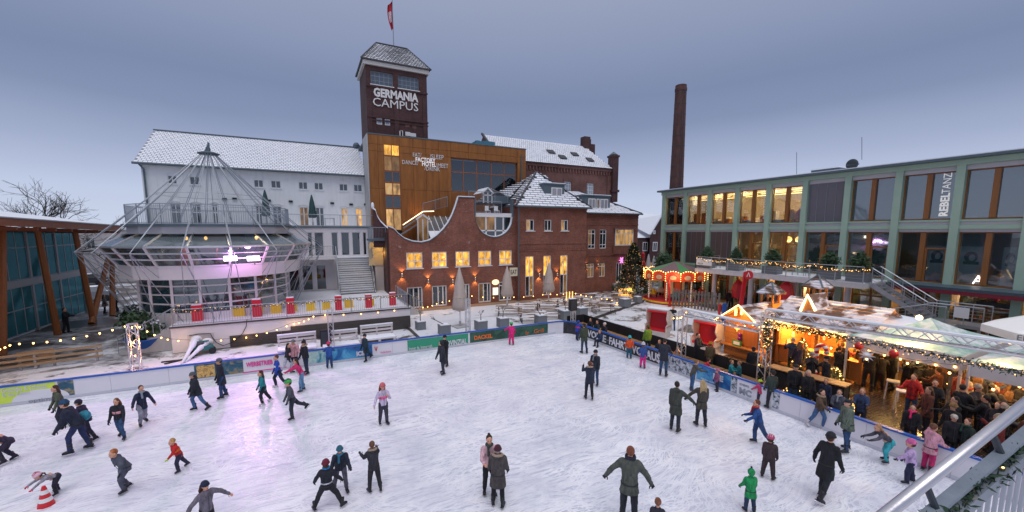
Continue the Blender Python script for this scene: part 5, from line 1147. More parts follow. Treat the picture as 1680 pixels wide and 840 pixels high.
# interior furniture, people-sized shapes and display boards
rnd = random.Random(9)
for i in range(0, 5):
 for k in range(3):
  y = YC_[i] - .5 - k * .8; x = XR + 1.2 + rnd.random() * 2.5
  MB().box(x, x + .5, y - .25, y + .25, 7.5, 7.5 + rnd.uniform(.7, 1.5)).build('interior_furnishing', rnd.choice(['wood_frame', 'frame_white', 'dark_metal', 'curtain']), gb)
for y, m_ in ((19.8, 'red_paint'), (20.5, 'yellow_paint'), (18.6, 'curtain')):
 MB().ell((XR + .9, y, 8.4), (.3, .35, .55), 10, 7).build('interior_furnishing', m_, gb)
mat('poster_grey', (.62, .66, .64), .6, .03); mat('poster_ink', (.05, .05, .055), .7, .5, 9)
for k, (i, f0, f1) in enumerate(((7, .56, .93), (8, .08, .46), (8, .70, .93), (9, .1, .4))):
 ya = YC_[i] - (YC_[i] - YC_[i + 1]) * f0; yb = YC_[i] - (YC_[i] - YC_[i + 1]) * f1
 pbo = MB().box(XR + .25, XR + .28, yb, ya, 3.85, 6.1).build('poster_panel', 'poster_grey', gb)
 w_ = ya - yb; MB().ell((XR + .245, (ya + yb) / 2 + .03, 5.45), (.012, w_ * .27, .34), 12, 8).box(XR + .238, XR + .249, (ya + yb) / 2 - w_ * .3, (ya + yb) / 2 + w_ * .3, 5.0, 5.18).build('poster_portrait', 'poster_ink', pbo)
 MB().ell((XR + .235, (ya + yb) / 2 - .02, 5.42), (.01, w_ * .13, .2), 10, 6).build('poster_face', 'poster_grey', pbo)
def tX(txt, xw, y_right, z, size, m, parent, X=XR - .02, vert=False, bold=0, sx=1):
 if vert: return text(txt, size, (X, y_right, z), (0, 0, 1), (-1, 0, 0), m, parent, bold=bold, sx=sx, ext=.006)
 return text(txt, size, (X, y_right, z), (0, -1, 0), (-1, 0, 0), m, parent, bold=bold, sx=sx, ext=.006)
XG = XR + .10
yr = at(1558, 320, X=XG).y; tX('REBEL', 0, yr, 7.95, .55, 'letter_white', gb, XG, True, .02); tX('TANZ', 0, yr, 9.38, .55, 'letter_white', gb, XG, True, .0, .86)
for x, sz in ((1257, .36), (1162, .33)):
 yr = at(x, 345, X=XG).y; tX('REBELTANZ', 0, yr, 8.1, sz, 'letter_pale', gb, XG, True, .01)
yw = at(1605, 455, X=XG).y
aa = MB().bar((XG, yw + .19, 3.85), (XG, yw, 4.35), .07, .05).bar((XG, yw - .19, 3.85), (XG, yw, 4.35), .07, .05).bar((XG, yw - .12, 4.02), (XG, yw + .12, 4.02), .05, .04); aa.build('glowing_letter', mat('pink_white_glow', (1, .8, .8), .4, 0, emit=3, ecol=(1, .75, .65), sampled=False), gb)
# awning with red band over the shop and the shop windows
MB().hexa([FR(-at(1466, 455, X=XR).y, 3.42, .2), FR(4, 3.42, .2), FR(4, 3.42, 1.0), FR(-at(1466, 455, X=XR).y, 3.42, 1.0), FR(-at(1466, 455, X=XR).y, 3.72, .2), FR(4, 3.72, .2), FR(4, 3.6, 1.05), FR(-at(1466, 455, X=XR).y, 3.6, 1.05)]).build('awning', 'zinc', gb)
MB().fbox(FR, -at(1466, 455, X=XR).y, 4, 3.18, 3.415, .9, 1.0).build('awning_band', mat('wine_red', (.20, .012, .03), .5, .1), gb)
for i in range(12):
 a0, a1 = -YC_[i] + .25, -YC_[i + 1] - .25
 window(gb, FR, a0, a1, .15, 3.1, cols=(.5,), rows=(.72,), fm='wood_window', pm='glass_mid', fw=.1, mw=.12, inset=1.2)
for i in range(12):
 a0, a1 = -YC_[i] + .3, -YC_[i + 1] - .3; zz = MATS['lit_room'] if i not in (0, 1, 5) else MATS['inner_dark']
MB().box(XR + 3.2, XR + 3.3, Y0_, Y1_, 0, 3.4).build('shop_back_wall', mat('shop_wall', (.40, .28, .16), .8, .4, .8), gb)
rnd = random.Random(4)
for y in [Y0_ + 1 + i * 1.1 for i in range(30)]:
 MB().box(XR + 2.6, XR + 3.1, y - .45, y + .45, 0, rnd.uniform(.9, 2.3)).build('shop_shelf', rnd.choice(['wood_window', 'dark_metal', 'curtain', 'leaf_dark', 'frame_white']), gb)
for y in (29.5, 24, 19.5, 15.5, 10, 5.5): lamp_point((XR + 2.0, y, 2.8), 200, (1, .62, .25), .25, gb)
MB().box(XR + 1.9, XR + 2.0, 8.6, 11.2, 2.35, 3.0).build('shop_sign', 'concrete_pale', gb)
so = MB().fbox(FR, -9.2, -7.6, 2.45, 2.75, -.9, -.85).build('shop_sign', 'dark_metal', gb)
MB().lathe([(.0, 0), (.13, .06), (.13, .2), (0, .26)], (XR + .8, 8.4, 2.82), 10).build('sign_emblem', 'red_paint', gb)
# roof plant, satellite dish, antenna
p0 = at(1343, 276, X=42); MB().box(42, 45, p0.y - 1.6, p0.y + .6, 11.5, 12.6).build('roof_plant', 'zinc', gb); MB().box(41.9, 45, p0.y - 1.65, p0.y + .65, 12.603, 12.7).build('snow_layer', 'snow', gb)
p0 = at(1399, 270, X=38); MB().tube([(38, p0.y, 11.4), (38, p0.y, 12.0)], .04, 6).lathe([(.02, 0), (.3, .05), (.42, .16)], (38, p0.y, 12.0), 14).build('satellite_dish', 'dark_metal', gb)
MB().ell((37.9, p0.y, 12.15), (.12, .42, .42), 14, 8).build('satellite_dish', 'dark_metal', gb)
MB().tube([at(1414, 262, X=44), at(1414, 225, X=44)], .02, 4).build('antenna', 'dark_metal', gb)
MB().tube([at(1307, 290, X=44), at(1307, 250, X=44)], .02, 4).build('antenna', 'dark_metal', gb)

# ---------------------------------------------------------------- balcony gallery
XB = 32.3; ZB = 3.62; bal = place('balcony_gallery', 'snow covered concrete balcony on round columns along the green building', 'balcony', (34, 20, 0))
YA, YZ = 26.1, 13.1
MB().box(XB, XR - .33, YZ, YA, ZB - .36, ZB - .02).build('slab', 'concrete_pale', bal); MB().box(XB + .12, XR - .34, YZ + .1, YA - .1, ZB - .018, ZB + .05).build('snow_layer', 'snow', bal)
for y in (25.1, 21.6, 18.1, 14.6): MB().tube([(33.8, y, 0), (33.8, y, ZB - .36)], .19, 14).build('column', 'concrete_pale', bal)
railing('railing', (XB + .05, YA - .05, ZB), (XB + .05, YZ + .1, ZB), 1.08, bal, infill=False, post=1.65, m='galv')
railing('railing', (XB + .05, YA - .05, ZB), (XR - .4, YA - .05, ZB), 1.08, bal, infill=False, post=1.2, m='galv')
mb = MB()
for z in (.3, .5, .7, .88): mb.tube([(XB + .05, YA - .05, ZB + z), (XB + .05, YZ + .1, ZB + z)], .008, 4)
mb.build('railing_wire', 'galv', bal)
sg = place('notice_board', 'white notice board fixed on the left end of the balcony railing', 'sign', (XB, 25.3, 4.2)); MB().box(XB - .03, XB, 24.35, 25.95, 3.95, 4.55).build('board', 'frame_white', sg)
tX('VILLA', 0, 25.8, 4.02, .22, 'dark_metal', sg, XB - .035); MB().bar((XB - .04, 25.3, 4.5), (XB - .04, 25.1, 4.32), .04).bar((XB - .04, 24.9, 4.5), (XB - .04, 25.1, 4.32), .04).build('emblem', 'dark_metal', sg)
def bush(mb, c, r, n, rnd, sz=.09, flat=1, mi=0):
 for _ in range(n):
  while True:
   v = Vector((rnd.uniform(-1, 1), rnd.uniform(-1, 1), rnd.uniform(-1, 1)))
   if v.length < 1: break
  v = v * (.55 + .45 * rnd.random()); p = Vector(c) + Vector((v.x * r[0], v.y * r[1], v.z * r[2])); s = sz * rnd.uniform(.6, 1.5)
  a = Vector((rnd.gauss(0, 1), rnd.gauss(0, 1), rnd.gauss(0, 1))).normalized() * s; b_ = a.orthogonal().normalized() * s * .55
  mb.quad([p - a, p + b_, p + a, p - b_], mi)
 return mb
def garland(name, label, pts, group, rnd, sz=.05, lights=.12, per=26, r=.10, sag=0, cat='garland', parent=None, lm='bulb'):
 """fir garland with small warm lamps"""
 g_ = MB(); lt = MB()
 for i in range(len(pts) - 1):
  p, q = Vector(pts[i]), Vector(pts[i + 1]); L_ = (q - p).length
  for _ in range(int(L_ * per * 3)):
   t = rnd.random(); c = p.lerp(q, t) + Vector((0, 0, -sag * 4 * t * (1 - t)))
   c += Vector((rnd.gauss(0, r * .5), rnd.gauss(0, r * .5), rnd.gauss(0, r * .6))); a = Vector((rnd.gauss(0, 1), rnd.gauss(0, 1), rnd.gauss(0, 1))).normalized() * sz * rnd.uniform(.7, 1.6); b_ = a.orthogonal().normalized() * sz * .4
   g_.quad([c - a, c + b_, c + a, c - b_])
  k = max(1, int(L_ / lights))
  for j in range(k):
   t = (j + rnd.random()) / k; c = p.lerp(q, t) + Vector((rnd.gauss(0, r * .5), rnd.gauss(0, r * .5), rnd.gauss(0, r * .5) - sag * 4 * t * (1 - t))); lt.ell(c, (.018, .018, .018), 5, 3)
 if parent: o_ = g_.build(name, 'leaf_dark', parent, uv=False)
 else: o_ = tag(g_.build(name, 'leaf_dark', uv=False), label, cat, group)
 lt.build('fairy_light', lm, o_, kind='stuff', uv=False); return o_
rnd = random.Random(31)
garland('garland', 'fir garland with fairy lights draped along the balcony railing', [(XB + .02, YA - .1 - i * 1.65, ZB + 1.02 - (.2 if i % 2 else 0)) for i in range(9)], None, rnd, lights=.10, sag=.12, r=.12)
garland('garland', 'fir garland with tiny lights wound along the raised terrace railing', [(TX0_ + .1 + i * 1.9, YF + .02, ZT + .93) for i in range(8)], None, rnd, lights=.2, sag=.10, r=.07, sz=.045, lm='bulb_dim')
def potted_bush(x, y, lb, r=.75, X=33.0, z=ZB + .05, bw=.42):
 t = thing('potted_bush', lb, 'potted plant', (X, at(x, y, X=X).y, z), 0, 'bushes in grey planters on the balcony')
 MB().box(-.4, .4, -bw * 1.4, bw * 1.4, 0, .6).build('planter', 'planter', t); mb = MB(); bush(mb, (0, 0, 1.25), (r * .75, r, .62), 900, rnd, .08); bush(mb, (0, 0, 1.7), (r * .35, r * .5, .4), 200, rnd, .08)
 mb.build('foliage', 'leaf', t, uv=False); MB().tube([(0, 0, .5), (0, 0, 1.2)], .04, 6).build('stem', 'bark', t)
for x, lb in ((1160, 'bushy green shrub in planter next to the white notice board'), (1207, 'small dark shrub in planter left of the lit balcony door'), (1268, 'large loose green shrub in planter before the round globe lamps'), (1362, 'yellowish green shrub in long planter, right half of the balcony'), (1412, 'low shrub in planter at the head of the balcony stairs')):
 potted_bush(x, 425, lb, .8 if x != 1207 else .6)
for k, (x, lb) in enumerate(((1178, 'metal chair behind the garland, left end of the balcony'), (1200, 'metal table on the snowy balcony left of centre'), (1232, 'metal chair on the balcony before the lit door'), (1305, 'metal table on the balcony between two shrubs'), (1325, 'metal chair on the balcony left of the yellowish shrub'))):
 y = at(x, 440, X=33.6).y; t = thing('cafe_chair' if 'chair' in lb else 'bistro_table', lb, 'chair' if 'chair' in lb else 'table', (33.6, y, ZB + .05), k, 'metal cafe furniture on the balcony')
 h_ = .45 if 'chair' in lb else .72; MB().lathe([(.25, 0), (.25, .03)], (0, 0, h_), 12).build('seat' if h_ < .5 else 'tabletop', 'steel', t)
 for a in range(4): MB().tube([(.2 * math.cos(a * PI / 2), .2 * math.sin(a * PI / 2), h_), (.25 * math.cos(a * PI / 2), .25 * math.sin(a * PI / 2), 0)], .014, 4).build('leg', 'steel', t)
 if h_ < .5: MB().tube([(-.2, -.15, h_), (-.24, -.15, h_ + .42), (-.24, .15, h_ + .42), (-.2, .15, h_)], .014, 5).build('backrest', 'steel', t)
# outside stair with landing
sr = place('metal_staircase', 'grey metal staircase with landing leading down from the balcony', 'stairs', (33, 12, 0))
ZL = 1.75; ys, ye = 13.0, 10.2
for X in (33.0, 34.3):
 MB().bar((X, ys, ZB - .1), (X, ye, ZL), .06, .28).build('stringer', 'galv', sr)
 mb = MB().tube([(X, ys + .1, ZB + 1.05), (X, ye, ZL + 1.05), (X, ye - 2.3, ZL + 1.05)], .032, 6)
 for i in range(6): t_ = i / 5; mb.bar((X, ys + (ye - ys) * t_, ZB + (ZL - ZB) * t_), (X, ys + (ye - ys) * t_, ZB + 1.05 + (ZL - ZB) * t_), .04)
 for z in (.25, .45, .65, .85): mb.tube([(X, ys, ZB + z), (X, ye, ZL + z)], .008, 4).tube([(X, ye, ZL + z), (X, ye - 2.3, ZL + z)], .008, 4)
 for dy in (.8, 1.55, 2.3): mb.bar((X, ye - dy, ZL), (X, ye - dy, ZL + 1.05), .04)
 mb.build('handrail', 'galv', sr)
for i in range(11):
 t_ = (i + .5) / 11; y = ys + (ye - ys) * t_; z = ZB + (ZL - ZB) * t_; MB().box(33.02, 34.28, y - .14, y + .12, z - .03, z).build('step', 'steel', sr)
MB().box(32.9, 34.4, ye - 2.4, ye, ZL - .18, ZL).build('landing', 'galv', sr)
for X in (31.7, 32.85):
 MB().bar((X, ye - .3, ZL - .1), (X, ye + 4.6, .1), .06, .26).build('stringer', 'galv', sr)
 mb = MB().tube([(X, ye - 1.2, ZL + 1.05), (X, ye - .3, ZL + 1.05), (X, ye + 4.6, 1.1)], .032, 6)
 for i in range(7): t_ = i / 6; mb.bar((X, ye - .3 + 4.9 * t_, ZL + (-ZL + .1) * t_), (X, ye - .3 + 4.9 * t_, 1.05 + ZL + (-ZL + .1) * t_), .04)
 for z in (.25, .45, .65, .85): mb.tube([(X, ye - .3, ZL + z), (X, ye + 4.6, z + .1)], .008, 4)
 mb.build('handrail', 'galv', sr)
MB().box(31.7, 33, ye - 1.4, ye - .3, ZL - .18, ZL).build('landing', 'galv', sr)
for i in range(11): t_ = (i + .5) / 11; y = ye - .3 + 4.9 * t_; z = ZL * (1 - t_); MB().box(31.72, 32.83, y - .2, y + .2, z - .03, z).build('step', 'steel', sr)
MB().box(32.75, 32.79, ye - 1.8, ye - 1.2, ZL + .4, ZL + 1.0).build('notice', 'frame_white', sr)
for (x, y) in ((33, ye - 2.2), (34.3, ye - 2.2), (33, ye)): MB().bar((x, y, 0), (x, y, ZL - .18), .12).build('post', 'galv', sr)

# ================================================================ rink boards
bd = place('rink_boards', 'white rink boards with blue top rail and adverts along the far side', 'rink boards', (0, BY, 0))
mat('board_white', (.72, .70, .74), .45, .05, 2); mat('rail_blue', (.012, .10, .42), .4, .1, 5)
mat('ad_green', (.62, .78, .08), .5, .05); mat('ad_emerald', (.03, .30, .17), .5, .06); mat('ad_pink', (.75, .05, .30), .5, 0)
def art(name, cs, scale, seed):
 m, nt, b_ = newmat(name); t_ = nt.nodes.new('ShaderNodeTexCoord'); mm = nt.nodes.new('ShaderNodeMapping'); mm.inputs['Location'].default_value = (seed, seed * 2, 0); nt.links.new(t_.outputs['UV'], mm.inputs[0])
 n = noise_n(nt, mm.outputs[0], scale, 4, .65, .8); k = len(cs)
 nt.links.new(ramp(nt, n, [(.28 + .44 * i / (k - 1), c) for i, c in enumerate(cs)]), b_.inputs['Base Color']); b_.inputs['Roughness'].default_value = .5; return m
art('ad_night', [(.01, .03, .06), (.02, .07, .12), (.03, .12, .18), (.35, .25, .10), (.04, .09, .13)], 2.2, 3); art('ad_village', [(.02, .05, .09), (.30, .16, .04), (.75, .48, .15), (.40, .22, .06), (.03, .07, .1)], 5, 8)
art('ad_ice', [(.01, .03, .14), (.01, .10, .32), (.02, .20, .45), (.10, .40, .62), (.02, .08, .28)], 1.1, 1); art('ad_forest', [(.01, .045, .03), (.015, .07, .045), (.03, .12, .08), (.04, .10, .07)], 1.6, 5)
art('ad_black', [(.008, .008, .012), (.015, .015, .02), (.03, .03, .035), (.05, .05, .055)], 2, 6); art('ad_frost', [(.01, .012, .018), (.02, .02, .03), (.35, .38, .42), (.7, .72, .76), (.03, .03, .04)], 6, 9); art('ad_lake', [(.02, .12, .2), (.10, .35, .45), (.35, .55, .55), (.55, .70, .60), (.05, .25, .35)], 2.0, 4)
def board_run(parent, Fr, a_list, top=BH):
 for i in range(len(a_list) - 1):
  MB().fbox(Fr, a_list[i] + .004, a_list[i + 1] - .004, .01, top - .06, -.08, 0).build('board_panel', 'board_white', parent)
  MB().fbox(Fr, a_list[i] + .003, a_list[i + 1] - .003, .01, .12, .002, .014).build('kick_strip', mat('kick_pale', (.55, .56, .62), .5, .1), parent)
 MB().fbox(Fr, a_list[0], a_list[-1], top - .058, top, -.12, .035).build('top_rail', 'rail_blue', parent)
FB = FY(BY); xs = [-24 + 2.0 * i for i in range(20)]; xs = [x for x in xs if x < 15]; xs.append(15.0)
board_run(bd, FB, xs)
def ad(parent, Fr, a0, a1, m, z0=.13, z1=BH - .08, name='advert'): return MB().fbox(Fr, a0, a1, z0, z1, .003, .012).build(name, m, parent)
X_ = lambda x, y=600: at(x, y, Y=BY).x
ad(bd, FB, X_(-20, 655), X_(93, 645), 'ad_green'); ao = ad(bd, FB, X_(96, 640), X_(122, 640), 'ad_night')
MB().ell((X_(68, 655), BY - .014, .13), (.85, .006, .42), 20, 10, zmin=0).build('advert_disc', 'board_white', bd)
tY('Gesundes & Schönes', 2, 637, 78, 645, BY - .0, 'board_white', bd, ext=.004); tY('für dein Zuhause', 4, 645, 50, 652, BY, 'board_white', bd, ext=.004); tY('optimal', 47, 655, 92, 661, BY, 'steel', bd, ext=.004, bold=0)
ad(bd, FB, X_(318), X_(399), 'ad_night'); ad(bd, FB, X_(322), X_(352), 'ad_village', .16, .72).location.y = -.011
ad(bd, FB, X_(402), X_(458), 'board_white'); tY('WERBETRIEB', 404, 595, 448, 602.5, BY - .012, 'ad_pink', bd, ext=.004, bold=.01); MB().fbox(FB, X_(398), X_(470), .10, .15, .013, .02).build('pink_stripe', 'ad_pink', bd)
ad(bd, FB, X_(507), X_(545), 'ad_lake'); ad(bd, FB, X_(546), X_(612), 'ad_ice'); tY('ICE', 585, 577, 598, 584, BY - .012, 'board_white', bd, bold=.02, ext=.004)
tY('Eislaufen macht Spaß', 555, 592, 596, 596, BY - .012, 'board_white', bd, ext=.004)
MB().bar((X_(616), BY - .02, .62), (X_(618), BY - .02, .38), .035).bar((X_(620), BY - .02, .62), (X_(618), BY - .02, .38), .035).build('red_tick', 'red_paint', bd)
tY('Volksbank', 624, 577, 642, 580, BY, 'ad_pink', bd, ext=.004)
ad(bd, FB, X_(668), X_(770), 'board_white'); ad(bd, FB, X_(669.5), X_(768.5), 'ad_emerald', .15, BH - .10).location.y = -.012
tY('PROVINZIAL', 724, 560, 766, 569, BY - .026, 'board_white', bd, bold=.01, ext=.004); tY('Immer da. Immer nah.', 671, 569, 710, 575, BY - .026, 'board_white', bd, ext=.004)
ad(bd, FB, X_(771.5), X_(898), 'ad_forest'); tY('DACKEL', 778, 551, 808, 557.5, BY - .012, mat('ad_orange', (.70, .16, .03), .5, 0).name, bd, bold=.015, ext=.004)
tY('Bar', 862, 543, 868, 549, BY - .012, 'ad_orange', bd, ext=.004); tY('Grill', 876, 540, 892, 547, BY - .012, 'ad_orange', bd, ext=.004)
# rounded corner and the right hand boards
FBX = FX(BX); br = place('rink_boards', 'rink boards with black and white lettering and blue top rail on the right side', 'rink boards', (BX, 12, 0))
n = 6; cc = (BX - 1.05, BY - 1.05)
for i in range(n):
 t0, t1 = PI / 2 - PI / 2 * i / n, PI / 2 - PI / 2 * (i + 1) / n
 p = Vector((cc[0] + 1.05 * math.cos(t0), cc[1] + 1.05 * math.sin(t0), 0)); q = Vector((cc[0] + 1.05 * math.cos(t1), cc[1] + 1.05 * math.sin(t1), 0)); u_ = (q - p).normalized(); n_ = Vector((u_.y, -u_.x, 0)); Fk = frame(p, u_, n_); L_ = (q - p).length
 MB().fbox(Fk, .002, L_ - .002, .01, BH - .06, -.08, 0).build('board_panel', 'board_white' if i < 2 else 'ad_black', br); MB().fbox(Fk, -.01, L_ + .01, BH - .058, BH + .001 * i, -.12, .035).build('top_rail', 'rail_blue', br)
ys_ = [-(BY - 1.05) + 2.0 * i for i in range(21)]; board_run(br, FBX, ys_)
yy = lambda x, y: -at(x, y, X=BX).y
ad(br, FBX, -(BY - 1.05), yy(1136, 615), 'ad_black'); ad(br, FBX, yy(1080, 600), yy(1137, 612), 'ad_frost').location.x = -.011
def tXfit(txt, x0, x1, ymid, z0, h_, m, parent, X, bold=0, ext=.006):
 a = at(x0, ymid, X=X).y; b_ = at(x1, ymid, X=X).y; me = text_mesh(txt, h_ / .72, ext, bold=bold); mn = min(v.co.x for v in me.vertices); mxx = max(v.co.x for v in me.vertices); s_ = (a - b_) / (mxx - mn)
 for v in me.vertices: v.co.x = (v.co.x - mn) * s_
 me.materials.clear(); me.materials.append(MATS[m]); me.transform(Matrix(((0, 0, -1, X), (-1, 0, 0, a), (0, 1, 0, z0), (0, 0, 0, 1)))); return put('lettering', me, parent)
tXfit('VOLLE', 963, 994, 565, .24, .44, 'board_white', br, BX - .02, .02); tXfit('FAHRT', 999, 1030, 575, .24, .44, 'board_white', br, BX - .02, .02); tXfit('VORAUS', 1036, 1083, 590, .24, .44, 'board_white', br, BX - .02, .02); tXfit('-', 994.5, 998, 570, .4, .1, 'board_white', br, BX - .02)
ad(br, FBX, yy(1143, 615), yy(1199, 632), 'ad_ice'); pp = at(1170, 620, X=BX); text('ICE', .34, (BX - .02, pp.y, .42), (0, -1, 0), (-1, 0, 0), 'board_white', br, ext=.006, bold=.02)
pp = at(1150, 625, X=BX); text('Eislaufen macht Spaß', .11, (BX - .02, pp.y, .2), (0, -1, 0), (-1, 0, 0), 'board_white', br, ext=.004)
ad(br, FBX, yy(1200, 630), yy(1209, 635), 'ad_frost'); ad(br, FBX, yy(1210, 635), yy(1236, 645), 'board_white'); pp = at(1213, 640, X=BX); text('MC', .36, (BX - .02, pp.y, .2), (0, -1, 0), (-1, 0, 0), 'steel', br, ext=.006, bold=.02); text('KNEIPE', .13, (BX - .02, pp.y, .56), (0, -1, 0), (-1, 0, 0), 'steel', br, ext=.006)
ad(br, FBX, yy(1268, 655), yy(1279, 658), 'ad_frost')
m, nt_, b_ = newmat('snowy_board'); v_ = coords(nt_, 'Object', (1, 1.3, 3)); n_ = noise_n(nt_, v_, 1.1, 4, .55); nt_.links.new(ramp(nt_, n_, [(.44, (.17, .10, .07)), (.56, (.74, .72, .78))]), b_.inputs['Base Color']); b_.inputs['Roughness'].default_value = .8
# ================================================================ trusses, lights, furniture round the rink
def truss(mb, p, q, w=.26, step=.36, r=.026):
 p = Vector(p); q = Vector(q); d = (q - p).normalized(); up = Vector((0, 0, 1)) if abs(d.z) < .9 else Vector((1, 0, 0))
 a = d.cross(up).normalized() * w / 2; b_ = a.cross(d).normalized() * w / 2; L_ = (q - p).length; n = max(1, round(L_ / step)); cs = [a + b_, a - b_, -a - b_, -a + b_]
 for c in cs: mb.tube([p + c, q + c], r, 6)
 for k in range(4):
  c0, c1 = cs[k], cs[(k + 1) % 4]
  for i in range(n):
   s = p + d * L_ * i / n; e_ = p + d * L_ * (i + 1) / n
   mb.tube([s + (c0 if i % 2 else c1), e_ + (c1 if i % 2 else c0)], r * .5, 4, cap=False)
 for c, e_ in ((p, 1), (q, 1)):
  for k in range(4): mb.tube([c + cs[k], c + cs[(k + 1) % 4]], r * .7, 4, cap=False)
 return mb
BULB_ME = MB().lathe([(.0, -.075), (.028, -.06), (.04, -.03), (.03, .0), (.014, .02)], (0, 0, 0), 8).mesh('bulb', [MATS['bulb']], True)
SOCK_ME = MB().lathe([(.016, .012), (.02, .02), (.02, .06), (.008, .07)], (0, 0, 0), 6).mesh('socket', [MATS['black']])
def light_string(label, pts, group, n_per, sag=.25, kind='light string', big=1.0, lamps=0, en=6):
 """festoon: cable sagging between fixings, every bulb a piece of its own"""
 t = place('light_string', label, kind, Vector(pts[0]), group); cb = []; 
 bl = []
 for i in range(len(pts) - 1):
  p, q = Vector(pts[i]), Vector(pts[i + 1])
  for j in range(9):
   f = j / 8; cb.append(p.lerp(q, f) - Vector((0, 0, sag * 4 * f * (1 - f))))
  for j in range(n_per):
   f = (j + .5) / n_per; bl.append(p.lerp(q, f) - Vector((0, 0, sag * 4 * f * (1 - f))))
 MB().tube(cb, .008, 4).build('cable', 'cable', t)
 for i, c in enumerate(bl):
  o_ = put('bulb', BULB_ME, t, loc=c - Vector((0, 0, .05))); o_.scale = (1.0 * big,) * 3; put('socket', SOCK_ME, o_)
  if lamps and i % lamps == 0: lamp_point(c - Vector((0, 0, .12)), en, (1, .52, .18), .06, t)
 return t
# ---- left light string (to the truss mast) and the one along the terrace wall
light_string('festoon of warm bulbs hanging before the left timber hall up to the lattice mast', [at(-60, 572, Y=27.5), at(20, 562, Y=27.5), at(215, 530, Y=26.2)], None, 9, .22, lamps=3, en=5)
light_string('festoon of warm bulbs running from lattice mast along white terrace wall', [at(222, 530, Y=26.2), at(280, 556, Y=28.6), at(395, 553, Y=28.9), at(478, 530, Y=28.9), at(518, 515, Y=28.9), at(660, 506, Y=28.9)], None, 5, .12, lamps=5, en=4)
light_string('festoon of warm bulbs along restaurant front behind the beer tables', [at(690, 503, Y=33.2), at(720, 495, Y=33.6), at(765, 483, Y=33.6), at(835, 486, Y=33.8), at(898, 481, Y=33.8), at(940, 479, Y=33.5)], None, 4, .12, lamps=4, en=7)
light_string('festoon of warm bulbs stretched over the beer tables towards the decorated fir', [at(940, 479, Y=31.0), at(1000, 490, Y=30.0), at(1060, 512, Y=27.0)], None, 7, .1, lamps=4, en=6)
light_string('festoon of warm bulbs passing over the red beach chairs to the lattice gate', [at(1060, 512, Y=22.0), at(1110, 520, Y=18.5), at(1128, 508, Y=15.3)], None, 6, .15, lamps=4, en=6)
mat('glow_warm', (1, .6, .25), .4, 0, emit=1.5, ecol=(1, .5, .12), sampled=False)
def mast(label, base, top, w=.28, lit=False, cat='mast', grp='aluminium lattice masts'):
 t = place('lattice_mast', label, cat, base, grp); truss(MB(), base + Vector((0, 0, .05)), (base.x, base.y, top), w).build('truss', 'alu', t)
 MB().box(base.x - .35, base.x + .35, base.y - .35, base.y + .35, base.z, base.z + .05).build('base_plate', 'steel', t)
 if lit:
  for z in (.35, .62, .93): MB().ell((base.x, base.y, base.z + (top - base.z) * z), (.03, .03, .06), 8, 5).build('lamp', 'bulb', t)
  lamp_point((base.x, base.y, base.z + (top - base.z) * .6), 45, (1, .42, .08), .1, t)
 return t
b0 = at(225, 612, z=0); mast('lattice mast glowing warm inside, standing behind the boards at left', b0, at(222, 531, Y=b0.y).z, .34, True)
b0 = at(545, 580, z=0); mast('lattice mast between the pallet benches beside the black speaker', b0, at(543, 507, Y=b0.y).z, .26)
b0 = at(768, 556, z=.1); mast('slim lattice mast on the snowy deck beside the first beige parasol', b0, at(768, 490, Y=b0.y).z, .24)
b0 = at(940, 540, z=.1); m_ = mast('lattice mast carrying black speaker and light bars at the rink corner', b0, at(940, 492, Y=b0.y).z, .24)
def speaker(label, p, w=.5, h=.75, d=.4):
 t = place('loudspeaker', label, 'loudspeaker', p, 'black loudspeakers'); MB().hexa([p + Vector(v) for v in ((-w / 2, -d / 2, 0), (w / 2, -d / 2, 0), (w * .35, d / 2, 0), (-w * .35, d / 2, 0), (-w / 2, -d / 2, h), (w / 2, -d / 2, h), (w * .35, d / 2, h), (-w * .35, d / 2, h))]).build('cabinet', 'black', t)
 MB().box(p.x - w * .42, p.x + w * .42, p.y - d / 2 - .015, p.y - d / 2 - .003, p.z + .06, p.z + h - .06).build('grille', 'dark_metal', t); MB().lathe([(.05, -.02), (.06, 0)], p, 8).build('bracket', 'steel', t)
 return t
pp = at(535, 566, Y=25.8); speaker('black loudspeaker hanging before the terrace wall left of the mast', Vector((pp.x, 25.7, pp.z)), .6, .95)
pp = at(938, 509, Y=b0.y - .3); speaker('black loudspeaker on the mast at the rink corner', Vector((pp.x, b0.y - .35, pp.z)), .55, .8)
MB().box(pp.x - .25, pp.x + .25, b0.y - .5, b0.y - .2, pp.z + .81, pp.z + .86).build('snow_heap', 'snow', kind='stuff')
for dx, wd_ in ((-.25, 'left'), (0, 'middle'), (.25, 'right')): tag(MB().tube([(pp.x + dx, b0.y, at(940, 492, Y=b0.y).z), (pp.x + dx, b0.y, at(940, 478, Y=b0.y).z)], .04, 6).build('light_bar', 'glow_warm'), wd_ + ' of three short glowing light bars on top of the corner mast', 'lamp', 'light bars on the corner mast')
# ---- low timber fences at left
def slat_fence(name, label, p, q, zs, m='wood_fence', posts=(.05, .5, .95), hgt=.85, grp=None, th=.05, sw=.12):
 p = Vector(p); q = Vector(q); t = place(name, label, 'fence', p, grp)
 for z in zs: MB().bar(p + Vector((0, 0, z)), q + Vector((0, 0, z)), th, sw).build('rail', m, t)
 for f in posts: a = p.lerp(q, f); MB().bar(a + Vector((0, .06, 0)), a + Vector((0, .06, hgt)), .09).build('post', 'concrete', t)
 return t
slat_fence('timber_fence', 'long low timber fence behind the left boards, nearer of two', at(-70, 622, z=0), at(170, 590, z=0), (.25, .52, .80))
slat_fence('timber_fence', 'short pallet like timber fence piece behind the long left fence', at(30, 608, z=0), at(92, 599, z=0), (.3, .6, .85), 'wood_bench')
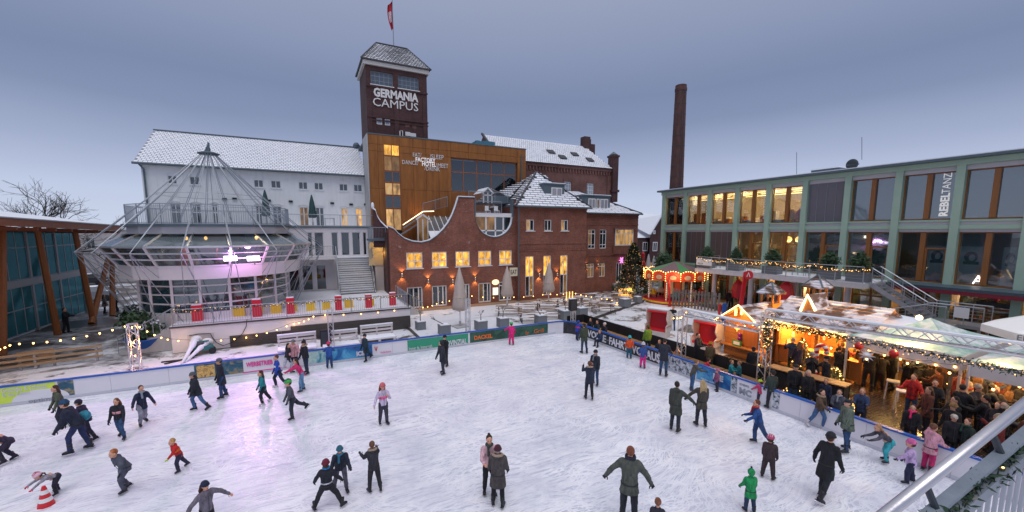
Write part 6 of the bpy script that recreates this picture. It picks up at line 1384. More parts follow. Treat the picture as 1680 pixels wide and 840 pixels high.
# ---- blue bowl planter
p = at(243, 574, z=0); t = thing('bowl_planter', 'big blue bowl planter with snowy shrub left of the terrace', 'planter', p)
MB().lathe([(.3, 0), (.75, .25), (1.0, .75), (1.05, .8), (.97, .8), (.9, .7), (0, .7)], (0, 0, 0), 28).build('bowl', 'blue_paint', t, smooth=True)
mb = MB(); rnd = random.Random(2); bush(mb, (0, 0, 1.15), (1.1, 1.0, .6), 900, rnd, .12); bush(mb, (-.5, .3, 1.8), (.9, .9, .6), 500, rnd, .12); mb.build('foliage', 'leaf', t, uv=False); mb = MB(); bush(mb, (0, 0, 1.35), (1.0, .9, .5), 170, rnd, .1); mb.build('snow_patches', 'snow', t, uv=False)
p = at(232, 532, z=.2); t = thing('snowy_shrub', 'dark snowy shrub heap between blue bowl and pavilion plinth', 'shrub', p); mb = MB(); bush(mb, (0, 0, .7), (1.4, 1.2, .9), 1100, rnd, .13); mb.build('foliage', 'leaf_dark', t, uv=False); mb = MB(); bush(mb, (0, 0, 1.0), (1.3, 1.1, .75), 160, rnd, .1); mb.build('snow_patches', 'snow', t, uv=False)
MB().tube([(0, 0, 0), (0, 0, .9)], .08, 6).build('stem', 'bark', t)
# ---- white wrapped poles and the teal machine
for k, (x0, y0, x1, y1) in enumerate(((298, 597, 322, 556), (304, 594, 340, 560))):
 p, q = at(x0, y0, z=.03), at(x1, y1, Y=28.6); t = place('wrapped_lance', 'white plastic wrapped snow lance leaning on the terrace wall, %s one' % ('left' if k == 0 else 'right'), 'snow lance', p, 'white wrapped lances leaning on the terrace')
 MB().tube([p, p.lerp(q, .6), p.lerp(q, .8), q], [.05, .11, .2, .17], 10).build('wrapping', 'snow', t, smooth=True); MB().ell(q, (.28, .2, .2), 10, 7).build('bagged_head', 'frame_white', t, smooth=True)
p = at(334, 581, z=0); t = thing('wheeled_machine', 'small teal wheeled machine standing in the snow under the terrace hatch', 'machine', p, .2)
MB().box(-.5, .5, -.22, .22, .25, .5).tube([(-.35, 0, .5), (-.35, 0, .75), (.3, 0, .75)], .05, 6).build('body', mat('teal_machine', (.03, .16, .16), .5, .15), t); MB().ell((-.1, 0, .58), (.25, .2, .2), 10, 6).build('motor', 'dark_metal', t)
for s in (-.42, .42):
 for y in (-.26, .26): MB().tube([(s, y - .03, .18), (s, y + .03, .18)], .18, 12).build('wheel', 'black', t)
for k, (x0, y0, x1, y1) in enumerate(((265, 594, 300, 590), (270, 597, 318, 586))): tag(MB().bar(at(x0, y0, z=.04), at(x1, y1, z=.04), .12, .05).build('timber_batten', 'black'), 'dark batten lying in the snow by the white lances, %s one' % ('left' if k == 0 else 'longer right'), 'batten', 'dark battens in the snow')
# ---- white pallet benches
mat('pallet_white', (.62, .57, .56), .8, .15, 3, .3)
def pallet_bench(label, p, rz, w=1.9):
 t = thing('pallet_bench', label, 'bench', p, rz, 'white pallet benches behind the boards')
 for x in (-w / 2 + .1, 0, w / 2 - .1):
  for y in (-.45, 0, .35): MB().box(x - .07, x + .07, y - .07, y + .07, 0, .36).build('block', 'pallet_white', t)
 for z in (.13, .36): 
  for y in (-.45, -.22, .02, .26): MB().box(-w / 2, w / 2, y - .07, y + .09, z, z + .03).build('slat', 'pallet_white', t)
 for z in (.5, .72, .94): MB().box(-w / 2, w / 2, .40, .44, z, z + .12).build('back_slat', 'pallet_white', t)
 for x in (-w / 2 + .06, 0, w / 2 - .06): MB().box(x - .05, x + .05, .44, .52, 0, 1.08).build('upright', 'pallet_white', t)
 MB().box(-w / 2 + .02, w / 2 - .02, -.5, .36, .392, .47).box(-w / 2, w / 2, .40, .53, 1.083, 1.15).build('snow_layer', 'snow', t)
for x, y, lb in ((489, 581, 'white snowy pallet bench, left of the three behind the boards'), (560, 575, 'white snowy pallet bench, middle one beside the lattice mast'), (621, 563, 'white snowy pallet bench, right one near the woman in green coat')): pallet_bench(lb, at(x, y, z=0), .02, 2.0)
# ---- deck: planters with bare shrubs
def planter(label, x, y, s=.62, h=.62, twig=1, seed=0, z=.1):
 rnd = random.Random(seed); t = thing('cube_planter', label, 'planter', at(x, y, z=z), rnd.uniform(-.05, .05), 'grey cube planters on the snowy deck')
 MB().box(-s / 2, s / 2, -s / 2, s / 2, 0, h).box(-s / 2 - .012, s / 2 + .012, -s / 2 - .012, s / 2 + .012, h - .05, h + .01).build('box', 'planter', t); MB().box(-s / 2 + .05, s / 2 - .05, -s / 2 + .05, s / 2 - .05, h + .011, h + .05).build('snow_layer', 'snow', t)
 mb = MB()
 if twig:
  d0 = Vector((rnd.uniform(-.8, .8) * (twig > 1) , 0, 1)).normalized()
  def tw(p, d, L_, r, k):
   q = p + d * L_; mb.tube([p, q], [r, r * .7], 5, cap=False)
   if k: 
    for _ in range(3): tw(q, (d + Vector((rnd.uniform(-.8, .8), rnd.uniform(-.8, .8), rnd.uniform(-.2, .4)))).normalized(), L_ * .6, r * .6, k - 1)
  tw(Vector((0, 0, h)), d0 if twig < 3 else Vector((-.8, 0, .5)).normalized(), .38 if twig < 3 else .7, .035, 3 if twig < 3 else 1); mb.build('twigs', 'bark', t, uv=False)
for i, (x, y, s, tw_, lb) in enumerate(((690, 540, .62, 1, 'grey cube planter with bare twigs nearest the end of the raised terrace'), (729, 548, .72, 3, 'grey cube planter with long leaning branch, just behind the green advert'), (789, 541, .72, 1, 'grey cube planter with upright twigs right of the slim mast'), (825, 536, .72, 2, 'grey cube planter with leaning stem behind the pink child'), (887, 531, .72, 2, 'grey cube planter with dark bushy twigs before the beer tables'), (927, 524, .80, 1, 'wide grey planter left of the corner loudspeaker'), (953, 519, .80, 1, 'wide grey planter right of the corner loudspeaker'), (1025, 503, .80, 0, 'grey planter by the deck kerb under festoon bulbs'), (1046, 496, .62, 0, 'small blue grey planter before the fir tree'), (1009, 487, .6, 0, 'blue grey planter far back near the wing steps'))):
 planter(lb, x, y, s, s * .9, tw_, i)
for i, (x, y, lb) in enumerate(((755, 536, 'closed beige parasol with square foot, left of three'), (832, 505, 'closed beige parasol at the fifth restaurant door, middle of three'), (900, 497, 'closed beige parasol before the tall windows, right of three'))):
 Y = at(x, y, z=.1).y; p = at(x, y, z=.1); top = at(x + 1, (439, 437, 431)[i], Y=Y).z
 folded_parasol('folded_parasol', lb, 'closed beige parasols on the snowy deck', p, top - .1, .50, 'canopy_beige', .045, 10 + i)
# ---- beer tables and benches
ORD = 'first second third fourth fifth sixth seventh eighth ninth tenth eleventh twelfth thirteenth fourteenth'.split()
def beer_set(p, rz, k):
 t = thing('beer_table', 'narrow snowy folding beer table, %s from the left on the restaurant deck' % ORD[k], 'table', p, rz, 'snowy beer tables on the restaurant deck')
 MB().box(-1.1, 1.1, -.25, .25, .74, .77).build('tabletop', 'wood_bench', t); MB().box(-1.08, 1.08, -.22, .22, .772, .785).build('snow_layer', 'snowy_board', t)
 for x in (-.85, .85): MB().bar((x, -.2, 0), (x, -.2, .74), .035).bar((x, .2, 0), (x, .2, .74), .035).bar((x, -.22, .02), (x, .22, .02), .035).bar((x, -.2, .5), (x, .2, .5), .03).build('leg_frame', 'dark_metal', t)
 R_ = Matrix.Rotation(rz, 3, 'Z')
 for s in (-.55, .55):
  b_ = thing('beer_bench', 'narrow folding bench on the %s side of the %s beer table from the left' % ('rink' if s < 0 else 'restaurant', ORD[k]), 'bench', Vector(p) + R_ @ Vector((0, s, 0)), rz, 'snowy beer benches on the restaurant deck')
  MB().box(-1.1, 1.1, -.12, .12, .44, .465).build('seat', 'wood_bench', b_); MB().box(-1.08, 1.08, -.10, .10, .467, .478).build('snow_layer', 'snowy_board', b_)
  for x in (-.85, .85): MB().bar((x, -.1, 0), (x, -.1, .44), .03).bar((x, .1, 0), (x, .1, .44), .03).bar((x, -.12, .02), (x, .12, .02), .03).build('leg_frame', 'dark_metal', b_)
for k, (x, y, rz) in enumerate(((835, 517, -.35), (866, 510, -.3), (873, 528, -.2), (900, 504, -.3), (905, 522, -.25), (930, 511, -.2), (940, 499, -.3), (961, 494, -.3), (965, 508, -.25), (984, 502, -.25), (990, 513, -.2), (1003, 494, -.3), (1015, 500, -.25), (1022, 491, -.3))): beer_set(at(x, y, z=.1), rz - .15, k)
rnd = random.Random(77)
for x, lb in ((877, 'white candle lantern cluster at left of tables'),): pass

# ================================================================ decorated fir, carousel, far yard
def fir(name, label, base, h, r, lights=300, group=None, n=5200, ls=.10, lm='bulb', lr=.028, seed=3, cat='fir tree', pot=0):
 rnd = random.Random(seed); t = thing(name, label, cat, base, 0, group); mb = MB()
 for _ in range(n):
  f = rnd.random() ** 1.35; z = .12 * h + f * .86 * h; R0_ = r * (1 - f) ** .8 * (1 + .16 * math.sin(z * 6.3)) + .05; a = rnd.uniform(0, 2 * PI); k = (.45 + .55 * rnd.random() ** .4) * R0_ * (1 + .12 * math.sin(5 * a + z * 2))
  c = Vector((k * math.cos(a), k * math.sin(a), z - .10 * k)); d = Vector((math.cos(a), math.sin(a), rnd.uniform(-.45, .25))).normalized() * ls * rnd.uniform(.7, 1.7); s_ = Vector((-math.sin(a), math.cos(a), rnd.uniform(-.4, .4))).normalized() * ls * .35
  mb.quad([c - d * .4, c + s_, c + d, c - s_], 0)
 mb.build('crown', 'leaf_dark', t, uv=False); MB().tube([(0, 0, 0), (0, 0, h * .95)], [.04 * h ** .5, .01], 7).build('trunk', 'bark', t)
 if lights:
  lt = MB()
  for _ in range(lights):
   f = rnd.random() ** 1.2; z = .14 * h + f * .84 * h; R0_ = r * (1 - f) ** .8 + .04; a = rnd.uniform(0, 2 * PI); lt.ell((R0_ * math.cos(a), R0_ * math.sin(a), z - .1 * R0_), (lr,) * 3, 4, 3)
  lt.build('fairy_light', lm, t, kind='stuff', uv=False)
 return t
fb = at(1037, 488, z=0); fh_ = at(1037, 396, Y=fb.y).z
fir('decorated_fir', 'big dark fir tree with tiny warm lights beside the carousel', (fb.x, fb.y, 0), fh_, 1.85, 280, n=11000, ls=.15, lm='bulb_dim', lr=.018)
cp_ = at(1025, 488, z=0); t = place('lit_crate_stack', 'stack of glowing yellow wicker bundles at the foot of the fir tree', 'ornament', cp_)
for i in range(9): a = i * .7; p = cp_ + Vector((.75 * math.cos(a) * (1 - i // 6 * .4), .5 * math.sin(a), .05 + .5 * (i // 5))); MB().lathe([(.22, 0), (.26, .25), (.2, .5)], p, 9).build('wicker_bundle', 'glow_warm', t)
lamp_point(cp_ + Vector((0, -1.0, 1.2)), 60, (1, .6, .15), .2, t)
t = place('giant_nutcracker', 'slim red and white figure column between fir tree and carousel', 'figure', at(1062, 485, z=0)); p = at(1053, 470, z=0)
t.location = (p.x, p.y, 0); h2 = at(1053, 413, Y=p.y).z
MB().lathe([(.28, 0), (.3, h2 * .7), (.16, h2 * .75), (.22, h2 * .8), (.22, h2 * .95), (.05, h2)], (p.x, p.y, 0), 10).build('body', 'red_paint', t)
for k, (x, y, top) in enumerate(((1062, 470, 417), (1071, 468, 420), (1080, 466, 424))):
 p = at(x, y, z=0); folded_parasol('folded_parasol', 'folded pale parasol standing far back behind the carousel, %s' % ('left one', 'middle one', 'right one')[k], 'pale folded parasols behind the carousel', p, at(x, top, Y=p.y).z, .4, 'frame_white', .04, 30 + k)
t = place('yellow_stall', 'small yellow lit stall front behind the carousel', 'stall', at(1075, 462, z=0)); p = at(1073, 462, z=0); t.location = p
MB().box(p.x - .9, p.x + .9, p.y, p.y + 1, 0, 2.6).build('front', mat('yellow_lit', (.75, .45, .05), .6, .25, 2), t); lamp_point((p.x, p.y - .5, 2.2), 20, (1, .7, .3), .1, t)
p = at(1088, 470, X=XR - 2.5); t = thing('green_shrub', 'green shrub at the corner of the steel framed building', 'shrub', (XR - 2.5, p.y, 0)); mb = MB(); bush(mb, (0, 0, 3.6), (1.2, 1.2, 1.6), 1200, rnd, .15); mb.build('foliage', 'leaf', t, uv=False); MB().tube([(0, 0, 0), (0, 0, 3)], .1, 6).build('stem', 'bark', t)

CC = Vector((33.0, 29.0, 0)); CR = 2.75
ca = place('carousel', 'small round carousel with glowing red panels and green canopy', 'carousel', CC)
cz1 = 3.35
for nm, pr_, m in (('platform', [(CR + .25, .0), (CR + .3, .3), (0, .32)], 'red_paint'), ('centre_drum', [(.9, .3), (.9, 3.0)], 'wood_frame'), ('platform_rim', [(CR + .33, .12), (CR + .36, .2), (CR + .33, .28)], 'yellow_paint')): MB().lathe(pr_, CC, 16).build(nm, m, ca)
mat('canopy_green', (.08, .28, .10), .7, .2); mat('canopy_mauve', (.22, .13, .14), .7, .2); mat('panel_red', (.60, .05, .02), .4, .2, 6, emit=.12, ecol=(1, .16, .03), sampled=False); mat('panel_art', (.5, .35, .2), .5, .5, 6, emit=.15, ecol=(1, .5, .2), sampled=False)
n = 14
for i in range(n):
 a0, a1 = 2 * PI * i / n, 2 * PI * (i + 1) / n; P_ = lambda r, a, z: Vector((CC.x + r * math.cos(a), CC.y + r * math.sin(a), z))
 MB().quad([P_(CR + .1, a0, 3.1), P_(CR + .1, a1, 3.1), P_(.1, a1, 4.0), P_(.1, a0, 4.0)]).build('canopy_panel', 'canopy_green' if i % 3 == 0 else 'canopy_mauve', ca)
 pn = MB().quad([P_(CR + .12, a0, 2.3), P_(CR + .12, a1, 2.3), P_(CR + .2, a1, 3.05), P_(CR + .2, (a0 + a1) / 2, 3.25), P_(CR + .2, a0, 3.05)]).build('painted_panel', 'panel_red', ca)
 am = (a0 + a1) / 2; MB().ell(P_(CR + .19, am, 2.65), (.33, .33, .22), 10, 6, Matrix.Rotation(am, 3, 'Z') @ Matrix.Diagonal((.12, 1, 1))).build('panel_picture', 'panel_art', pn)
 bl = MB()
 for k in range(7):
  f = k / 6; bl.ell(P_(CR + .27, a0 + (a1 - a0) * f, 3.08 + .2 * math.sin(PI * f)), (.042,) * 3, 5, 3)
 for k in range(4): bl.ell(P_(CR + .27, a0, 2.35 + .2 * k), (.036,) * 3, 5, 3)
 bl.build('bulb_row', 'bulb', pn, kind='stuff', uv=False)
 if i % 2 == 0:
  pl_ = MB().tube([P_(CR - .2, a0, .3), P_(CR - .2, a0, 2.35)], .05, 8).build('pole', 'frame_white', ca); bl = MB()
  for k in range(9): bl.ell(P_(CR - .13, a0, .5 + .22 * k), (.025,) * 3, 4, 3)
  bl.build('bulb_row', 'bulb_dim', pl_, kind='stuff', uv=False)
for i in range(8):
 a = 2 * PI * i / 8 + .3; MB().quad([P_(.95, a - .3, .4), P_(.95, a + .3, .4), P_(.95, a + .3, 2.9), P_(.95, a - .3, 2.9)]).build('mirror_panel', ('panel_art', 'panel_red')[i % 2], ca)
for i, m in enumerate(('teal_machine', 'yellow_paint', 'red_paint', 'blue_paint', 'frame_white', 'yellow_paint')):
 a = -2.4 + i * .95; c = P_(1.95, a, .32); Rz = Matrix.Rotation(a + PI / 2, 3, 'Z')
 mb = MB(); mb.ell(c + Vector((0, 0, .42)), (.62, .30, .28), 12, 8, Rz).ell(c + Rz @ Vector((.1, 0, .68)), (.28, .24, .2), 10, 6, Rz)
 o_ = mb.build('ride_car', m, ca, smooth=True); [MB().tube([c + Rz @ Vector((sx * .38, sy * .24, .17)), c + Rz @ Vector((sx * .38, sy * .33, .17))], .15, 10).build('wheel', 'black', o_) for sx in (-1, 1) for sy in (-1, 1)]
lamp_point(CC + Vector((0, 0, 2.2)), 70, (1, .55, .22), .5, ca); lamp_point(CC + Vector((-2.6, -2.6, 2.6)), 50, (1, .55, .2), .3, ca)
# pallet fence with red post
t = place('plank_fence', 'grey upright plank fence with red end post between carousel and balcony', 'fence', at(1140, 500, z=0)); A = at(1122, 499, z=0); B = at(1164, 506, z=0); top = at(1112, 466, Y=A.y).z
A = Vector((30.2, 26.6, 0)); B = Vector((31.6, 22.9, 0)); zt = 1.75
for i in range(15):
 f = i / 14; p = A.lerp(B, f); MB().bar(p + Vector((0, 0, .1)), p + Vector((0, 0, zt - .02 * (i % 3))), .2, .05).build('plank', 'wood_grey', t)
MB().bar(A + Vector((.06, 0, .6)), B + Vector((.06, 0, .6)), .05, .1).bar(A + Vector((.06, 0, 1.4)), B + Vector((.06, 0, 1.4)), .05, .1).build('cross_rail', 'wood_grey', t)
MB().bar(A + Vector((-.1, .25, 0)), A + Vector((-.1, .5, 2.5)), .18, .1).build('red_post', 'red_paint', t)
# boardwalk + planks beside it
for i in range(26): 
 p = Vector((24.2, 20.2, 0)).lerp(Vector((28.2, 12.8, 0)), i / 26); MB().bar(p + Vector((-1.0, -.4, .03)), p + Vector((1.2, .55, .03)), .26, .04).build('deck_plank', 'wood_grey', kind='structure')

# ================================================================ right side: bench barrier, beach chairs, gates
bb_ = place('bench_barrier', 'black panelled barrier with timber bench along the right rink boards', 'barrier', (17.8, 17, 0))
ys_b = [23.6 - 1.9 * i for i in range(8)]
for i in range(7): MB().box(17.75, 17.81, ys_b[i + 1] + .02, ys_b[i], .05, 1.0).build('panel', 'clad_dark' if i > 8 else 'black', bb_)
MB().box(16.35, 17.8, 23.66, 23.74, .05, 1.0).build('panel', 'black', bb_)
for i in range(7):
 for x in (17.28, 17.46): MB().box(x, x + .15, ys_b[i + 1] + .03, ys_b[i] - .03, .42, .46).build('seat_plank', 'wood_bench_y', bb_)
 MB().box(17.3, 17.6, ys_b[i] - .25, ys_b[i] - .15, 0, .418).build('leg', 'black', bb_)
def beach_chair(label, p, rz, open_=True):
 t = thing('hooded_beach_chair', label, 'beach chair', p, rz, 'hooded beach chairs with red lining'); w = .68
 MB().box(-w, w, -.05, .75, 0, .42).build('base', mat('wicker_white', (.60, .56, .53), .8, .15, 14, .4), t)
 sh = MB(); pr_ = [(.95, .35), (1.05, 1.0), (.95, 1.55), (.6, 1.8), (.15, 1.85)]
 for i in range(4):
  (ya, za), (yb, zb) = pr_[i], pr_[i + 1]; sh.hexa([(-w, ya, za), (w, ya, za), (w, ya - .05, za), (-w, ya - .05, za), (-w, yb, zb), (w, yb, zb), (w, yb - .05, zb - .04), (-w, yb - .05, zb - .04)])
 sh.build('hood', 'wicker_white', t)
 for s in (-1, 1):
  k = MB(); a = w * s; pts = [(-.05, .4), (.9, .4), (1.03, 1.0), (.94, 1.52), (.6, 1.78), (.15, 1.83), (.0, 1.3), (.25, .95), (-.05, .8)]
  k.v = [(a, y, z) for y, z in pts] + [(a + .05 * s, y, z) for y, z in pts]; m_ = len(pts); k.f = [tuple(range(m_)), tuple(reversed(range(m_, 2 * m_)))] + [(i, (i + 1) % m_, m_ + (i + 1) % m_, m_ + i) for i in range(m_)]; k.mi = [0] * len(k.f); k.build('side_panel', 'wicker_white', t)
 MB().box(-w + .03, w - .03, 0, .62, .423, .56).build('seat_cushion', 'red_paint', t); MB().hexa([(-w + .03, .6, .5), (w - .03, .6, .5), (w - .03, .9, .5), (-w + .03, .9, .5), (-w + .03, .78, 1.5), (w - .03, .78, 1.5), (w - .03, .98, 1.45), (-w + .03, .98, 1.45)]).hexa([(-w + .02, .05, 1.70), (w - .02, .05, 1.70), (w - .02, .85, 1.45), (-w + .02, .85, 1.45), (-w + .02, .1, 1.79), (w - .02, .1, 1.79), (w - .02, .88, 1.55), (-w + .02, .88, 1.55)]).build('backrest', 'red_paint', t)
 MB().box(-w - .1, -w, .0, .7, .78, .82).box(w, w + .1, .0, .7, .78, .82).build('armrest', 'wood_bench', t); MB().box(-w, w, .1, .7, 1.86, 1.92).build('snow_layer', 'snow', t)
beach_chair('hooded beach chair with bright red lining, empty, facing the rink', (20.4, 19.3, 0), -PI / 2 + .35); beach_chair('hooded beach chair with dark red lining and people inside, beside the lattice gate', (20.3, 15.6, 0), -PI / 2 + .15)
def gate(label, posts, beams, w=.3):
 t = place('lattice_gate', label, 'truss', Vector(posts[0][0]), 'aluminium lattice gates at the market'); 
 for p, q in posts: truss(MB(), p, q, w, .34).build('upright', 'alu', t)
 for p, q in beams: truss(MB(), p, q, w, .34, .034).build('crossbeam', 'alu', t); MB().bar(Vector(p) + Vector((0, 0, w / 2 + .03)), Vector(q) + Vector((0, 0, w / 2 + .03)), w * .8, .02).build('snow_line', 'snow', t)
 return t
g1 = Vector((17.25, 14.5, 0)); g2 = Vector((17.75, 10.5, 0)); zt1 = at(1110, 512, Y=14.5).z; zt2 = at(1255, 512, X=17.75).z
gate('aluminium lattice gate left of the wooden hut reaching to the next gate', [(g1, g1 + Vector((0, 0, zt1)))], [(g1 + Vector((0, 0, zt1)), Vector((17.75, 10.8, at(1250, 540, X=17.75).z)))])
gate('long aluminium lattice beam over the market stalls towards the right edge', [(g2, g2 + Vector((0, 0, zt2)))], [(g2 + Vector((0, 0, zt2 - .02)), Vector((17.9, 2.6, at(1690, 574, X=17.9).z)))], .34)
rnd = random.Random(12)
garland('garland', 'fir garland with many lights wound round the upright of the long beam', [(17.6, 10.35, zt2 - .4), (17.55, 10.35, zt2 - 1.5)], None, rnd, lights=.03, per=90, r=.22, sz=.07)
garland('garland', 'long fir garland with lights hanging under the long lattice beam', [(17.75, 10.2, zt2 - .42), (17.85, 7.2, zt2 - .45), (17.9, 4.8, zt2 - .47), (17.95, 2.8, zt2 - .5)], None, rnd, lights=.09, per=40, r=.1, lm='bulb_dim')
# red / blue frame pieces and orange banner
for k, (x, y, x2, y2, m) in enumerate(((1178, 547, 1184, 522, 'red_paint'), (1186, 545, 1188, 517, 'blue_paint'))):
 p = at(x, y, z=.2); tag(MB().bar(p, (p.x, p.y, 2.2), .35 if k else .12, .1).build('painted_board', m), ('tall blue painted board beside the wooden hut' if k else 'leaning red board beside the wooden hut'), 'board')
p = at(1218, 512, X=30.5); t = place('red_crossed_boards', 'tall leaning red beam with round white badge under the balcony', 'sign', (p.x, p.y, 0))
MB().bar(at(1213, 515, X=30.5), at(1224, 446, X=30.5), .42, .12).build('beam', 'red_paint', t); q = at(1229, 451, X=30.3); MB().tube([q, q + Vector((-.06, 0, 0))], .34, 14).build('badge', 'red_paint', t); MB().tube([q + Vector((-.07, .12, -.15)), q + Vector((-.07, 0, .18)), q + Vector((-.07, -.12, -.15))], .035, 5).build('badge_mark', 'frame_white', t)
for x, y in ((1212, 472), (1290, 476)):
 q = at(x, y, X=34.5 if x < 1250 else 33.0); t = place('red_parasol', 'red folded umbrella with white print under the balcony, %s one' % ('left' if x < 1250 else 'right'), 'parasol', (q.x, q.y, 0), 'red umbrellas under the balcony'); MB().lathe([(.55, -.9), (.6, -.3), (.42, .4), (.05, .75)], q, 9).build('canopy', 'red_paint', t); MB().tube([(q.x, q.y, 0), q], .03, 6).build('pole', 'steel', t)

# ================================================================ market huts
def hut_wall_planks(parent, Fr, a0, a1, b0, b1f, n_, m='wood_hut', holes=()):
 """horizontal boards, each its own piece"""
 bt = max(b1f(a0), b1f(a1), b1f((a0 + a1) / 2)); h = (bt - b0) / n_
 for i in range(n_):
  z0 = b0 + h * i; z1 = z0 + h - .012
  xs_ = [a0 + (a1 - a0) * k / 20 for k in range(21)]; ok = [x for x in xs_ if b1f(x) >= z1 - .01]
  if len(ok) < 2: continue
  segs = [(min(ok), max(ok))]
  for (h0, h1, hz0, hz1) in holes:
   if hz0 < z0 + h / 2 < hz1: segs = [s for (p_, q_) in segs for s in ((p_, min(q_, h0)), (max(p_, h1), q_)) if s[1] - s[0] > .03]
  for s0, s1 in segs: MB().fbox(Fr, s0, s1, z0, z1, -.03, .004 * (i % 2)).build('plank', m, parent)
H1X = 21.3; h1 = place('gabled_hut', 'wooden market hut with lit gable and closed shutter, left of the stalls', 'hut', (23, 13.9, 0)); F1 = FX(H1X); ya, yb = 14.95, 12.85; ym = (ya + yb) / 2; ze, zr = 2.15, 2.95
f1 = lambda a: ze + (zr - ze) * (1 - abs(a + ym) / ((ya - yb) / 2)); MB().box(H1X + .03, 24.6, yb, ya, 0, ze).quad([(H1X + .04, ya, ze), (H1X + .04, yb, ze), (H1X + .04, ym, zr)]).build('wall', 'wood_hut', h1)
hut_wall_planks(h1, F1, -ya, -yb, .08, f1, 14)
MB().fbox(F1, -13.75, -12.98, .75, 1.95, .006, .05).build('shutter', wood_mat('wood_shutter', (.40, .13, .03), .5, 'Z'), h1); MB().fbox(F1, -13.82, -13.75, .7, 2.0, .006, .06).build('shutter_trim', 'wood_frame', h1)
MB().fbox(F1, -ya, -yb + .3, .62, .68, .006, .36).build('shelf', 'wood_hut', h1)
def hut_roof(parent, x0, x1, ya, yb, ze, zr, oh=.35, m='snow', led=True):
 ym = (ya + yb) / 2; s = (zr - ze) / ((ya - yb) / 2)
 for sg, yo in ((1, ya + oh), (-1, yb - oh)):
  zo = ze - s * oh; n_ = 7
  for i in range(n_):
   f0, f1_ = i / n_, (i + 1) / n_; pa = lambda f, dz=0: (yo + (ym - yo) * f, zo + (zr + .02 - zo) * f + dz)
   (y0, z0), (y1, z1) = pa(f0), pa(f1_ - .02); MB().hexa([(x0, y0, z0 + .03), (x1, y0, z0 + .03), (x1, y1, z1), (x0, y1, z1), (x0, y0, z0 + .09), (x1, y0, z0 + .09), (x1, y1, z1 + .05), (x0, y1, z1 + .05)], 0).build('roof_board', 'snowy_board', parent)
  if led: MB().tube([(x0 - .05, yo, zo + .04), (x0 - .05, ym, zr + .08)], .035, 6).build('light_strip', 'tube_light', parent)
  MB().bar((x0 - .02, yo, zo - .02), (x0 - .02, ym, zr + .0), .05, .16).build('barge_board', 'wood_frame', parent)
hut_roof(h1, H1X - .45, 25.2, ya, yb, ze, zr)
lamp_point((H1X - .75, ym, zr - .4), 70, (1, .5, .14), .1, h1); lamp_point((H1X - 1.6, ym, 1.9), 60, (1, .45, .1), .1, h1)
def star(mb, c, r, Fx=None):
 for i in range(8):
  a = PI * i / 4; mb.bar(c, c + Vector((0, math.cos(a) * r * (1 if i % 2 == 0 else .55), math.sin(a) * r * (1 if i % 2 == 0 else .55))), .04, .03)
 return mb
t = place('hanging_star', 'small white glowing star on the hut wall', 'ornament', (H1X - .1, 14.15, 1.7)); star(MB(), Vector((H1X - .1, 14.15, 1.62)), .16).build('star', 'glow_warm', t)
for k, z in enumerate((1.42, 1.2)): o_ = MB().ell((H1X - .14, 13.95, z - .1 + .12 * k * 0), (.11, .11, .11), 12, 8).build('bauble', mat('bauble_violet', (.20, .01, .22), .2, .1), smooth=True); tag(o_, 'violet bauble hanging on the hut wall, %s of two' % ('upper' if k == 0 else 'lower'), 'bauble', 'violet baubles on the hut wall')
t = place('chalk_sign', 'green framed sign standing on the shelf of the hut', 'sign', (H1X - .25, 14.05, .69)); MB().box(H1X - .3, H1X - .26, 13.75, 14.25, .7, 1.0).build('board', mat('sign_green', (.03, .30, .05), .5, .1), t); MB().box(H1X - .31, H1X - .302, 13.82, 14.18, .76, .94).build('panel', 'frame_white', t)
# gable ornaments
for k, dy in enumerate((.12, -.22)): MB().box(H1X - .52, H1X - .46, ym + dy - .05, ym + dy + .06, zr - .52 + .1 * k, zr - .15).build('gable_ornament', 'glow_warm', h1)
# cupolas
def cupola(parent, c, s=.62, h=.62):
 for x in (-1, 1):
  for y in (-1, 1): MB().bar(c + Vector((x * s * .6, y * s * .6, 0)), c + Vector((x * s * .6, y * s * .6, h)), .09).build('cupola_post', 'wood_hut', parent)
 for k in range(4):
  a = PI / 4 + k * PI / 2; r_ = s * 1.45; n_ = 5
  for i in range(n_):
   f0, f1_ = i / n_, (i + 1) / n_; q = [c + Vector((math.cos(a + (PI / 2 if j else 0)) * r_ * (1 - f), math.sin(a + (PI / 2 if j else 0)) * r_ * (1 - f), h - .05 + f * .62)) for j, f in ((0, f0), (1, f0), (1, f1_ - .03), (0, f1_ - .03))]
   MB().hexa([p - Vector((0, 0, .05)) for p in q] + [p + Vector((0, 0, .03 if j < 2 else -.01)) for j, p in enumerate(q)]).build('cupola_shingle', 'snowy_board', parent)
 for k in range(4): a = PI / 4 + k * PI / 2; MB().bar(c + Vector((math.cos(a) * s * 1.46, math.sin(a) * s * 1.46, h - .03)), c + Vector((0, 0, h + .60)), .07, .05).build('cupola_ridge', 'zinc', parent)
 MB().box(c.x - s * .75, c.x + s * .75, c.y - s * .75, c.y + s * .75, c.z - .35, c.z).build('cupola_base', 'wood_hut', parent)
c_ = at(1268, 487, X=24.0); cupola(h1, Vector((23.6, c_.y - .1, 2.95)), .52, .62)
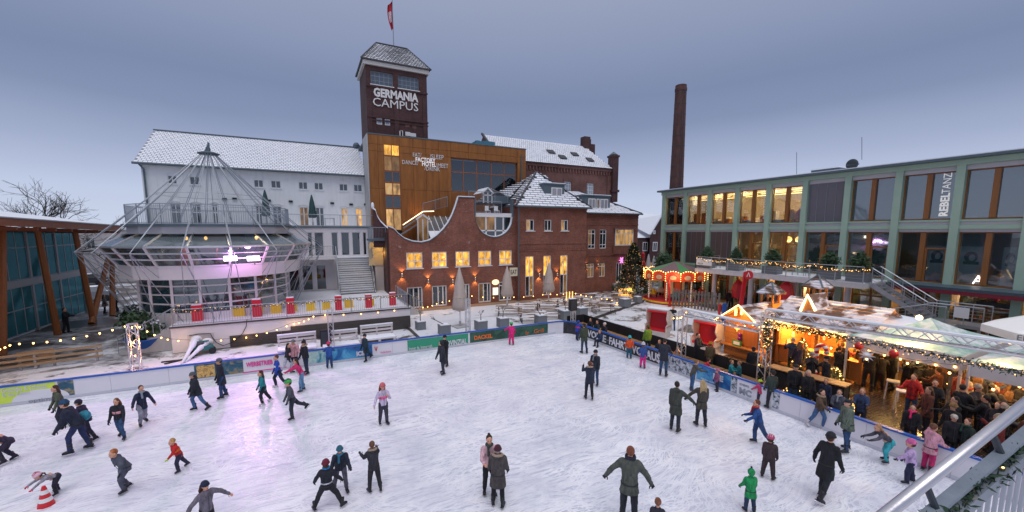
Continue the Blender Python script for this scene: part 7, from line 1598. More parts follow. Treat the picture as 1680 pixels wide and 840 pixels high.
# open stall
X2 = 22.4; h2_ = place('open_stall', 'large open market stall with glowing counter, steep snowy roof and small lit gable', 'stall', (24, 10.8, 0)); y0, y1 = 8.9, 12.6; ze2 = 2.35; zr2 = 3.35
for y in (y0, (y0 + y1) / 2, y1): MB().bar((X2, y, 0), (X2, y, ze2), .14).build('post', 'wood_hut', h2_); MB().bar((X2 + 3.2, y, 0), (X2 + 3.2, y, ze2), .14).build('post', 'wood_hut', h2_)
for i in range(12): z = .1 + i * .19; MB().box(X2 + 3.1, X2 + 3.16, y0, y1, z, z + .18).build('plank', 'wood_hut', h2_)
for yy_ in (y0 + .05, y1 - .05):
 for i in range(12): z = .1 + i * .19; MB().box(X2 + .1, X2 + 3.1, yy_ - .02, yy_ + .02, z, z + .18).build('plank', 'wood_hut', h2_)
MB().box(X2 - .15, X2 + .45, y0, y1, .98, 1.04).build('counter', 'wood_hut', h2_); 
for i in range(9): MB().box(X2 + .02, X2 + .06, y0 + (y1 - y0) * i / 9 + .01, y0 + (y1 - y0) * (i + 1) / 9 - .01, .08, .97).build('front_plank', 'wood_hut', h2_)
for i in range(9):
 f0, f1_ = i / 9, (i + 1) / 9; xa, xb = X2 - .5 + 2.1 * f0, X2 - .5 + 2.1 * (f1_ - .02); za, zb = ze2 - .05 + (zr2 - ze2 + .1) * f0, ze2 - .05 + (zr2 - ze2 + .1) * f1_
 MB().hexa([(xa, y0 - .4, za), (xb, y0 - .4 + .35 * 0, zb), (xb, y1 + .4, zb), (xa, y1 + .4, za), (xa, y0 - .4, za + .08), (xb, y0 - .4, zb + .05), (xb, y1 + .4, zb + .05), (xa, y1 + .4, za + .08)]).build('roof_board', 'snowy_board', h2_)
 xa, xb = X2 + 3.7 - 2.1 * f0, X2 + 3.7 - 2.1 * (f1_ - .02); MB().hexa([(xb, y0 - .4, zb), (xa, y0 - .4, za), (xa, y1 + .4, za), (xb, y1 + .4, zb), (xb, y0 - .4, zb + .05), (xa, y0 - .4, za + .08), (xa, y1 + .4, za + .08), (xb, y1 + .4, zb + .05)]).build('roof_board', 'snowy_board', h2_)
cupola(h2_, Vector((X2 + 1.7, at(1341, 470, X=X2 + 1.7).y, 3.55)), .5, .6)
ap = at(1325, 484, X=X2 - .35); l_ = at(1313, 510, X=X2 - .35); r_ = at(1338, 510, X=X2 - .35)
mb = MB().tube([l_, ap, r_], .06, 6).build('lit_gable', mat('tube_bright', (1, .8, .4), .3, 0, emit=4.5, ecol=(1, .66, .28), sampled=False), h2_); MB().quad([l_ + Vector((.05, 0, 0)), r_ + Vector((.05, 0, 0)), ap + Vector((.05, 0, 0))]).build('gable_fill', 'wood_hut', h2_)
MB().quad([l_ + Vector((.05, 0, 0)), ap + Vector((.05, 0, .03)), ap + Vector((1.6, 0, .03)), l_ + Vector((1.3, 0, 0))]).quad([ap + Vector((.05, 0, .03)), r_ + Vector((.05, 0, 0)), r_ + Vector((1.3, 0, 0)), ap + Vector((1.6, 0, .03))]).build('gable_roof', 'snowy_board', h2_)
for (ya_, yb_) in ((y1 + .3, 10.9), (10.4, y0 - .3)): MB().tube([(X2 - .52, ya_, ze2 - .06), (X2 - .52, yb_, ze2 - .06)], .035, 6).build('light_strip', 'tube_light', h2_)
MB().tube([(X2 + 2.9, y0 + .3, 1.55), (X2 + 2.9, y1 - .3, 1.55)], .05, 6).build('light_strip', 'tube_bright', h2_)
for i in range(26):
 rr = random.Random(i); y = y0 + .3 + (y1 - y0 - .6) * rr.random(); MB().lathe([(.06, 0), (.07, .12), (.03, .22), (.03, .28)], (X2 + rr.choice((.1, .25, 2.8, 2.9)), y, rr.choice((1.04, 1.04, 1.5, 1.9))), 7).build('bottle', rr.choice(['glow_warm', 'red_paint', 'frame_white', 'leaf', 'wood_frame']), h2_)
for y in (9.4, 10.7, 12.0): lamp_point((X2 + .8, y, 2.1), 340, (1, .52, .12), .2, h2_); MB().ell((X2 + 1.0, y, 2.22), (.08, .08, .1), 8, 6).build('hanging_lamp', 'bulb', h2_)
garland('garland', 'fir garland with lights along the eave of the open stall', [(X2 - .55, y1 + .3, ze2 - .16), (X2 - .55, 10.8, ze2 - .22), (X2 - .55, y0 - .3, ze2 - .16)], None, rnd, lights=.06, per=60, r=.14, sz=.06)
# rounded snowy roof of the third stall
h3 = place('round_roofed_stall', 'stall with rounded snowy roof and lit eave right of the open stall', 'stall', (25, 8.6, 0)); 
for i in range(8):
 t0, t1 = PI * i / 8, PI * (i + 1) / 8; cx, r_, zz = 25.2, 1.7, 2.2
 MB().hexa([(cx - r_ * math.cos(t0), 7.6, zz + .62 * math.sin(t0)), (cx - r_ * math.cos(t1), 7.6, zz + .62 * math.sin(t1)), (cx - r_ * math.cos(t1), 9.9, zz + .8 * math.sin(t1)), (cx - r_ * math.cos(t0), 9.9, zz + .8 * math.sin(t0)), (cx - r_ * math.cos(t0), 7.6, zz + .07 + .62 * math.sin(t0)), (cx - r_ * math.cos(t1), 7.6, zz + .07 + .62 * math.sin(t1)), (cx - r_ * math.cos(t1), 9.9, zz + .07 + .8 * math.sin(t1)), (cx - r_ * math.cos(t0), 9.9, zz + .07 + .8 * math.sin(t0))]).build('roof_sheet', 'snow', h3)
MB().tube([(25.2 - 1.72 * math.cos(PI * i / 12), 7.58, 2.2 + .64 * math.sin(PI * i / 12)) for i in range(13)], .04, 6).build('light_strip', 'tube_light', h3)
MB().tube([(23.45, 7.6, 2.2), (23.45, 9.9, 2.2)], .04, 6).build('light_strip', 'tube_light', h3)
for x in (23.6, 26.8):
 for y in (7.7, 9.8): MB().bar((x, y, 0), (x, y, 2.2), .12).build('post', 'wood_hut', h3)
for i in range(10): MB().box(26.85, 26.9, 7.7, 9.8, .1 + i * .2, .29 + i * .2).build('plank', 'wood_hut', h3)
lamp_point((25.2, 8.8, 2.0), 140, (1, .55, .15), .2, h3)
# canvas tents
def canvas():
 m, nt, b = newmat('tent_canvas'); v = coords(nt, 'Object'); n = noise_n(nt, v, .9, 5, .65)
 nt.links.new(ramp(nt, n, [(.40, (.22, .42, .36)), (.5, (.42, .56, .50)), (.62, (.78, .79, .78))]), b.inputs['Base Color']); b.inputs['Roughness'].default_value = .5
 b.inputs['Transmission Weight'].default_value = 0
canvas(); mat('valance_white', (.66, .62, .60), .6, .06)
def tent(label, x0, x1, y0, y1, ze, zr, ax=.5, ay=.5):
 t = place('canvas_tent', label, 'tent', ((x0 + x1) / 2, (y0 + y1) / 2, 0), 'green and white canvas market tents'); A = Vector((x0 + (x1 - x0) * ax, y0 + (y1 - y0) * ay, zr)); q = [Vector((x0, y1, ze)), Vector((x0, y0, ze)), Vector((x1, y0, ze)), Vector((x1, y1, ze))]
 for i in range(4):
  a, b_ = q[i], q[(i + 1) % 4]; mb = MB(); n_ = 6; g = {}
  for r_ in range(n_ + 1):
   for c in range(n_ + 1):
    f, s = c / n_, r_ / n_; p = a.lerp(b_, f).lerp(A, s); p = p + Vector((0, 0, -.22 * math.sin(PI * s) * (.6 + .4 * math.sin(PI * f)))); mb.v.append(tuple(p))
  for r_ in range(n_):
   for c in range(n_): k = r_ * (n_ + 1) + c; mb.f.append((k, k + 1, k + n_ + 2, k + n_ + 1)); mb.mi.append(0)
  mb.build('roof_sheet', 'tent_canvas', t, smooth=True)
  mv = MB(); mv.quad([a - Vector((0, 0, .55)), b_ - Vector((0, 0, .55)), b_, a]).build('valance', 'valance_white', t)
 for p in q: MB().tube([(p.x, p.y, 0), p], .05, 8).build('pole', 'alu', t)
 return t
tent('canvas tent with green and white snowy roof over the standing crowd', 21.0, 26.2, 5.4, 8.9, 2.5, 3.35); tent('canvas tent with snow sliding off its roof at the right edge', 20.6, 26.0, 1.4, 5.1, 2.5, 3.3)
lamp_point((23.4, 7.2, 2.3), 200, (1, .55, .18), .2)  # this and the next lights have no fixture, added to warm the crowd
lamp_point((22.6, 3.6, 2.3), 280, (1, .45, .15), .2); lamp_point((21.2, 7.0, 2.6), 260, (1, .5, .13), .2); lamp_point((20.8, 4.4, 2.5), 200, (1, .55, .2), .2)
q_ = at(1508, 521, X=22.5); t = place('roof_spot', 'bright round spotlight on the tent roofs', 'lamp', q_); MB().ell(q_, (.12, .12, .1), 10, 6).build('lamp_head', 'tube_bright', t); lamp_point(q_ + Vector((-.1, 0, .15)), 25, (1, .8, .7), .08, t)
# white parasol with letters at the right edge
pe_ = at(1665, 535, X=29); t = place('white_parasol', 'white umbrella with letters on its valance at the right edge', 'parasol', (29.6, pe_.y - 1.2, 0)); cx, cy = 29.8, pe_.y - 1.4
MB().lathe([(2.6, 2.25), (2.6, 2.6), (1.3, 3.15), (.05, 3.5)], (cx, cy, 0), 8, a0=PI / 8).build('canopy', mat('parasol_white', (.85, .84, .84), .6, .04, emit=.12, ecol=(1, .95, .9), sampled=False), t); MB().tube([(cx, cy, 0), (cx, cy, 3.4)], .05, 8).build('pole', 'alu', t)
text('EL M', .34, (cx - 2.42, cy + .98, 2.32), (0, -1, 0), (-1, 0, 0), 'steel', t, ext=.005)
# market lights
light_string('festoon of warm bulbs from the hut gable over the shelf towards the stall', [(20.6, 15.2, 2.1), (20.6, 12.7, 2.3), (21.7, 9.0, 2.5)], None, 6, .2)
light_string('festoon of warm bulbs under the tents above the crowd', [(20.8, 8.8, 2.25), (21.0, 5.3, 2.2), (20.5, 1.6, 2.1)], None, 7, .2)
light_string('dark cable with hanging baubles and bulbs sagging before the white valance', [(19.0, 9.2, 2.5), (19.6, 5.8, 2.45), (19.0, 2.6, 2.4)], None, 3, .35)
# candy cane
p = at(1347, 614, z=0); t = place('candy_cane', 'giant red and white candy cane standing in the market', 'candy cane', (20.9, 10.0, 0)); pts = [Vector((20.9, 10.0, z)) for z in (0, .4, .8, 1.2, 1.55)] + [Vector((20.9, 10.0 - .2 * (1 - math.cos(a)), 1.6 + .2 * math.sin(a))) for a in (.6, 1.2, 1.8, 2.5, 3.1)] + [Vector((20.9, 9.6, 1.45))]
mb = MB(); mb.tube(pts, .10, 12)
m, nt_, b_ = newmat('candy_stripe'); wv = nt_.nodes.new('ShaderNodeTexWave'); wv.bands_direction = 'Z'; wv.inputs['Scale'].default_value = 1.35; wv.inputs['Distortion'].default_value = 0; nt_.links.new(coords(nt_, 'Object', (1, 1, 1), (.5, 0, 0)), wv.inputs[0]); nt_.links.new(ramp(nt_, wv.outputs[1], [(.48, (.6, .01, .01)), (.52, (.8, .76, .7))]), b_.inputs['Base Color'])
mb.build('cane', 'candy_stripe', t, smooth=True)
for k, (x, y, h_) in enumerate(((21.4, 10.9, 1.9), (20.2, 8.9, 1.2), (24.6, 7.2, 2.0), (18.2, 10.9, 1.0), (18.4, 9.4, .7))): fir('small_fir', 'small lit fir tree %s' % ('between open stall and candy cane', 'low beside the crowd by the candy cane', 'in the shade under the green tent', 'at the foot of the long beam upright', 'lying low behind the boards by the hooded couple')[k], (x, y, 0), h_, .5, 40, 'small fir trees in the market', 900, .08, seed=k + 40)
for k, (x, y) in enumerate(((22.0, 10.4), (20.8, 8.4), (21.3, 7.6), (20.7, 7.2))): o_ = MB().ell((x, y, 2.15), (.16, .16, .16), 12, 8).build('red_bauble', mat('bauble_red', (.5, .02, .02), .25, .1), smooth=True); tag(o_, 'big red bauble hanging under stall roof, number %s from the left' % ('one', 'two', 'three', 'four')[k], 'bauble', 'red baubles in the market')
t = place('big_star', 'large white paper star glowing above the market crowd', 'ornament', (20.3, 7.9, 2.0)); 
mb = MB()
for i in range(10):
 a = PI * i / 5; r_ = .30; mb.quad([Vector((20.3, 7.9, 1.95)) + Vector((-.1, 0, 0)), Vector((20.3, 7.9 + .13 * math.cos(a - .31), 1.95 + .13 * math.sin(a - .31))), Vector((20.3, 7.9 + r_ * math.cos(a), 1.95 + r_ * math.sin(a))), Vector((20.3, 7.9 + .13 * math.cos(a + .31), 1.95 + .13 * math.sin(a + .31)))])
mb.build('star', mat('star_white', (.8, .8, .85), .4, 0, emit=.02, ecol=(.9, .9, 1), sampled=False), t)
def high_table(label, x, y, h=1.08, m='wood_bench', long=0):
 t = thing('bar_table', label, 'table', (x, y, 0), .1, 'bar tables and counters in the market'); w = .35 + long; MB().box(-.33, .33, -w, w, h, h + .04).build('tabletop', m, t)
 for a in (-1, 1):
  for b_ in (-1, 1): MB().bar((a * .28, b_ * (w - .06), 0), (a * .28, b_ * (w - .06), h), .05).build('leg', 'black', t)
 if long: MB().box(-.27, .27, -w + .05, w - .05, .1, h - .06).build('black_cover', 'black_cloth', t)
high_table('long timber counter with black cover behind the couple at the boards', 18.6, 9.2, .95, 'wood_bench_y', 1.1)
def stool(label, p):
 t = thing('bar_stool', label, 'stool', p, .3, 'white bar stools in the market'); MB().box(-.2, .2, -.2, .2, .74, .79).build('seat', 'pallet_white', t)
 for a in (-1, 1):
  for b_ in (-1, 1): MB().bar((a * .17, b_ * .17, .74), (a * .21, b_ * .21, 0), .04).build('leg', 'pallet_white', t)
 MB().bar((-.2, -.2, .3), (.2, -.2, .3), .03).bar((-.2, .2, .3), (.2, .2, .3), .03).build('rung', 'pallet_white', t)
stool('white wooden bar stool standing alone on the wet floor left of the man in red', at(1462, 654, z=0)); stool('second white bar stool half hidden by the man in red', at(1478, 672, z=0))
# cone on the ice
p = at(76, 829, z=0); t = thing('traffic_cone', 'red and white traffic cone pushed by the child in helmet', 'traffic cone', p); MB().lathe([(.17, 0), (.17, .025)], (0, 0, 0), 8).build('base', 'red_paint', t)
for i in range(5): MB().lathe([(.16 - .025 * i, .03 + .1 * i), (.135 - .025 * i, .129 + .1 * i)], (0, 0, 0), 16).build('band', ('red_paint', 'frame_white')[i % 2], t)

# ================================================================ foreground balcony railing
fg = place('balcony_handrail', 'thick stainless steel handrail with snowy ledge and bars crossing lower right corner', 'railing', (1.6, .35, 5.5))
def along(px0, px1, dist_x0, dist_x1): return at(*px0, X=dist_x0), at(*px1, X=dist_x1)
A0 = at(1455, 842, X=1.15); A1 = at(1682, 662, X=1.75)
d_ = (A1 - A0); A0 = A0 - d_ * .6; A1 = A1 + d_ * 1.2
mat('stainless', (.62, .60, .63), .32, .1, 20, .05, .85); MB().tube([A0, A1], .013, 20).build('handrail', 'stainless', fg, smooth=True)
dn = Vector((0, 0, -1)); u_ = (A1 - A0).normalized(); nrm = u_.cross(Vector((0, 0, 1))).normalized()
B0 = at(1560, 852, X=1.35); B1 = at(1690, 745, X=1.8); off = (B0 - (A0 + u_ * (B0 - A0).dot(u_)));
mat('snowy_metal', (.22, .26, .30), .5, .35, 14, .3); MB().bar(A0 + off * .6, A1 + off * .6, .026, .01).build('ledge', 'snowy_metal', fg); MB().bar(A0 + off, A1 + off, .02, .03).build('lower_rail', 'steel', fg)
L_ = (A1 - A0).length
for i in range(46): p = A0.lerp(A1, i / 45) + off; MB().tube([p, p + Vector((0, 0, -.55))], .0045, 6).build('bar', 'galv', fg)
for f in (.30, .47, .64): p = A0.lerp(A1, f); MB().tube([p, p + off], .008, 8).build('bracket', 'dark_metal', fg)
rnd = random.Random(8)
gm = MB(); gl = MB()
for _ in range(2600):
 f = rnd.random(); w_ = math.sin(f * 60) * .02; p = A0.lerp(A1, f) + off * (.85 + .12 * math.sin(f * 60)) + Vector((rnd.gauss(0, .008), rnd.gauss(0, .008), rnd.gauss(0, .010))); a = Vector((rnd.gauss(0, 1), rnd.gauss(0, 1), rnd.gauss(0, 1))).normalized() * .012; b_ = a.orthogonal().normalized() * .003; gm.quad([p - a, p + b_, p + a, p - b_])
for i in range(12): p = A0.lerp(A1, (i + .5) / 12) + off * (.85 + .12 * math.sin((i + .5) / 12 * 60)); gl.ell(p + Vector((0, 0, .008)), (.003, .003, .003), 6, 4)
o_ = tag(gm.build('garland', 'leaf_dark', uv=False), 'fir garland with lights wound along the near balcony handrail', 'garland'); gl.build('fairy_light', 'bulb', o_, kind='stuff', uv=False)
# ================================================================ people
def cloth(c, rough=.85):
 n = 'cloth_' + c
 if n in MATS: return MATS[n]
 c = hexc(c); m, nt, b = newmat(n); b.inputs['Roughness'].default_value = rough; v = coords(nt, 'Object', (7, 7, 3)); a = noise_n(nt, v, 1.5, 4, .65, .6)
 o = mix_rgb(nt, ramp(nt, a, [(.32, 0), (.68, 1)]), tuple(x * .55 for x in c), tuple(min(1, x * 1.45 + .006) for x in c)); nt.links.new(o, b.inputs['Base Color']); bump(nt, b, a, .7, .03); return m  # crease shade mixed into the colour, dark and light following the relief noise
mat('skin', '#d9a184', .55, .06, 8); mat('lip', '#8a3a38', .5, 0); mat('eye_dark', '#15100e', .3, 0)
mat('skate_black', '#16161a', .4, .1); mat('skate_white', '#c9c6c8', .4, .08); mat('blade_steel', (.6, .6, .62), .25, 0, metal=.9)
mat('fur', '#a58f7c', .95, .4, 30, .8); BAKE = []
class PB(MB):
 def loft(s, rings, n=14):
  k0 = len(s.v)
  for c, ux, uy, rx, ry in rings:
   for j in range(n): t = 2 * PI * j / n; s.v.append(tuple(Vector(c) + ux * (rx * math.cos(t)) + uy * (ry * math.sin(t))))
  for i in range(len(rings) - 1):
   for j in range(n): s.f.append((k0 + i * n + j, k0 + i * n + (j + 1) % n, k0 + (i + 1) * n + (j + 1) % n, k0 + (i + 1) * n + j)); s.mi.append(0)
  s.f.append(tuple(k0 + j for j in reversed(range(n)))); s.f.append(tuple(k0 + (len(rings) - 1) * n + j for j in range(n))); s.mi += [0, 0]; return s
 def limb(s, pts, rs, n=10):
  # rounded, tapering limb through the joints
  P = [Vector(p) for p in pts]; out = []; rr = []
  for i in range(len(P) - 1):
   for k in range(4): f = k / 4; out.append(P[i].lerp(P[i + 1], f)); rr.append(rs[i] + (rs[i + 1] - rs[i]) * f)
  out.append(P[-1]); rr.append(rs[-1]); s.tube(out, rr, n)
  for p, r in zip(P, rs): s.ell(p, (r, r, r), 8, 6)
  return s
def bake(o, vox, disp=0.0, sm=2):
 m = o.modifiers.new('skin', 'REMESH'); m.mode = 'VOXEL'; m.voxel_size = vox; m.use_smooth_shade = True
 m = o.modifiers.new('smooth', 'SMOOTH'); m.factor = .5; m.iterations = sm
 if disp:
  m = o.modifiers.new('folds', 'DISPLACE'); m.texture = FOLD; m.strength = disp; m.mid_level = .5; m.texture_coords = 'LOCAL'
 BAKE.append(o)
FOLD = bpy.data.textures.new('folds', 'CLOUDS'); FOLD.noise_scale = .11; FOLD.noise_depth = 2
FURT = bpy.data.textures.new('fur_tufts', 'CLOUDS'); FURT.noise_scale = .03
def hand_mesh(curl, m):
 b = PB(); b.ell((0, 0, -.045), (.018, .036, .05), 8, 6)
 for i, (y, L_) in enumerate(((-.028, .060), (-.010, .072), (.010, .068), (.027, .052))):
  p = Vector((0, y, -.085)); a = curl * (1 + .1 * i); q = p + Vector((-math.sin(a) * L_ * .5, 0, -math.cos(a) * L_ * .5)); r = q + Vector((-math.sin(a * 2) * L_ * .5, 0, -math.cos(a * 2) * L_ * .5)); b.tube([p, q, r], [.011, .010, .008], 6)
 b.tube([(0, -.032, -.03), (-.012, -.062, -.06), (-.02, -.07, -.09)], [.013, .011, .009], 6); b.tube([(0, 0, .03), (0, 0, -.02)], [.027, .026], 8)
 return b.mesh('hand', [m], True, False)
HANDS = {}
def boot_mesh(white, skate=True):
 b = PB(); b.loft([(Vector((0, .0, z)), Vector((1, 0, 0)), Vector((0, 1, 0)), rx, ry) for z, rx, ry in ((.0, .046, .06), (.06, .048, .062), (.14, .052, .062), (.20, .058, .068))], 10)
 b.loft([(Vector((0, y, z)), Vector((1, 0, 0)), Vector((0, 0, 1)), rx, rz) for y, z, rx, rz in ((-.075, .0, .03, .035), (-.05, -.005, .042, .05), (.03, -.01, .046, .05), (.10, -.022, .05, .038), (.155, -.03, .042, .026), (.175, -.033, .02, .014))], 10)
 b.box(-.043, .043, -.085, .165, -.066, -.045)
 return b.mesh('boot', [MATS[white]], True, False)
BOOTS = {}
BLADE = MB().box(-.003, .003, -.11, .19, -.125, -.095).box(-.006, .006, -.08, -.03, -.096, -.066).box(-.006, .006, .07, .12, -.096, -.066).mesh('blade', [MATS['blade_steel']], uv=False)
EYE = MB().ell((0, 0, 0), (.013, .008, .009), 8, 5).mesh('eye', [MATS['eye_dark']], True, False)
MOUTH = MB().ell((0, 0, 0), (.024, .006, .008), 8, 5).mesh('mouth', [MATS['lip']], True, False)
DOWN = Vector((0, 0, -1))
def ldir(fwd, out, s):
 f, o = R(fwd), R(out); return Vector((s * math.sin(o), math.sin(f) * math.cos(o), -math.cos(f) * math.cos(o)))
def figure(label, loc, rz, top=None, P={}, kid=0, coat=('#222630', .12), legs='#1c2230', head=('beanie', '#333333'), hair='#4a3322', glove='#1a1a1e', skate='skate_black', hood=None, fur=False, scarf=None, bag=None, extra=None, cat='person', group=None, scale=1.0, feet=True, vox=.02, face=True, belt=None, stripe=None, helmet_vents=True):
 t = thing('person', label, cat, loc, rz, group)
 g = dict(lean=3, side=0, ll=(4, 4, 6), rl=(-4, 4, 6), la=(4, 9, 18), ra=(4, 9, 18), head=(0, 0), tw=0); g.update(P)
 hs = 1 + .30 * kid; lk = 1 - .10 * kid
 joints = {}
 for nm, s in (('l', -1), ('r', 1)):
  f, o, k = g[nm + 'l']; hip = Vector((s * .085, 0, 0)); kn = hip + ldir(f, o, s) * .43 * lk; an = kn + ldir(f - k, o * .8, s) * .41 * lk; joints[nm + 'leg'] = (hip, kn, an)
 low = min(j[2].z for j in (joints['lleg'], joints['rleg'])); foot = .125 if feet == True else .07; zp = foot - low
 sh = Vector((0, 0, zp)); le, sd = R(g['lean']), R(g['side']); sp = Vector((math.sin(sd), math.sin(le) * math.cos(sd), math.cos(le) * math.cos(sd)))
 pel = sh.copy(); che = pel + sp * .46; nek = pel + sp * .53; tw = R(g['tw']); shx = Vector((math.cos(tw), math.sin(tw), 0)); shx = (shx - sp * shx.dot(sp)).normalized(); fx = sp.cross(shx) * -1; fx = shx.cross(sp) * -1
 hp, hy = g['head']; hdir = (sp * .6 + Vector((0, math.sin(R(hp)) * .5, .8))).normalized(); hc = nek + hdir * (.15 * hs)
 hm = Matrix.Rotation(R(hy) + tw * .5, 3, 'Z') @ Matrix.Rotation(-R(hp) - le * .35, 3, 'X')
 H = lambda x, y, z: hc + hm @ Vector((x, y, z)) * hs
 b = PB(); b.ell(pel, (.13, .10, .13)); b.ell(pel.lerp(che, .5), (.13, .09, .2)); b.limb([nek - sp * .08, hc - hm @ Vector((0, .015, .06)) * hs], [.06, .052]); hrot = hm
 b.ell(H(0, -.012, .02), (.078 * hs, .098 * hs, .105 * hs), 14, 10, hrot).ell(H(0, .025, -.05), (.058 * hs, .066 * hs, .068 * hs), 12, 8, hrot)
 b.ell(H(0, .094, -.02), (.014 * hs, .02 * hs, .026 * hs), 8, 6, hrot).ell(H(0, .075, -.092), (.028 * hs, .022 * hs, .018 * hs), 8, 6, hrot)
 for s in (-1, 1): b.ell(H(s * .08, -.005, -.01), (.012 * hs, .02 * hs, .03 * hs), 6, 5, hrot)
 jk = PB(); tr = PB(); cc, hem = coat[0], coat[1]; puff = coat[2] if len(coat) > 2 else 1.0
 hands = []
 for nm, s in (('l', -1), ('r', 1)):
  q = [j + sh for j in joints[nm + 'leg']]; b.limb(q, [.075, .05, .036]); w = 1 + .25 * kid
  tr.limb([q[0], q[1], q[2] + (q[1] - q[2]).normalized() * .03], [.098 * w, .074 * w, .060 * w])
  a = g[nm + 'a']; so = che + shx * s * .165 - sp * .02; o2 = a[3] if len(a) > 3 else a[1] * .7
  M_ = Matrix.Rotation(tw, 3, 'Z'); d1 = M_ @ ldir(a[0] + g['lean'] * .5, a[1], s); d2 = M_ @ ldir(a[0] + a[2] + g['lean'] * .3, o2, s); al = 1 - .08 * kid
  el = so + d1 * .28 * al; wr = el + d2 * .245 * al; b.limb([so, el, wr], [.048, .037, .027]); jk.limb([so, el, wr - d2 * .0], [.076 * puff, .060 * puff, .047 * puff]); hands.append((wr, d2, s))
 tr.ell(pel, (.15, .125, .13), 12, 8)
 thm = ((joints['lleg'][1] + joints['rleg'][1]) / 2 + sh - pel).normalized(); hd = -sp.lerp(-thm, .55).normalized(); Y_ = shx.cross(sp) * -1
 rings = []
 if hem > .16: rings.append((pel + hd * hem, Vector((1, 0, 0)), Vector((0, 1, 0)), .185 * puff + .05 * hem, .155 * puff + .05 * hem))
 elif hem > 0: rings.append((pel + hd * hem, Vector((1, 0, 0)), Vector((0, 1, 0)), .165 * puff, .135 * puff))
 rings += [(pel + sp * .02, Vector((1, 0, 0)), Vector((0, 1, 0)), .165 * puff, .135 * puff), (pel + sp * .18, shx, Y_, .155 * puff, .125 * puff), (pel + sp * .34, shx, Y_, .175 * puff, .132 * puff), (pel + sp * .44, shx, Y_, .165 * puff, .115 * puff), (pel + sp * .50, shx, Y_, .11, .09), (nek + sp * .03, shx, Y_, .075, .075)]
 jk.loft(rings)
 for s in (-1, 1): jk.ell(che + shx * s * .15 - sp * .02, (.085 * puff,) * 3, 10, 7)
 if hood == 'down': jk.ell(nek - Vector((0, .09, 0)) @ Matrix.Identity(3) + Vector((0, 0, .0)), (.12, .075, .085), 12, 8)
 elif hood == 'up': jk.ell(H(0, -.035, .02), (.108 * hs, .112 * hs, .132 * hs), 14, 10, hrot)
 bo = b.build('body', 'skin', t, True, False); bake(bo, .016, 0, 1)
 jo = jk.build('jacket' if hem < .3 else 'coat', cloth(cc), t, True, False); bake(jo, vox, .028)
 if coat[-1] == 'zip': pass
 to = tr.build('trousers', cloth(legs), t, True, False); bake(to, vox, .022)
 if belt: PB().loft([(pel + sp * z, Vector((1, 0, 0)), Vector((0, 1, 0)), .178, .148) for z in (.09, .13)]).build('belt', cloth(belt), t, True, False)
 if stripe: PB().loft([(pel + sp * z, shx, Y_, .186 * puff, .145 * puff) for z in (.22, .32)]).build('chest_band', cloth(stripe), t, True, False)
 # zip line down the front
 MB().bar(pel + Vector((0, .142 * puff + .01, -min(hem, .1))), pel + sp * .42 + Y_ * (.13 * puff) * (1 if Y_.y > 0 else -1), .012, .01).build('zip', 'dark_metal', jo)
 # head gear and hair
 k, hcm = head[0], cloth(head[1]) if len(head) > 1 else None
 hr = PB()
 if k in ('hair', 'helmet', 'beanie', 'cap', 'long', 'bun', 'pony', 'longbeanie', 'ponyhelmet'):
  if k in ('hair', 'long', 'bun', 'pony'): hr.ell(H(0, -.03, .035), (.086 * hs, .098 * hs, .105 * hs), 12, 9, hrot)
  else: hr.ell(H(0, -.04, -.01), (.083 * hs, .085 * hs, .09 * hs), 12, 9, hrot)
  if k == 'bun': hr.ell(H(0, -.07, .13), (.04, .04, .04))
  if 'long' in k:
   rnd_ = random.Random(int(abs(loc[0]) * 50))
   for i in range(9): x = -.075 + i * .019; hr.limb([H(x, -.06 - .03 * (1 - abs(x) / .08), .02), H(x * 1.25, -.10, -.13), H(x * 1.35 + rnd_.uniform(-.01, .01), -.10, -.28 - rnd_.random() * .07)], [.035, .034, .016], 7)
  if 'pony' in k: hr.limb([H(0, -.10, .02), H(0, -.16, -.06), H(.01, -.15, -.2)], [.03, .036, .014], 7)
  ho = hr.build('hair', cloth(hair), t, True, False); bake(ho, .014, .014, 1)
 if 'beanie' in k:
  PB().ell(H(0, -.018, .045), (.098 * hs, .112 * hs, .105 * hs), 14, 9, hrot, zmin=-.25).build('beanie', hcm, t, True, False).name
  cf = PB(); n_ = 16
  for i in range(n_):
   a0, a1 = 2 * PI * i / n_, 2 * PI * (i + 1) / n_; cf.tube([H(.093 * math.cos(a0), -.016 + .107 * math.sin(a0), .03), H(.093 * math.cos(a1), -.016 + .107 * math.sin(a1), .03)], .020 * hs, 6)
  cf.build('cuff', hcm, t.children[-1], True, False)
  if len(head) > 2: PB().ell(H(0, -.03, .165), (.04, .04, .038), 9, 6).build('pompom', cloth(head[2]), t.children[-1], True, False)
 if 'helmet' in k:
  ho = PB().ell(H(0, -.012, .04), (.106 * hs, .125 * hs, .105 * hs), 14, 9, hrot, zmin=-.2).build('helmet', mat('gloss_' + head[1], head[1], .3, .05), t, True, False)
  v_ = PB(); [v_.limb([H(x, .08, .115), H(x, -.03, .152), H(x, -.11, .10)], [.008, .012, .008], 5) for x in (-.05, 0, .05)]; v_.build('vent', cloth(head[2] if len(head) > 2 else '#222222'), ho, True, False)
 if k == 'cap':
  ho = PB().ell(H(0, -.01, .04), (.094 * hs, .108 * hs, .09 * hs), 14, 9, hrot, zmin=-.1).build('cap', hcm, t, True, False); PB().ell(H(0, .10, .04), (.06, .06, .008), 12, 5, hrot).build('visor', hcm, ho, True, False)
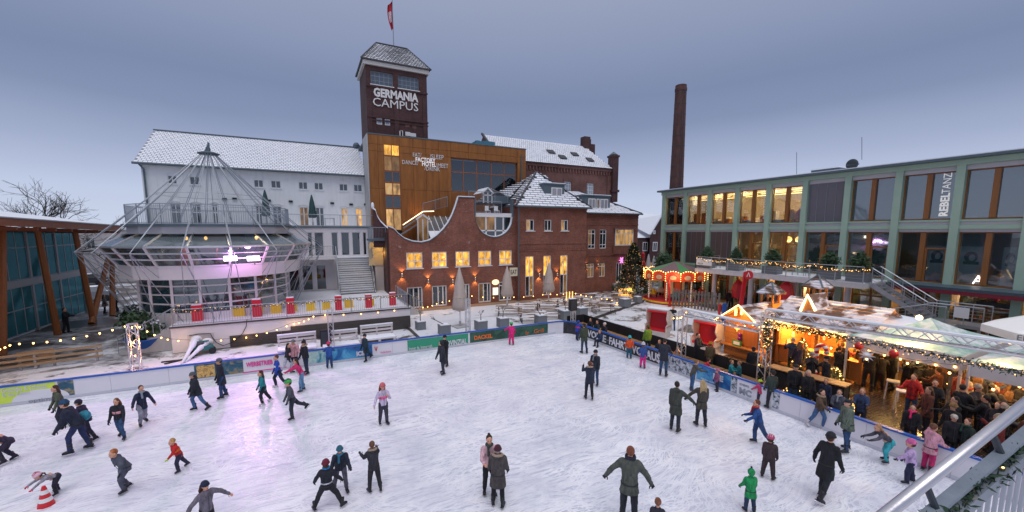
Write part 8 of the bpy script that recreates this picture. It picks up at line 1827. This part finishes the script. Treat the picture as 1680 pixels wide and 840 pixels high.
 if scarf:
  s_ = PB(); n_ = 12
  for i in range(n_):
   a0, a1 = 2 * PI * i / n_, 2 * PI * (i + 1) / n_; s_.limb([nek + sp * .035 + Vector((.085 * math.cos(a0), .085 * math.sin(a0) + .01, .01 * math.sin(3 * a0))), nek + sp * .035 + Vector((.085 * math.cos(a1), .085 * math.sin(a1) + .01, .01 * math.sin(3 * a1)))], [.038, .038], 7)
  s_.limb([nek + Vector((.04, .11, 0)), nek + Vector((.05, .155, -.2))], [.04, .035], 7); bake(s_.build('scarf', cloth(scarf), t, True, False), .018, .02)
 if fur:
  s_ = PB(); n_ = 14
  for i in range(n_):
   a0, a1 = 2 * PI * i / n_, 2 * PI * (i + 1) / n_
   pt = (lambda a: H(.10 * math.cos(a), .06 + .02 * math.sin(a), .03 + .125 * math.sin(a))) if hood == 'up' else (lambda a: nek + Vector((.125 * math.cos(a), -.03 + .12 * math.sin(a), .025 - .03 * math.sin(a))))
   s_.limb([pt(a0), pt(a1)], [.036, .036], 7)
  o_ = s_.build('fur_trim', 'fur', t, True, False); bake(o_, .012, .03, 0); o_.modifiers['folds'].texture = FURT
 if face:
  for s in (-1, 1): put('eye', EYE, t, loc=H(s * .031, .083, .012), rot=(0, 0, R(hy))).scale = (hs,) * 3
  put('mouth', MOUTH, t, loc=H(0, .094, -.062), rot=(0, 0, R(hy))).scale = (hs,) * 3
 for wr, d, s in hands:
  gm = glove or 'skin'; key = (gm, s); 
  if key not in HANDS: HANDS[key] = hand_mesh(.45, MATS['skin'] if gm == 'skin' else cloth(gm))
  o_ = put('glove' if gm != 'skin' else 'hand', HANDS[key], t, loc=wr - d * .01); q_ = d.to_track_quat('-Z', 'Y' if abs(d.y) < .9 else 'X').to_matrix().to_3x3(); o_.rotation_euler = q_.to_euler(); f_ = 1.12 if gm != 'skin' else 1.0; o_.scale = (f_ * (1 if s > 0 else -1), f_, f_)
 for nm in ('l', 'r'):
  q = [j + sh for j in joints[nm + 'leg']]; skin_ = skate if feet == True else 'skate_black'
  if skin_ not in BOOTS: BOOTS[skin_] = boot_mesh(skin_)
  f = g[nm + 'l'][0] - g[nm + 'l'][2]; pitch = R(max(-55, min(25, f * .8))) if abs(f) > 25 or q[2].z > foot + .04 else 0
  o_ = put('skate' if feet == True else 'shoe', BOOTS[skin_], t, loc=q[2]); o_.rotation_euler = (pitch, 0, (-1 if nm == 'r' else 1) * R(8 + g[nm + 'l'][1]))
  if feet == True: put('blade', BLADE, o_)
 if bag: o_ = PB().ell(pel + Vector((.2, -.1, .12)), (.09, .15, .16), 12, 8).build('shoulder_bag', cloth(bag), t, True, False); MB().tube([pel + Vector((.2, -.05, .2)), che + Vector((0, .13, -.1)), che + Vector((-.15, .02, .06))], .013, 5).build('strap', cloth(bag), o_)
 if extra: extra(t, hands, H, pel, sp)
 if hem > .1 and kid < .8: PB().loft([(pel + sp * (.07 * q_), Vector((1, 0, 0)), Vector((0, 1, 0)), .172 * puff, .142 * puff) for q_ in (0, .35)]).build('waist_seam', 'black', jo, True, False)
 zt_ = H(0, 0, .155 if k != 'hair' else .14).z; zt_ = max(zt_, hc.z + .1); sc = scale
 if top: sc = top / zt_
 t.scale = (sc,) * 3
 return t
def heading(p, phi):
 d = Vector((p[0], p[1])).normalized(); r_ = Vector((d.y, -d.x)); f = -d * math.cos(R(phi)) + r_ * math.sin(R(phi)); return math.atan2(-f.x, f.y)
def skater(label, x, yf, yh, phi, P={}, kid=0, **k):
 p = at(x, yf, z=0.006); r_ = ray(x, yh); dist = math.hypot(p.x, p.y); top = HGT + r_[2] * dist / math.hypot(r_[0], r_[1])
 return figure(label, p, heading(p, phi), top * 1.0, P, kid, face=abs(((phi + 180) % 360) - 180) < 115, **k)
GL = dict(lean=12, ll=(24, 5, 34), rl=(-16, 7, 14)); GR = dict(lean=12, rl=(24, 5, 34), ll=(-16, 7, 14)); CR_ = dict(lean=32, ll=(48, 9, 62), rl=(20, 9, 52), la=(30, 12, 30), ra=(20, 14, 30))
def m_(a, **k): d = dict(a); d.update(k); return d
A_ = 'skater '
S = skater
S('crouching skater in dark purple suit with lime green hood at far left edge', 21, 757, 694, -90, m_(CR_, lean=55), .5, coat=('#35263f', .1), legs='#2a2238', head=('helmet', '#8fd42a'), hood='down')
S('child with pink and white helmet bending over traffic cone', 98, 808, 762, -75, m_(CR_, lean=72, la=(30, 8, 5, 4), ra=(34, 8, 5, 4), ll=(30, 12, 34), rl=(10, 14, 24)), .9, coat=('#8f8a96', .06), legs='#1f1d30', head=('ponyhelmet', '#e6b9c8', '#b03a5a'), glove='#d21f4a', hair='#5a3826')
S('fair haired boy in grey jacket gliding with arms spread out', 211, 803, 727, -70, m_(GL, lean=30, side=-6, la=(22, 62, 4), ra=(-35, 48, 5), ll=(34, 4, 44), rl=(20, 4, 50)), .4, coat=('#474c5a', .14, 1.1), legs='#4a4c5c', head=('hair',), hair='#a8663a', hood='down')
S('small boy in red and orange jacket with lime gloves', 296, 772, 715, -75, m_(GL, lean=20, la=(25, 20, 25), ra=(-25, 25, 10), ll=(24, 8, 30), rl=(-22, 6, 10)), .9, coat=('#c2211f', .12, 1.15), legs='#2a2a45', head=('hair',), hair='#b78a52', glove='#b7d42c', stripe='#e06a1a', hood='down')
S('man in navy jacket and blue beanie with teal shoulder bag', 134, 742, 650, -110, m_(GL, lean=24, la=(5, 8, 20), ll=(28, 4, 30), rl=(-6, 5, 10)), 0, coat=('#1c2338', .12, 1.15), legs='#222c55', head=('beanie', '#1f4568'), bag='#2f7f93')
S('long haired woman in olive waistcoat behind the man with teal bag', 106, 700, 628, -80, m_(GL), 0, coat=('#4d5442', .1), legs='#232538', head=('long',), hair='#4c2f25')
S('skater in dark violet clothes close behind the man with teal bag', 146, 722, 652, -120, m_(GR, lean=18), .1, coat=('#221f3d', .12, 1.15), legs='#1e1c35', head=('beanie', '#27243c'))
S('young woman in open black jacket with pink top and blue jeans', 200, 720, 650, -30, m_(GL, lean=8), .1, coat=('#20202a', .08), legs='#2e4c70', head=('long',), hair='#6d4630', stripe='#cf8f96', glove='#2a2440')
S('woman in navy coat with chequered scarf holding out her hand', 236, 697, 630, 20, m_(GR, la=(15, 20, 10), ra=(30, 35, 5)), .1, coat=('#1b2440', .22), legs='#8a8a98', head=('hair',), hair='#4b2b22', scarf='#8d97a5', glove='skin')
S('skater with grey beanie, black parka and blue jeans walking left', 326, 674, 608, -85, m_(GR, lean=10), 0, coat=('#20242f', .2, 1.15), legs='#3a5f86', head=('beanie', '#5a5f66'), hair='#3a2a22', hood='down')
S('tall man in long dark coat with slate beanie seen from the side', 366, 653, 586, -85, dict(lean=4, ll=(8, 3, 8), rl=(-6, 3, 6)), 0, coat=('#1d2130', .34), legs='#27436e', head=('beanie', '#5d6470'))
S('girl in teal jacket with long brown hair and white skates', 434, 663, 606, -80, m_(GL, lean=8), .5, coat=('#1f7f86', .16), legs='#20222e', head=('long',), hair='#4a2c24', skate='skate_white')
S('girl in red white and blue jacket with hair bun', 458, 636, 581, -80, m_(GR, lean=5), .3, coat=('#2147ad', .2), legs='#1f2236', head=('bun',), hair='#5a3a2c', stripe='#d0d0da', skate='skate_white')
S('boy with green helmet and black white patterned jacket pushing off', 481, 687, 620, -80, m_(GL, lean=10, ll=(10, 4, 12), rl=(-38, 6, 22)), .5, coat=('#4c4e58', .12), legs='#232a38', head=('helmet', '#2ea84a', '#0f5a26'))
S('girl in bright pink jacket reaching forward with one arm', 497, 642, 586, -85, m_(GL, lean=24, la=(62, 10, 5), ra=(45, 14, 5), ll=(14, 6, 14), rl=(0, 6, 8)), .3, coat=('#cf2f6c', .12), legs='#5f87a8', head=('long',), hair='#3d2722', glove='#cf2f6c')
S('woman in black jacket and pale trousers leaning at the boards by the pallet bench', 473, 614, 562, 60, m_(GL, lean=12), 0, coat=('#23222c', .1), legs='#b9bcc8', head=('long',), hair='#2c2024')
S('woman in pale pink down jacket with grey beanie at the boards', 484, 611, 556, 10, dict(la=(20, 10, 50), ra=(20, 10, 50)), 0, coat=('#c9949a', .1, 1.2), legs='#27314d', head=('beanie', '#6c7378'), hood='down')
S('woman with black bobble hat and black jacket in the group at the boards', 503, 614, 557, -60, dict(lean=6), 0, coat=('#1b1b24', .12, 1.1), legs='#24304a', head=('beanie', '#1e1e2a', '#2a2a38'), fur=True)
S('small child in blue snow suit with pink hat leaning on the blue advert', 541, 604, 560, 180, dict(la=(40, 20, 30), ra=(40, 20, 30)), .9, coat=('#27509a', .12, 1.2), legs='#24406f', head=('beanie', '#c8325e', '#d24a72'))
S('woman in long dark green coat striding towards the right', 601, 593, 547, -60, m_(GL, lean=5, ll=(12, 3, 12), rl=(-26, 4, 14)), 0, coat=('#17303a', .38, 1.1), legs='#1b2b3a', head=('beanie', '#1a2530'))
S('man in black jacket and black cap behind the hooded skater at the green advert', 731, 601, 549, -40, dict(lean=3), 0, coat=('#17171d', .15), legs='#20222c', head=('beanie', '#15151a'))
S('skater in dark hooded coat in front of the green advert', 727, 614, 558, -60, dict(lean=10, ll=(8, 4, 10), rl=(-4, 4, 4)), 0, coat=('#262b36', .3, 1.1), legs='#2e3442', hood='up', head=('hair',))
S('toddler in bright pink snow suit with green helmet holding the boards', 839, 566, 528, 180, dict(lean=12, la=(30, 55, 10), ra=(10, 12, 20)), 1, coat=('#d81f78', .1, 1.25), legs='#d81f78', head=('helmet', '#35b558', '#f0f0f0'))
S('girl in pale lilac top and pink beanie with hands at her mouth', 630, 697, 627, 15, dict(lean=2, ll=(3, 3, 4), rl=(-6, 3, 8), la=(30, 14, 105, -25), ra=(4, 30, 25)), .4, coat=('#c3b5cc', .08), legs='#3b3a48', head=('longbeanie', '#c9656c'), hair='#8c5a3e', glove='skin', stripe='#d85a86')
S('smiling woman with hair bun in pale pink pullover facing the camera', 803, 812, 712, 8, dict(lean=4, la=(5, 9, 12), ra=(35, 12, 60, -10), ll=(6, 3, 8), rl=(-3, 3, 6)), .05, coat=('#c9a2aa', .08), legs='#17171f', head=('bun',), hair='#2c1c18', scarf='#33443c', glove='skin')
S('woman in olive parka with big fur hood and wine red beanie seen from behind', 817, 830, 730, 175, dict(lean=3, la=(12, 12, 25), ra=(12, 12, 25)), .05, coat=('#45403f', .34, 1.2), legs='#15151c', head=('beanie', '#4c1f2a'), hair='#9a8f8a', fur=True, hood='down')
S('adult in navy jacket with teal beanie skating behind the child', 561, 806, 725, 0, m_(GL, lean=22, la=(25, 14, 45), ra=(25, 18, 30), ll=(26, 5, 34), rl=(-8, 10, 14)), .05, coat=('#1d2436', .14, 1.1), legs='#514f5c', head=('beanie', '#2c6478'), hair='#b07a4a', scarf='#2f6f8a')
S('child in black jacket with maroon hat, legs wide apart, seen from behind', 538, 836, 753, 165, dict(lean=6, la=(8, 34, 20), ra=(8, 34, 20), ll=(10, 26, 18), rl=(10, 30, 18)), .5, coat=('#171a25', .12, 1.1), legs='#1c1c24', head=('beanie', '#6f1c33'), belt='#b9b9c4', scarf='#2a78b0')
S('boy in charcoal jacket holding a snowball beside the pair', 615, 806, 725, -165, dict(lean=12, la=(35, 14, 55), ra=(45, 12, 60), ll=(6, 6, 10), rl=(-6, 6, 6)), .3, coat=('#2c2a33', .12, 1.1), legs='#232029', head=('hair',), hair='#6d4a34', fur=True, hood='down', extra=lambda t, h, H, p, s: PB().ell(h[1][0] + Vector((0, .06, .08)), (.06, .06, .05)).build('snowball', 'snow', t, True, False))
S('woman with dark blue beret and very long brown hair, arms spread, at the lower edge', 343, 882, 785, 25, dict(lean=6, la=(8, 58, 6), ra=(8, 58, 6)), .1, coat=('#6b6470', .1, 1.05), legs='#1c1c26', head=('longbeanie', '#1b2440'), hair='#55301f', glove='skin')
S('man in green grey jacket skating away with both arms held out', 1030, 862, 731, 178, dict(lean=2, la=(6, 44, 6), ra=(10, 36, 4), ll=(3, 3, 4), rl=(-3, 4, 5)), 0, coat=('#4c5048', .2, 1.05), legs='#1b1f28', head=('hair',), hair='#7d4632', scarf='#1c2236')
S('child with brown hair at the lower edge, only the head in view', 1076, 900, 816, 180, {}, .8, coat=('#2a2733', .1), legs='#222222', head=('hair',), hair='#7a4b35')
S('child in bright green hooded jacket with dark bobble', 1229, 840, 768, -150, dict(lean=8, la=(10, 14, 30), ra=(5, 12, 20)), .7, coat=('#128a4b', .26, 1.15), legs='#1f3350', hood='up', head=('none',), glove='#15303a', extra=lambda t, h, H, p, s: PB().ell(H(0, -.03, .18), (.04, .04, .04)).build('bobble', cloth('#1c2030'), t, True, False))
S('man in long black coat and black hat skating away at the right', 1350, 820, 706, 150, m_(GL, lean=8, la=(-8, 24, 20), ra=(8, 8, 15), ll=(14, 3, 14), rl=(-16, 4, 18)), 0, coat=('#15161c', .34), legs='#181a22', head=('beanie', '#202228'))
S('child in brown snow suit with pink patterned helmet and pale belt', 1259, 785, 711, 170, dict(lean=5, ll=(3, 8, 8), rl=(3, 8, 8)), .9, coat=('#3a2b2e', .1, 1.2), legs='#35282b', head=('helmet', '#b9476e', '#e8dce4'), belt='#c9c2c6')
S('girl in royal blue jacket with red scarf and long brown hair', 1242, 729, 655, -70, m_(GL, lean=12, la=(40, 20, 20), ra=(10, 12, 60), rl=(10, 4, 14), ll=(-24, 5, 12)), .4, coat=('#1f4a86', .1, 1.1), legs='#27406a', head=('hair',), hair='#6b3b2a', scarf='#b0222e')
S('child with yellow helmet and pink jacket at the lettered boards', 1246, 664, 622, -140, dict(lean=8, la=(30, 20, 20)), .7, coat=('#c43a63', .1, 1.15), legs='#23253a', head=('helmet', '#b9d42e'))
S('man in dark olive jacket standing beside the child with yellow helmet', 1264, 671, 606, -150, dict(lean=4), 0, coat=('#2f3a33', .15), legs='#1b1d26', head=('beanie', '#22262a'))
S('woman in brown fur collar jacket and jeans holding the boards', 1341, 703, 636, 60, m_(GL, lean=6, ra=(40, 14, 30)), .1, coat=('#55412f', .1, 1.1), legs='#41618a', head=('long',), hair='#2a1c18', fur=True, hood='down', skate='skate_white')
S('man in sage green parka and dark cap facing the boards', 1386, 741, 652, -60, m_(GL, lean=5, ll=(8, 5, 8), rl=(-6, 5, 8)), 0, coat=('#5f6b5c', .18, 1.15), legs='#27456b', head=('cap', '#1c2430'), hood='down')
S('girl with long blond hair bending forward in turquoise trousers', 1457, 760, 696, -60, m_(CR_, lean=50, ll=(28, 6, 34), rl=(10, 8, 22)), .5, coat=('#4a4650', .1), legs='#34a3ad', head=('long',), hair='#a87f55')
S('toddler in lilac flowered jacket with pink hat', 1491, 793, 718, -80, dict(lean=8, la=(40, 14, 10), ll=(14, 7, 14), rl=(-6, 6, 6)), 1, coat=('#b79cc4', .12, 1.2), legs='#1e2140', head=('beanie', '#d0639a'))
S('girl in pale pink jacket and magenta trousers with hands on her head', 1521, 775, 692, 150, dict(lean=5, la=(60, 30, 95, -10), ra=(20, 14, 40)), .5, coat=('#c88f9c', .2, 1.1), legs='#b51f5e', head=('hair',), hair='#6b4430', hood='down')
S('man in long olive parka holding hands with the blond woman', 1107, 707, 625, 165, dict(lean=3, ra=(30, 50, 0), la=(5, 8, 10), ll=(3, 3, 6), rl=(-3, 3, 6)), 0, coat=('#3c4038', .34, 1.1), legs='#2a3140', head=('hair',), hair='#2a211e', hood='down')
S('woman with long blond hair in khaki coat holding hands with the man', 1149, 699, 622, -155, dict(lean=2, la=(20, 44, 5), ra=(5, 8, 20)), .05, coat=('#45413a', .26, 1.05), legs='#232735', head=('long',), hair='#b59a6e')
S('boy in grey green jacket leaning both arms on the boards', 1135, 641, 590, 120, dict(lean=18, la=(40, 10, 40), ra=(40, 10, 40)), .3, coat=('#4b473f', .12), legs='#31577f', head=('hair',), hair='#7b5a40')
S('broad man in slate coat and jeans looking over the boards from behind', 1088, 617, 555, 170, dict(lean=3, la=(20, 14, 40), ra=(20, 14, 40)), 0, coat=('#272c38', .22, 1.12), legs='#2f5070', head=('hair',), hair='#3a2b24')
S('small child in blue jacket and neon pink trousers with white hat', 1054, 604, 561, 170, dict(lean=5, la=(15, 20, 20)), .9, coat=('#33508f', .12, 1.15), legs='#e02a86', head=('beanie', '#c9c9d2', '#e0e0e0'))
S('small child in orange and teal snow suit with turquoise hat', 1032, 588, 550, 175, dict(lean=4, la=(10, 20, 10), ra=(10, 20, 10)), .95, coat=('#d8501f', .08, 1.2), legs='#1f5a70', head=('beanie', '#2fb0b8'))
S('man in olive jacket standing beside the small child at the corner', 958, 580, 530, -150, dict(lean=4, ll=(4, 3, 5)), 0, coat=('#3b4636', .2, 1.08), legs='#2a3d55', head=('cap', '#1f2322'))
S('small child in blue and red suit at the rink corner', 947, 558, 526, 150, m_(GL, lean=14), .9, coat=('#1f3fa8', .1, 1.15), legs='#232c52', head=('beanie', '#2448a0'), stripe='#d42a2a')
S('man in navy jacket with grey scarf behind the woman photographing', 976, 632, 573, -25, dict(lean=3), 0, coat=('#1c2430', .14, 1.1), legs='#2a466c', head=('beanie', '#1c2026'), scarf='#7b7f86')
S('woman with fur collar lifting a camera, seen from behind', 966, 655, 592, -170, dict(lean=3, la=(55, 20, 95, -10), ra=(55, 20, 95, -10)), .1, coat=('#20283c', .2), legs='#1c1e28', head=('hair',), hair='#6b4634', fur=True, hood='down', glove='skin')

# ---- people off the ice
def by(label, x, y, z, phi, h, P={}, kid=0, loc=None, **k):
 p = loc or at(x, y, z=z); k.setdefault('vox', .026); return figure(label, p, heading(p, phi), h, P, kid, feet=False, face=abs(((phi + 180) % 360) - 180) < 100, **k)
SIT = dict(ll=(84, 8, 84), rl=(84, 8, 84), lean=8, la=(25, 12, 50), ra=(25, 12, 50))
seats = ((970, 541, 'seated man in black jacket, first on the corner bench', '#191a20', '#23262e', ('hair',), '#3a2a20'), (981, 545, 'seated woman in dark teal jacket on the corner bench', '#1c3038', '#20242e', ('hair',), '#3b2c24'), (993, 549, 'seated person with white beanie on the corner bench', '#201c28', '#24222c', ('beanie', '#c7c0c4'), '#4a352a'), (985, 556, 'seated child in navy jacket leaning towards the boards', '#1e3358', '#222838', ('hair',), '#9c7a50'))
for x, y, lb, c, l_, hd, hr_ in seats: p = at(x, y, z=.46); by(lb, 0, 0, 0, -50, 1.28 if 'child' not in lb else 1.05, SIT, .6 if 'child' in lb else 0, loc=Vector((p.x, p.y, .0)), coat=(c, .06, 1.1), legs=l_, head=hd, hair=hr_)
for x, y, lb, c, h_, kid, hd, hr_, ph in ((1062, 580, 'adult in lime green jacket standing behind the boards', '#6f8f2a', 1.7, 0, ('beanie', '#4a5a2a'), '#3a2a20', -150), (1082, 590, 'person in black and white jacket seated behind the boards', '#26262e', 1.15, .3, ('hair',), '#6a5040', -40), (1112, 592, 'child in salmon jacket curled up behind the boards', '#c9807a', .85, .8, ('hair',), '#a08060', -60)):
 p = at(x, y, z=.0); p = Vector((max(16.55, p.x), p.y, 0)); by(lb, 0, 0, 0, ph, h_, {} if h_ > 1.5 else SIT, kid, loc=p, coat=(c, .1, 1.15), head=hd, hair=hr_)
def by2(x, yh, h, ph, lb, c, l_, hd=('hair',), hr_='#4a3526', kid=0, P={}, **k):
 # standing person whose head top is seen at (x, yh)
 r_ = ray(x, yh); t_ = (h - HGT) / r_[2]; return by(lb, 0, 0, 0, ph, h, P, kid, loc=Vector((r_[0] * t_, r_[1] * t_, 0)), coat=(c, .16, 1.1), legs=l_, head=hd, hair=hr_, **k)
HOLD = dict(la=(30, 10, 70, -10), ra=(30, 10, 70, -10)); DRINK = dict(la=(8, 9, 20), ra=(50, 14, 85, -10))
by2(1145, 546, 1.78, 60, 'young man in grey black jacket beside the lattice gate upright', '#2b2b30', '#1c1e26', hr_='#5a3c28', P=HOLD)
by2(1166, 560, 1.6, 170, 'woman with mustard yellow hat and khaki parka behind the boards', '#5a4a30', '#2a2a30', ('beanie', '#c08a1a'))
by2(1155, 588, 1.0, 120, 'child in bright red jacket bending behind the boards', '#c21f2a', '#23253a', kid=.9, P=dict(lean=40))
by2(1178, 604, 1.05, -60, 'child in pink patterned hat behind the blue advert', '#8a4a6a', '#2a2a3a', ('beanie', '#b06a8a'), kid=.9)
by2(1200, 590, 1.2, 80, 'child in turquoise jacket on the bench behind the boards', '#1f8a94', '#22303a', kid=.6, P=HOLD, hr_='#7a5a3a')
by2(1214, 592, 1.2, -100, 'person with backpack and teal sleeves on the bench', '#17606c', '#20242e', kid=.4, hr_='#8a6a4a')
by2(1237, 568, 1.75, 180, 'man in dark coat and flat cap beside the lit hut shelf', '#1e1c1e', '#18181e', ('cap', '#242226'))
by2(1306, 596, 1.78, 10, 'man in black jacket and dark cap, left of the couple at the boards', '#15151a', '#2a4468', ('cap', '#15161c'))
by2(1327, 606, 1.65, 30, 'woman with long ash blond hair and black coat beside the man in cap', '#16151a', '#1c1c24', ('long',), '#b39c84')
by2(1333, 576, 1.72, 20, 'person with striped knit beanie holding a mug at the candy cane', '#1b1d26', '#1c1c24', ('beanie', '#8f8780'), P=DRINK)
by2(1358, 583, 1.74, -60, 'man in black jacket and black beanie right of the candy cane', '#15151c', '#18181e', ('beanie', '#16161c'), P=DRINK)
by2(1356, 620, 1.35, -10, 'fair boy in navy jacket looking over the boards', '#1a2340', '#222838', kid=.5, hr_='#a87a48')
by2(1378, 638, 1.5, 0, 'person in grey scarf and grey jacket leaning on the boards', '#4a4c58', '#2a2c38', kid=.1, P=HOLD, hr_='#4a352a', scarf='#8a8c92')
by2(1416, 636, 1.5, -5, 'boy in blue jacket looking down at a phone behind the boards', '#2b3d60', '#2a2c38', kid=.3, P=HOLD, hr_='#9c7450', hood='down', extra=lambda t, h, H, p, s: MB().box(-.035, .035, .30, .31, h[0][0].z, h[0][0].z + .12).build('phone', 'black', t))
by2(1383, 561, 1.82, 170, 'man in black jacket, left of the close trio seen from behind', '#17151a', '#16161c', hr_='#6a4a30')
by2(1396, 554, 1.8, -20, 'man facing the camera between two dark jackets', '#1e1a1c', '#1a1a20', hr_='#8a5a34', P=DRINK)
by2(1417, 565, 1.8, 175, 'bald man in long black jacket standing centre of the market floor', '#121216', '#141418', hr_='#b58a68')
by2(1444, 566, 1.72, -150, 'woman in long black coat and red boots on the market floor', '#121115', '#6a1a18', ('long',), '#7a5434')
by2(1468, 574, 1.78, -60, 'grey haired man in dark jacket sitting at the high table', '#1a191e', '#1a1a20', hr_='#a89a88')
by2(1492, 585, 1.6, 20, 'man in dark blue pullover behind the man in red', '#1d2233', '#1c1c24', P=DRINK)
by2(1501, 613, 1.72, -20, 'man in bright red jacket, tallest red figure in the market', '#b5201c', '#3a5070', hr_='#5a3a28', P=dict(la=(20, 30, 60), ra=(30, 18, 70)), hood='down')
by2(1535, 622, 1.75, 10, 'man in black down jacket right of the man in red', '#17161a', '#18181e', hr_='#3a2a20', P=HOLD)
by2(1499, 663, 1.5, 0, 'person with neon pink scarf by the boards', '#17151c', '#1c1c24', hr_='#2a1e1c', scarf='#ff2a68')
by2(1566, 678, 1.55, 20, 'man with pale flat cap and grey beard by the boards', '#18181e', '#1c1c24', ('cap', '#b0a8a0'))
by2(1590, 686, 1.5, -40, 'curly haired woman in dark green scarf near the handrail', '#1c2a26', '#1c1c24', hr_='#6b3a24', scarf='#27483c')
by2(1566, 660, 1.62, -30, 'person with tan beret behind the man with pale cap', '#201d20', '#1c1c24', ('beanie', '#8a6a40'))
by2(1583, 611, 1.72, 170, 'woman in cream white jacket seen from behind under the tent', '#a89c92', '#22304a', ('long',), '#5a3c28')
by2(1630, 608, 1.7, 165, 'woman in pale grey quilted jacket near the right edge', '#8a8688', '#1c1c24', ('beanie', '#8a8078'))
by2(1606, 612, 1.74, 180, 'tall person in dark coat between the two pale jackets', '#1a1820', '#1a1a20', ('long',), '#8a6238')
by2(1655, 605, 1.75, -60, 'man in tan brown jacket at the right edge under the tent', '#7a5a34', '#2a2a30', hr_='#3a2a1e')
crowd_lb = ['dark clad visitor between the stalls, second row behind the black coated man', 'visitor in brown jacket standing under the green tent by the big star']
# a few prototypes repeated in the depth of the market, under the balcony and by the car park
protos = [by('visitor with beige knit hat in the dense crowd under the tents', 0, 0, 0, 20, 1.72, DRINK, loc=Vector((24.0, 8.6, 0)), coat=('#2a2528', .16, 1.1), legs='#1c1c24', head=('beanie', '#9a8a78')),
   by('dark haired visitor in black jacket in the dense crowd under the tents', 0, 0, 0, -60, 1.76, HOLD, loc=Vector((23.4, 6.9, 0)), coat=('#17161b', .14, 1.1), legs='#191a22', head=('hair',), hair='#2c201a'),
   by('long haired visitor in dark coat in the dense crowd under the tents', 0, 0, 0, 130, 1.66, {}, loc=Vector((24.9, 5.6, 0)), coat=('#2b2233', .3, 1.05), legs='#1c1c26', head=('long',), hair='#6d4a30')]
dg = bpy.context.evaluated_depsgraph_get()
for o in BAKE:
 me = bpy.data.meshes.new_from_object(o.evaluated_get(dg)); o['_m'] = 1
 me.name = o.data.name; BAKE[BAKE.index(o)] = (o, me)
for o, me in BAKE: o.modifiers.clear(); o.data = me; del o['_m']
GRP = 'market visitors crowding in the background'
places = [((25.3, 7.6), -30, 1), ((22.6, 5.1), 100, 0), ((22.9, 3.9), 10, 1), ((24.4, 4.6), 60, 2), ((21.9, 6.2), -120, 1), ((25.8, 6.3), 170, 0), ((20.9, 4.5), 40, 1), ((20.2, 3.5), -40, 0), ((21.6, 2.9), 120, 2), ((19.1, 3.9), 10, 1), ((23.2, 9.8), 90, 0), ((22.0, 9.6), 160, 1), ((25.2, 9.6), 0, 2), ((21.4, 11.3), -20, 0), ((21.0, 10.8), 200, 2), *[((18.6 + (i * 1.37) % 6.2, 2.6 + (i * .83) % 5.9), i * 77, i % 3) for i in range(34) if not (18 < 18.6 + (i * 1.37) % 6.2 < 21.3 and 5.6 < 2.6 + (i * .83) % 5.9)], *[((17.5 + (i * .77) % 3.6, 1.6 + (i * 1.13) % 3.6), i * 51, (i + 1) % 3) for i in range(13)],
   ((34.2, 23.6), 0, 1), ((34.6, 22.6), 90, 0), ((33.9, 22.0), 200, 2), ((34.4, 20.4), -30, 1), ((34.9, 19.6), 60, 0), ((34.3, 18.6), 130, 1), ((35.0, 24.4), 10, 2), ((33.6, 19.4), 90, 0)]
CP = ['brown', 'black', 'grey']
for i, ((x, y), ph, k) in enumerate(places):
 c = copy_tree(protos[k]); c.location = (x, y, 0); c.rotation_euler.z = heading((x, y), ph); f = 1 + .05 * math.sin(i * 7.3); c.scale = tuple(s * f for s in protos[k].scale)
 c['group'] = GRP if y < 12 else 'visitors under the balcony'; c['label'] = ('%s in the dense crowd under the tents' if y < 12 else '%s waiting in the shade under the balcony') % ('visitor with beige knit hat', 'dark haired visitor in black jacket', 'long haired visitor in dark coat')[k]
 if i % 3 == 1:
  for ch in c.children:
   if ch.name.split('.')[0] in ('jacket', 'coat'): ch.material_slots[0].link = 'OBJECT'; ch.material_slots[0].material = cloth(('#6a3a2a', '#2c3a52', '#7a2a24', '#5a5548')[i % 4]); c['label'] = c['label'].replace(('visitor', 'visitor in black jacket', 'visitor')[k] if k != 1 else 'black jacket', ('rust brown', 'slate blue', 'dark red', 'olive grey')[i % 4] + (' jacket' if k == 1 else ' clad visitor')).replace('in dark coat ', '')
for p_ in protos: p_['group'] = GRP
for lb, x, y, ph, k, col in (('person in dark coat walking between the leaning timber columns', 110, 546, 60, 1, '#16171c'), ('person in pale coat near the parked cars', 173, 514, 100, 2, '#9a9298'), ('person with dark backpack walking behind the right timber column', 192, 511, -80, 1, '#20222a'), ('visitor in bright orange red jacket beside the carousel', 1148, 497, 150, 0, '#c23a1c')):
 c = copy_tree(protos[k]); p = at(x, y, z=0); c.location = p; c.rotation_euler.z = heading(p, ph); c['label'] = lb; c['group'] = 'passers by at the edge of the courtyard'
 for ch in c.children:
  if ch.name.split('.')[0] in ('jacket', 'coat'): ch.material_slots[0].link = 'OBJECT'; ch.material_slots[0].material = cloth(col)
c = copy_tree(protos[1]); p = at(1103, 541, z=0); c.location = p; c.rotation_euler.z = heading(p, -10); c['label'] = 'man in dark jacket and jeans carrying a pale board across the snowy yard'; c['group'] = 'passers by at the edge of the courtyard'
tag(MB().bar(p + Vector((-.75, -.28, 1.02)), p + Vector((.55, -.42, 1.45)), .3, .03).build('carried_board', 'concrete_pale'), 'pale board held by the man crossing the snowy yard', 'board')
for ch in c.children:
 if ch.name.startswith('trousers'): ch.material_slots[0].link = 'OBJECT'; ch.material_slots[0].material = cloth('#3f5f86')
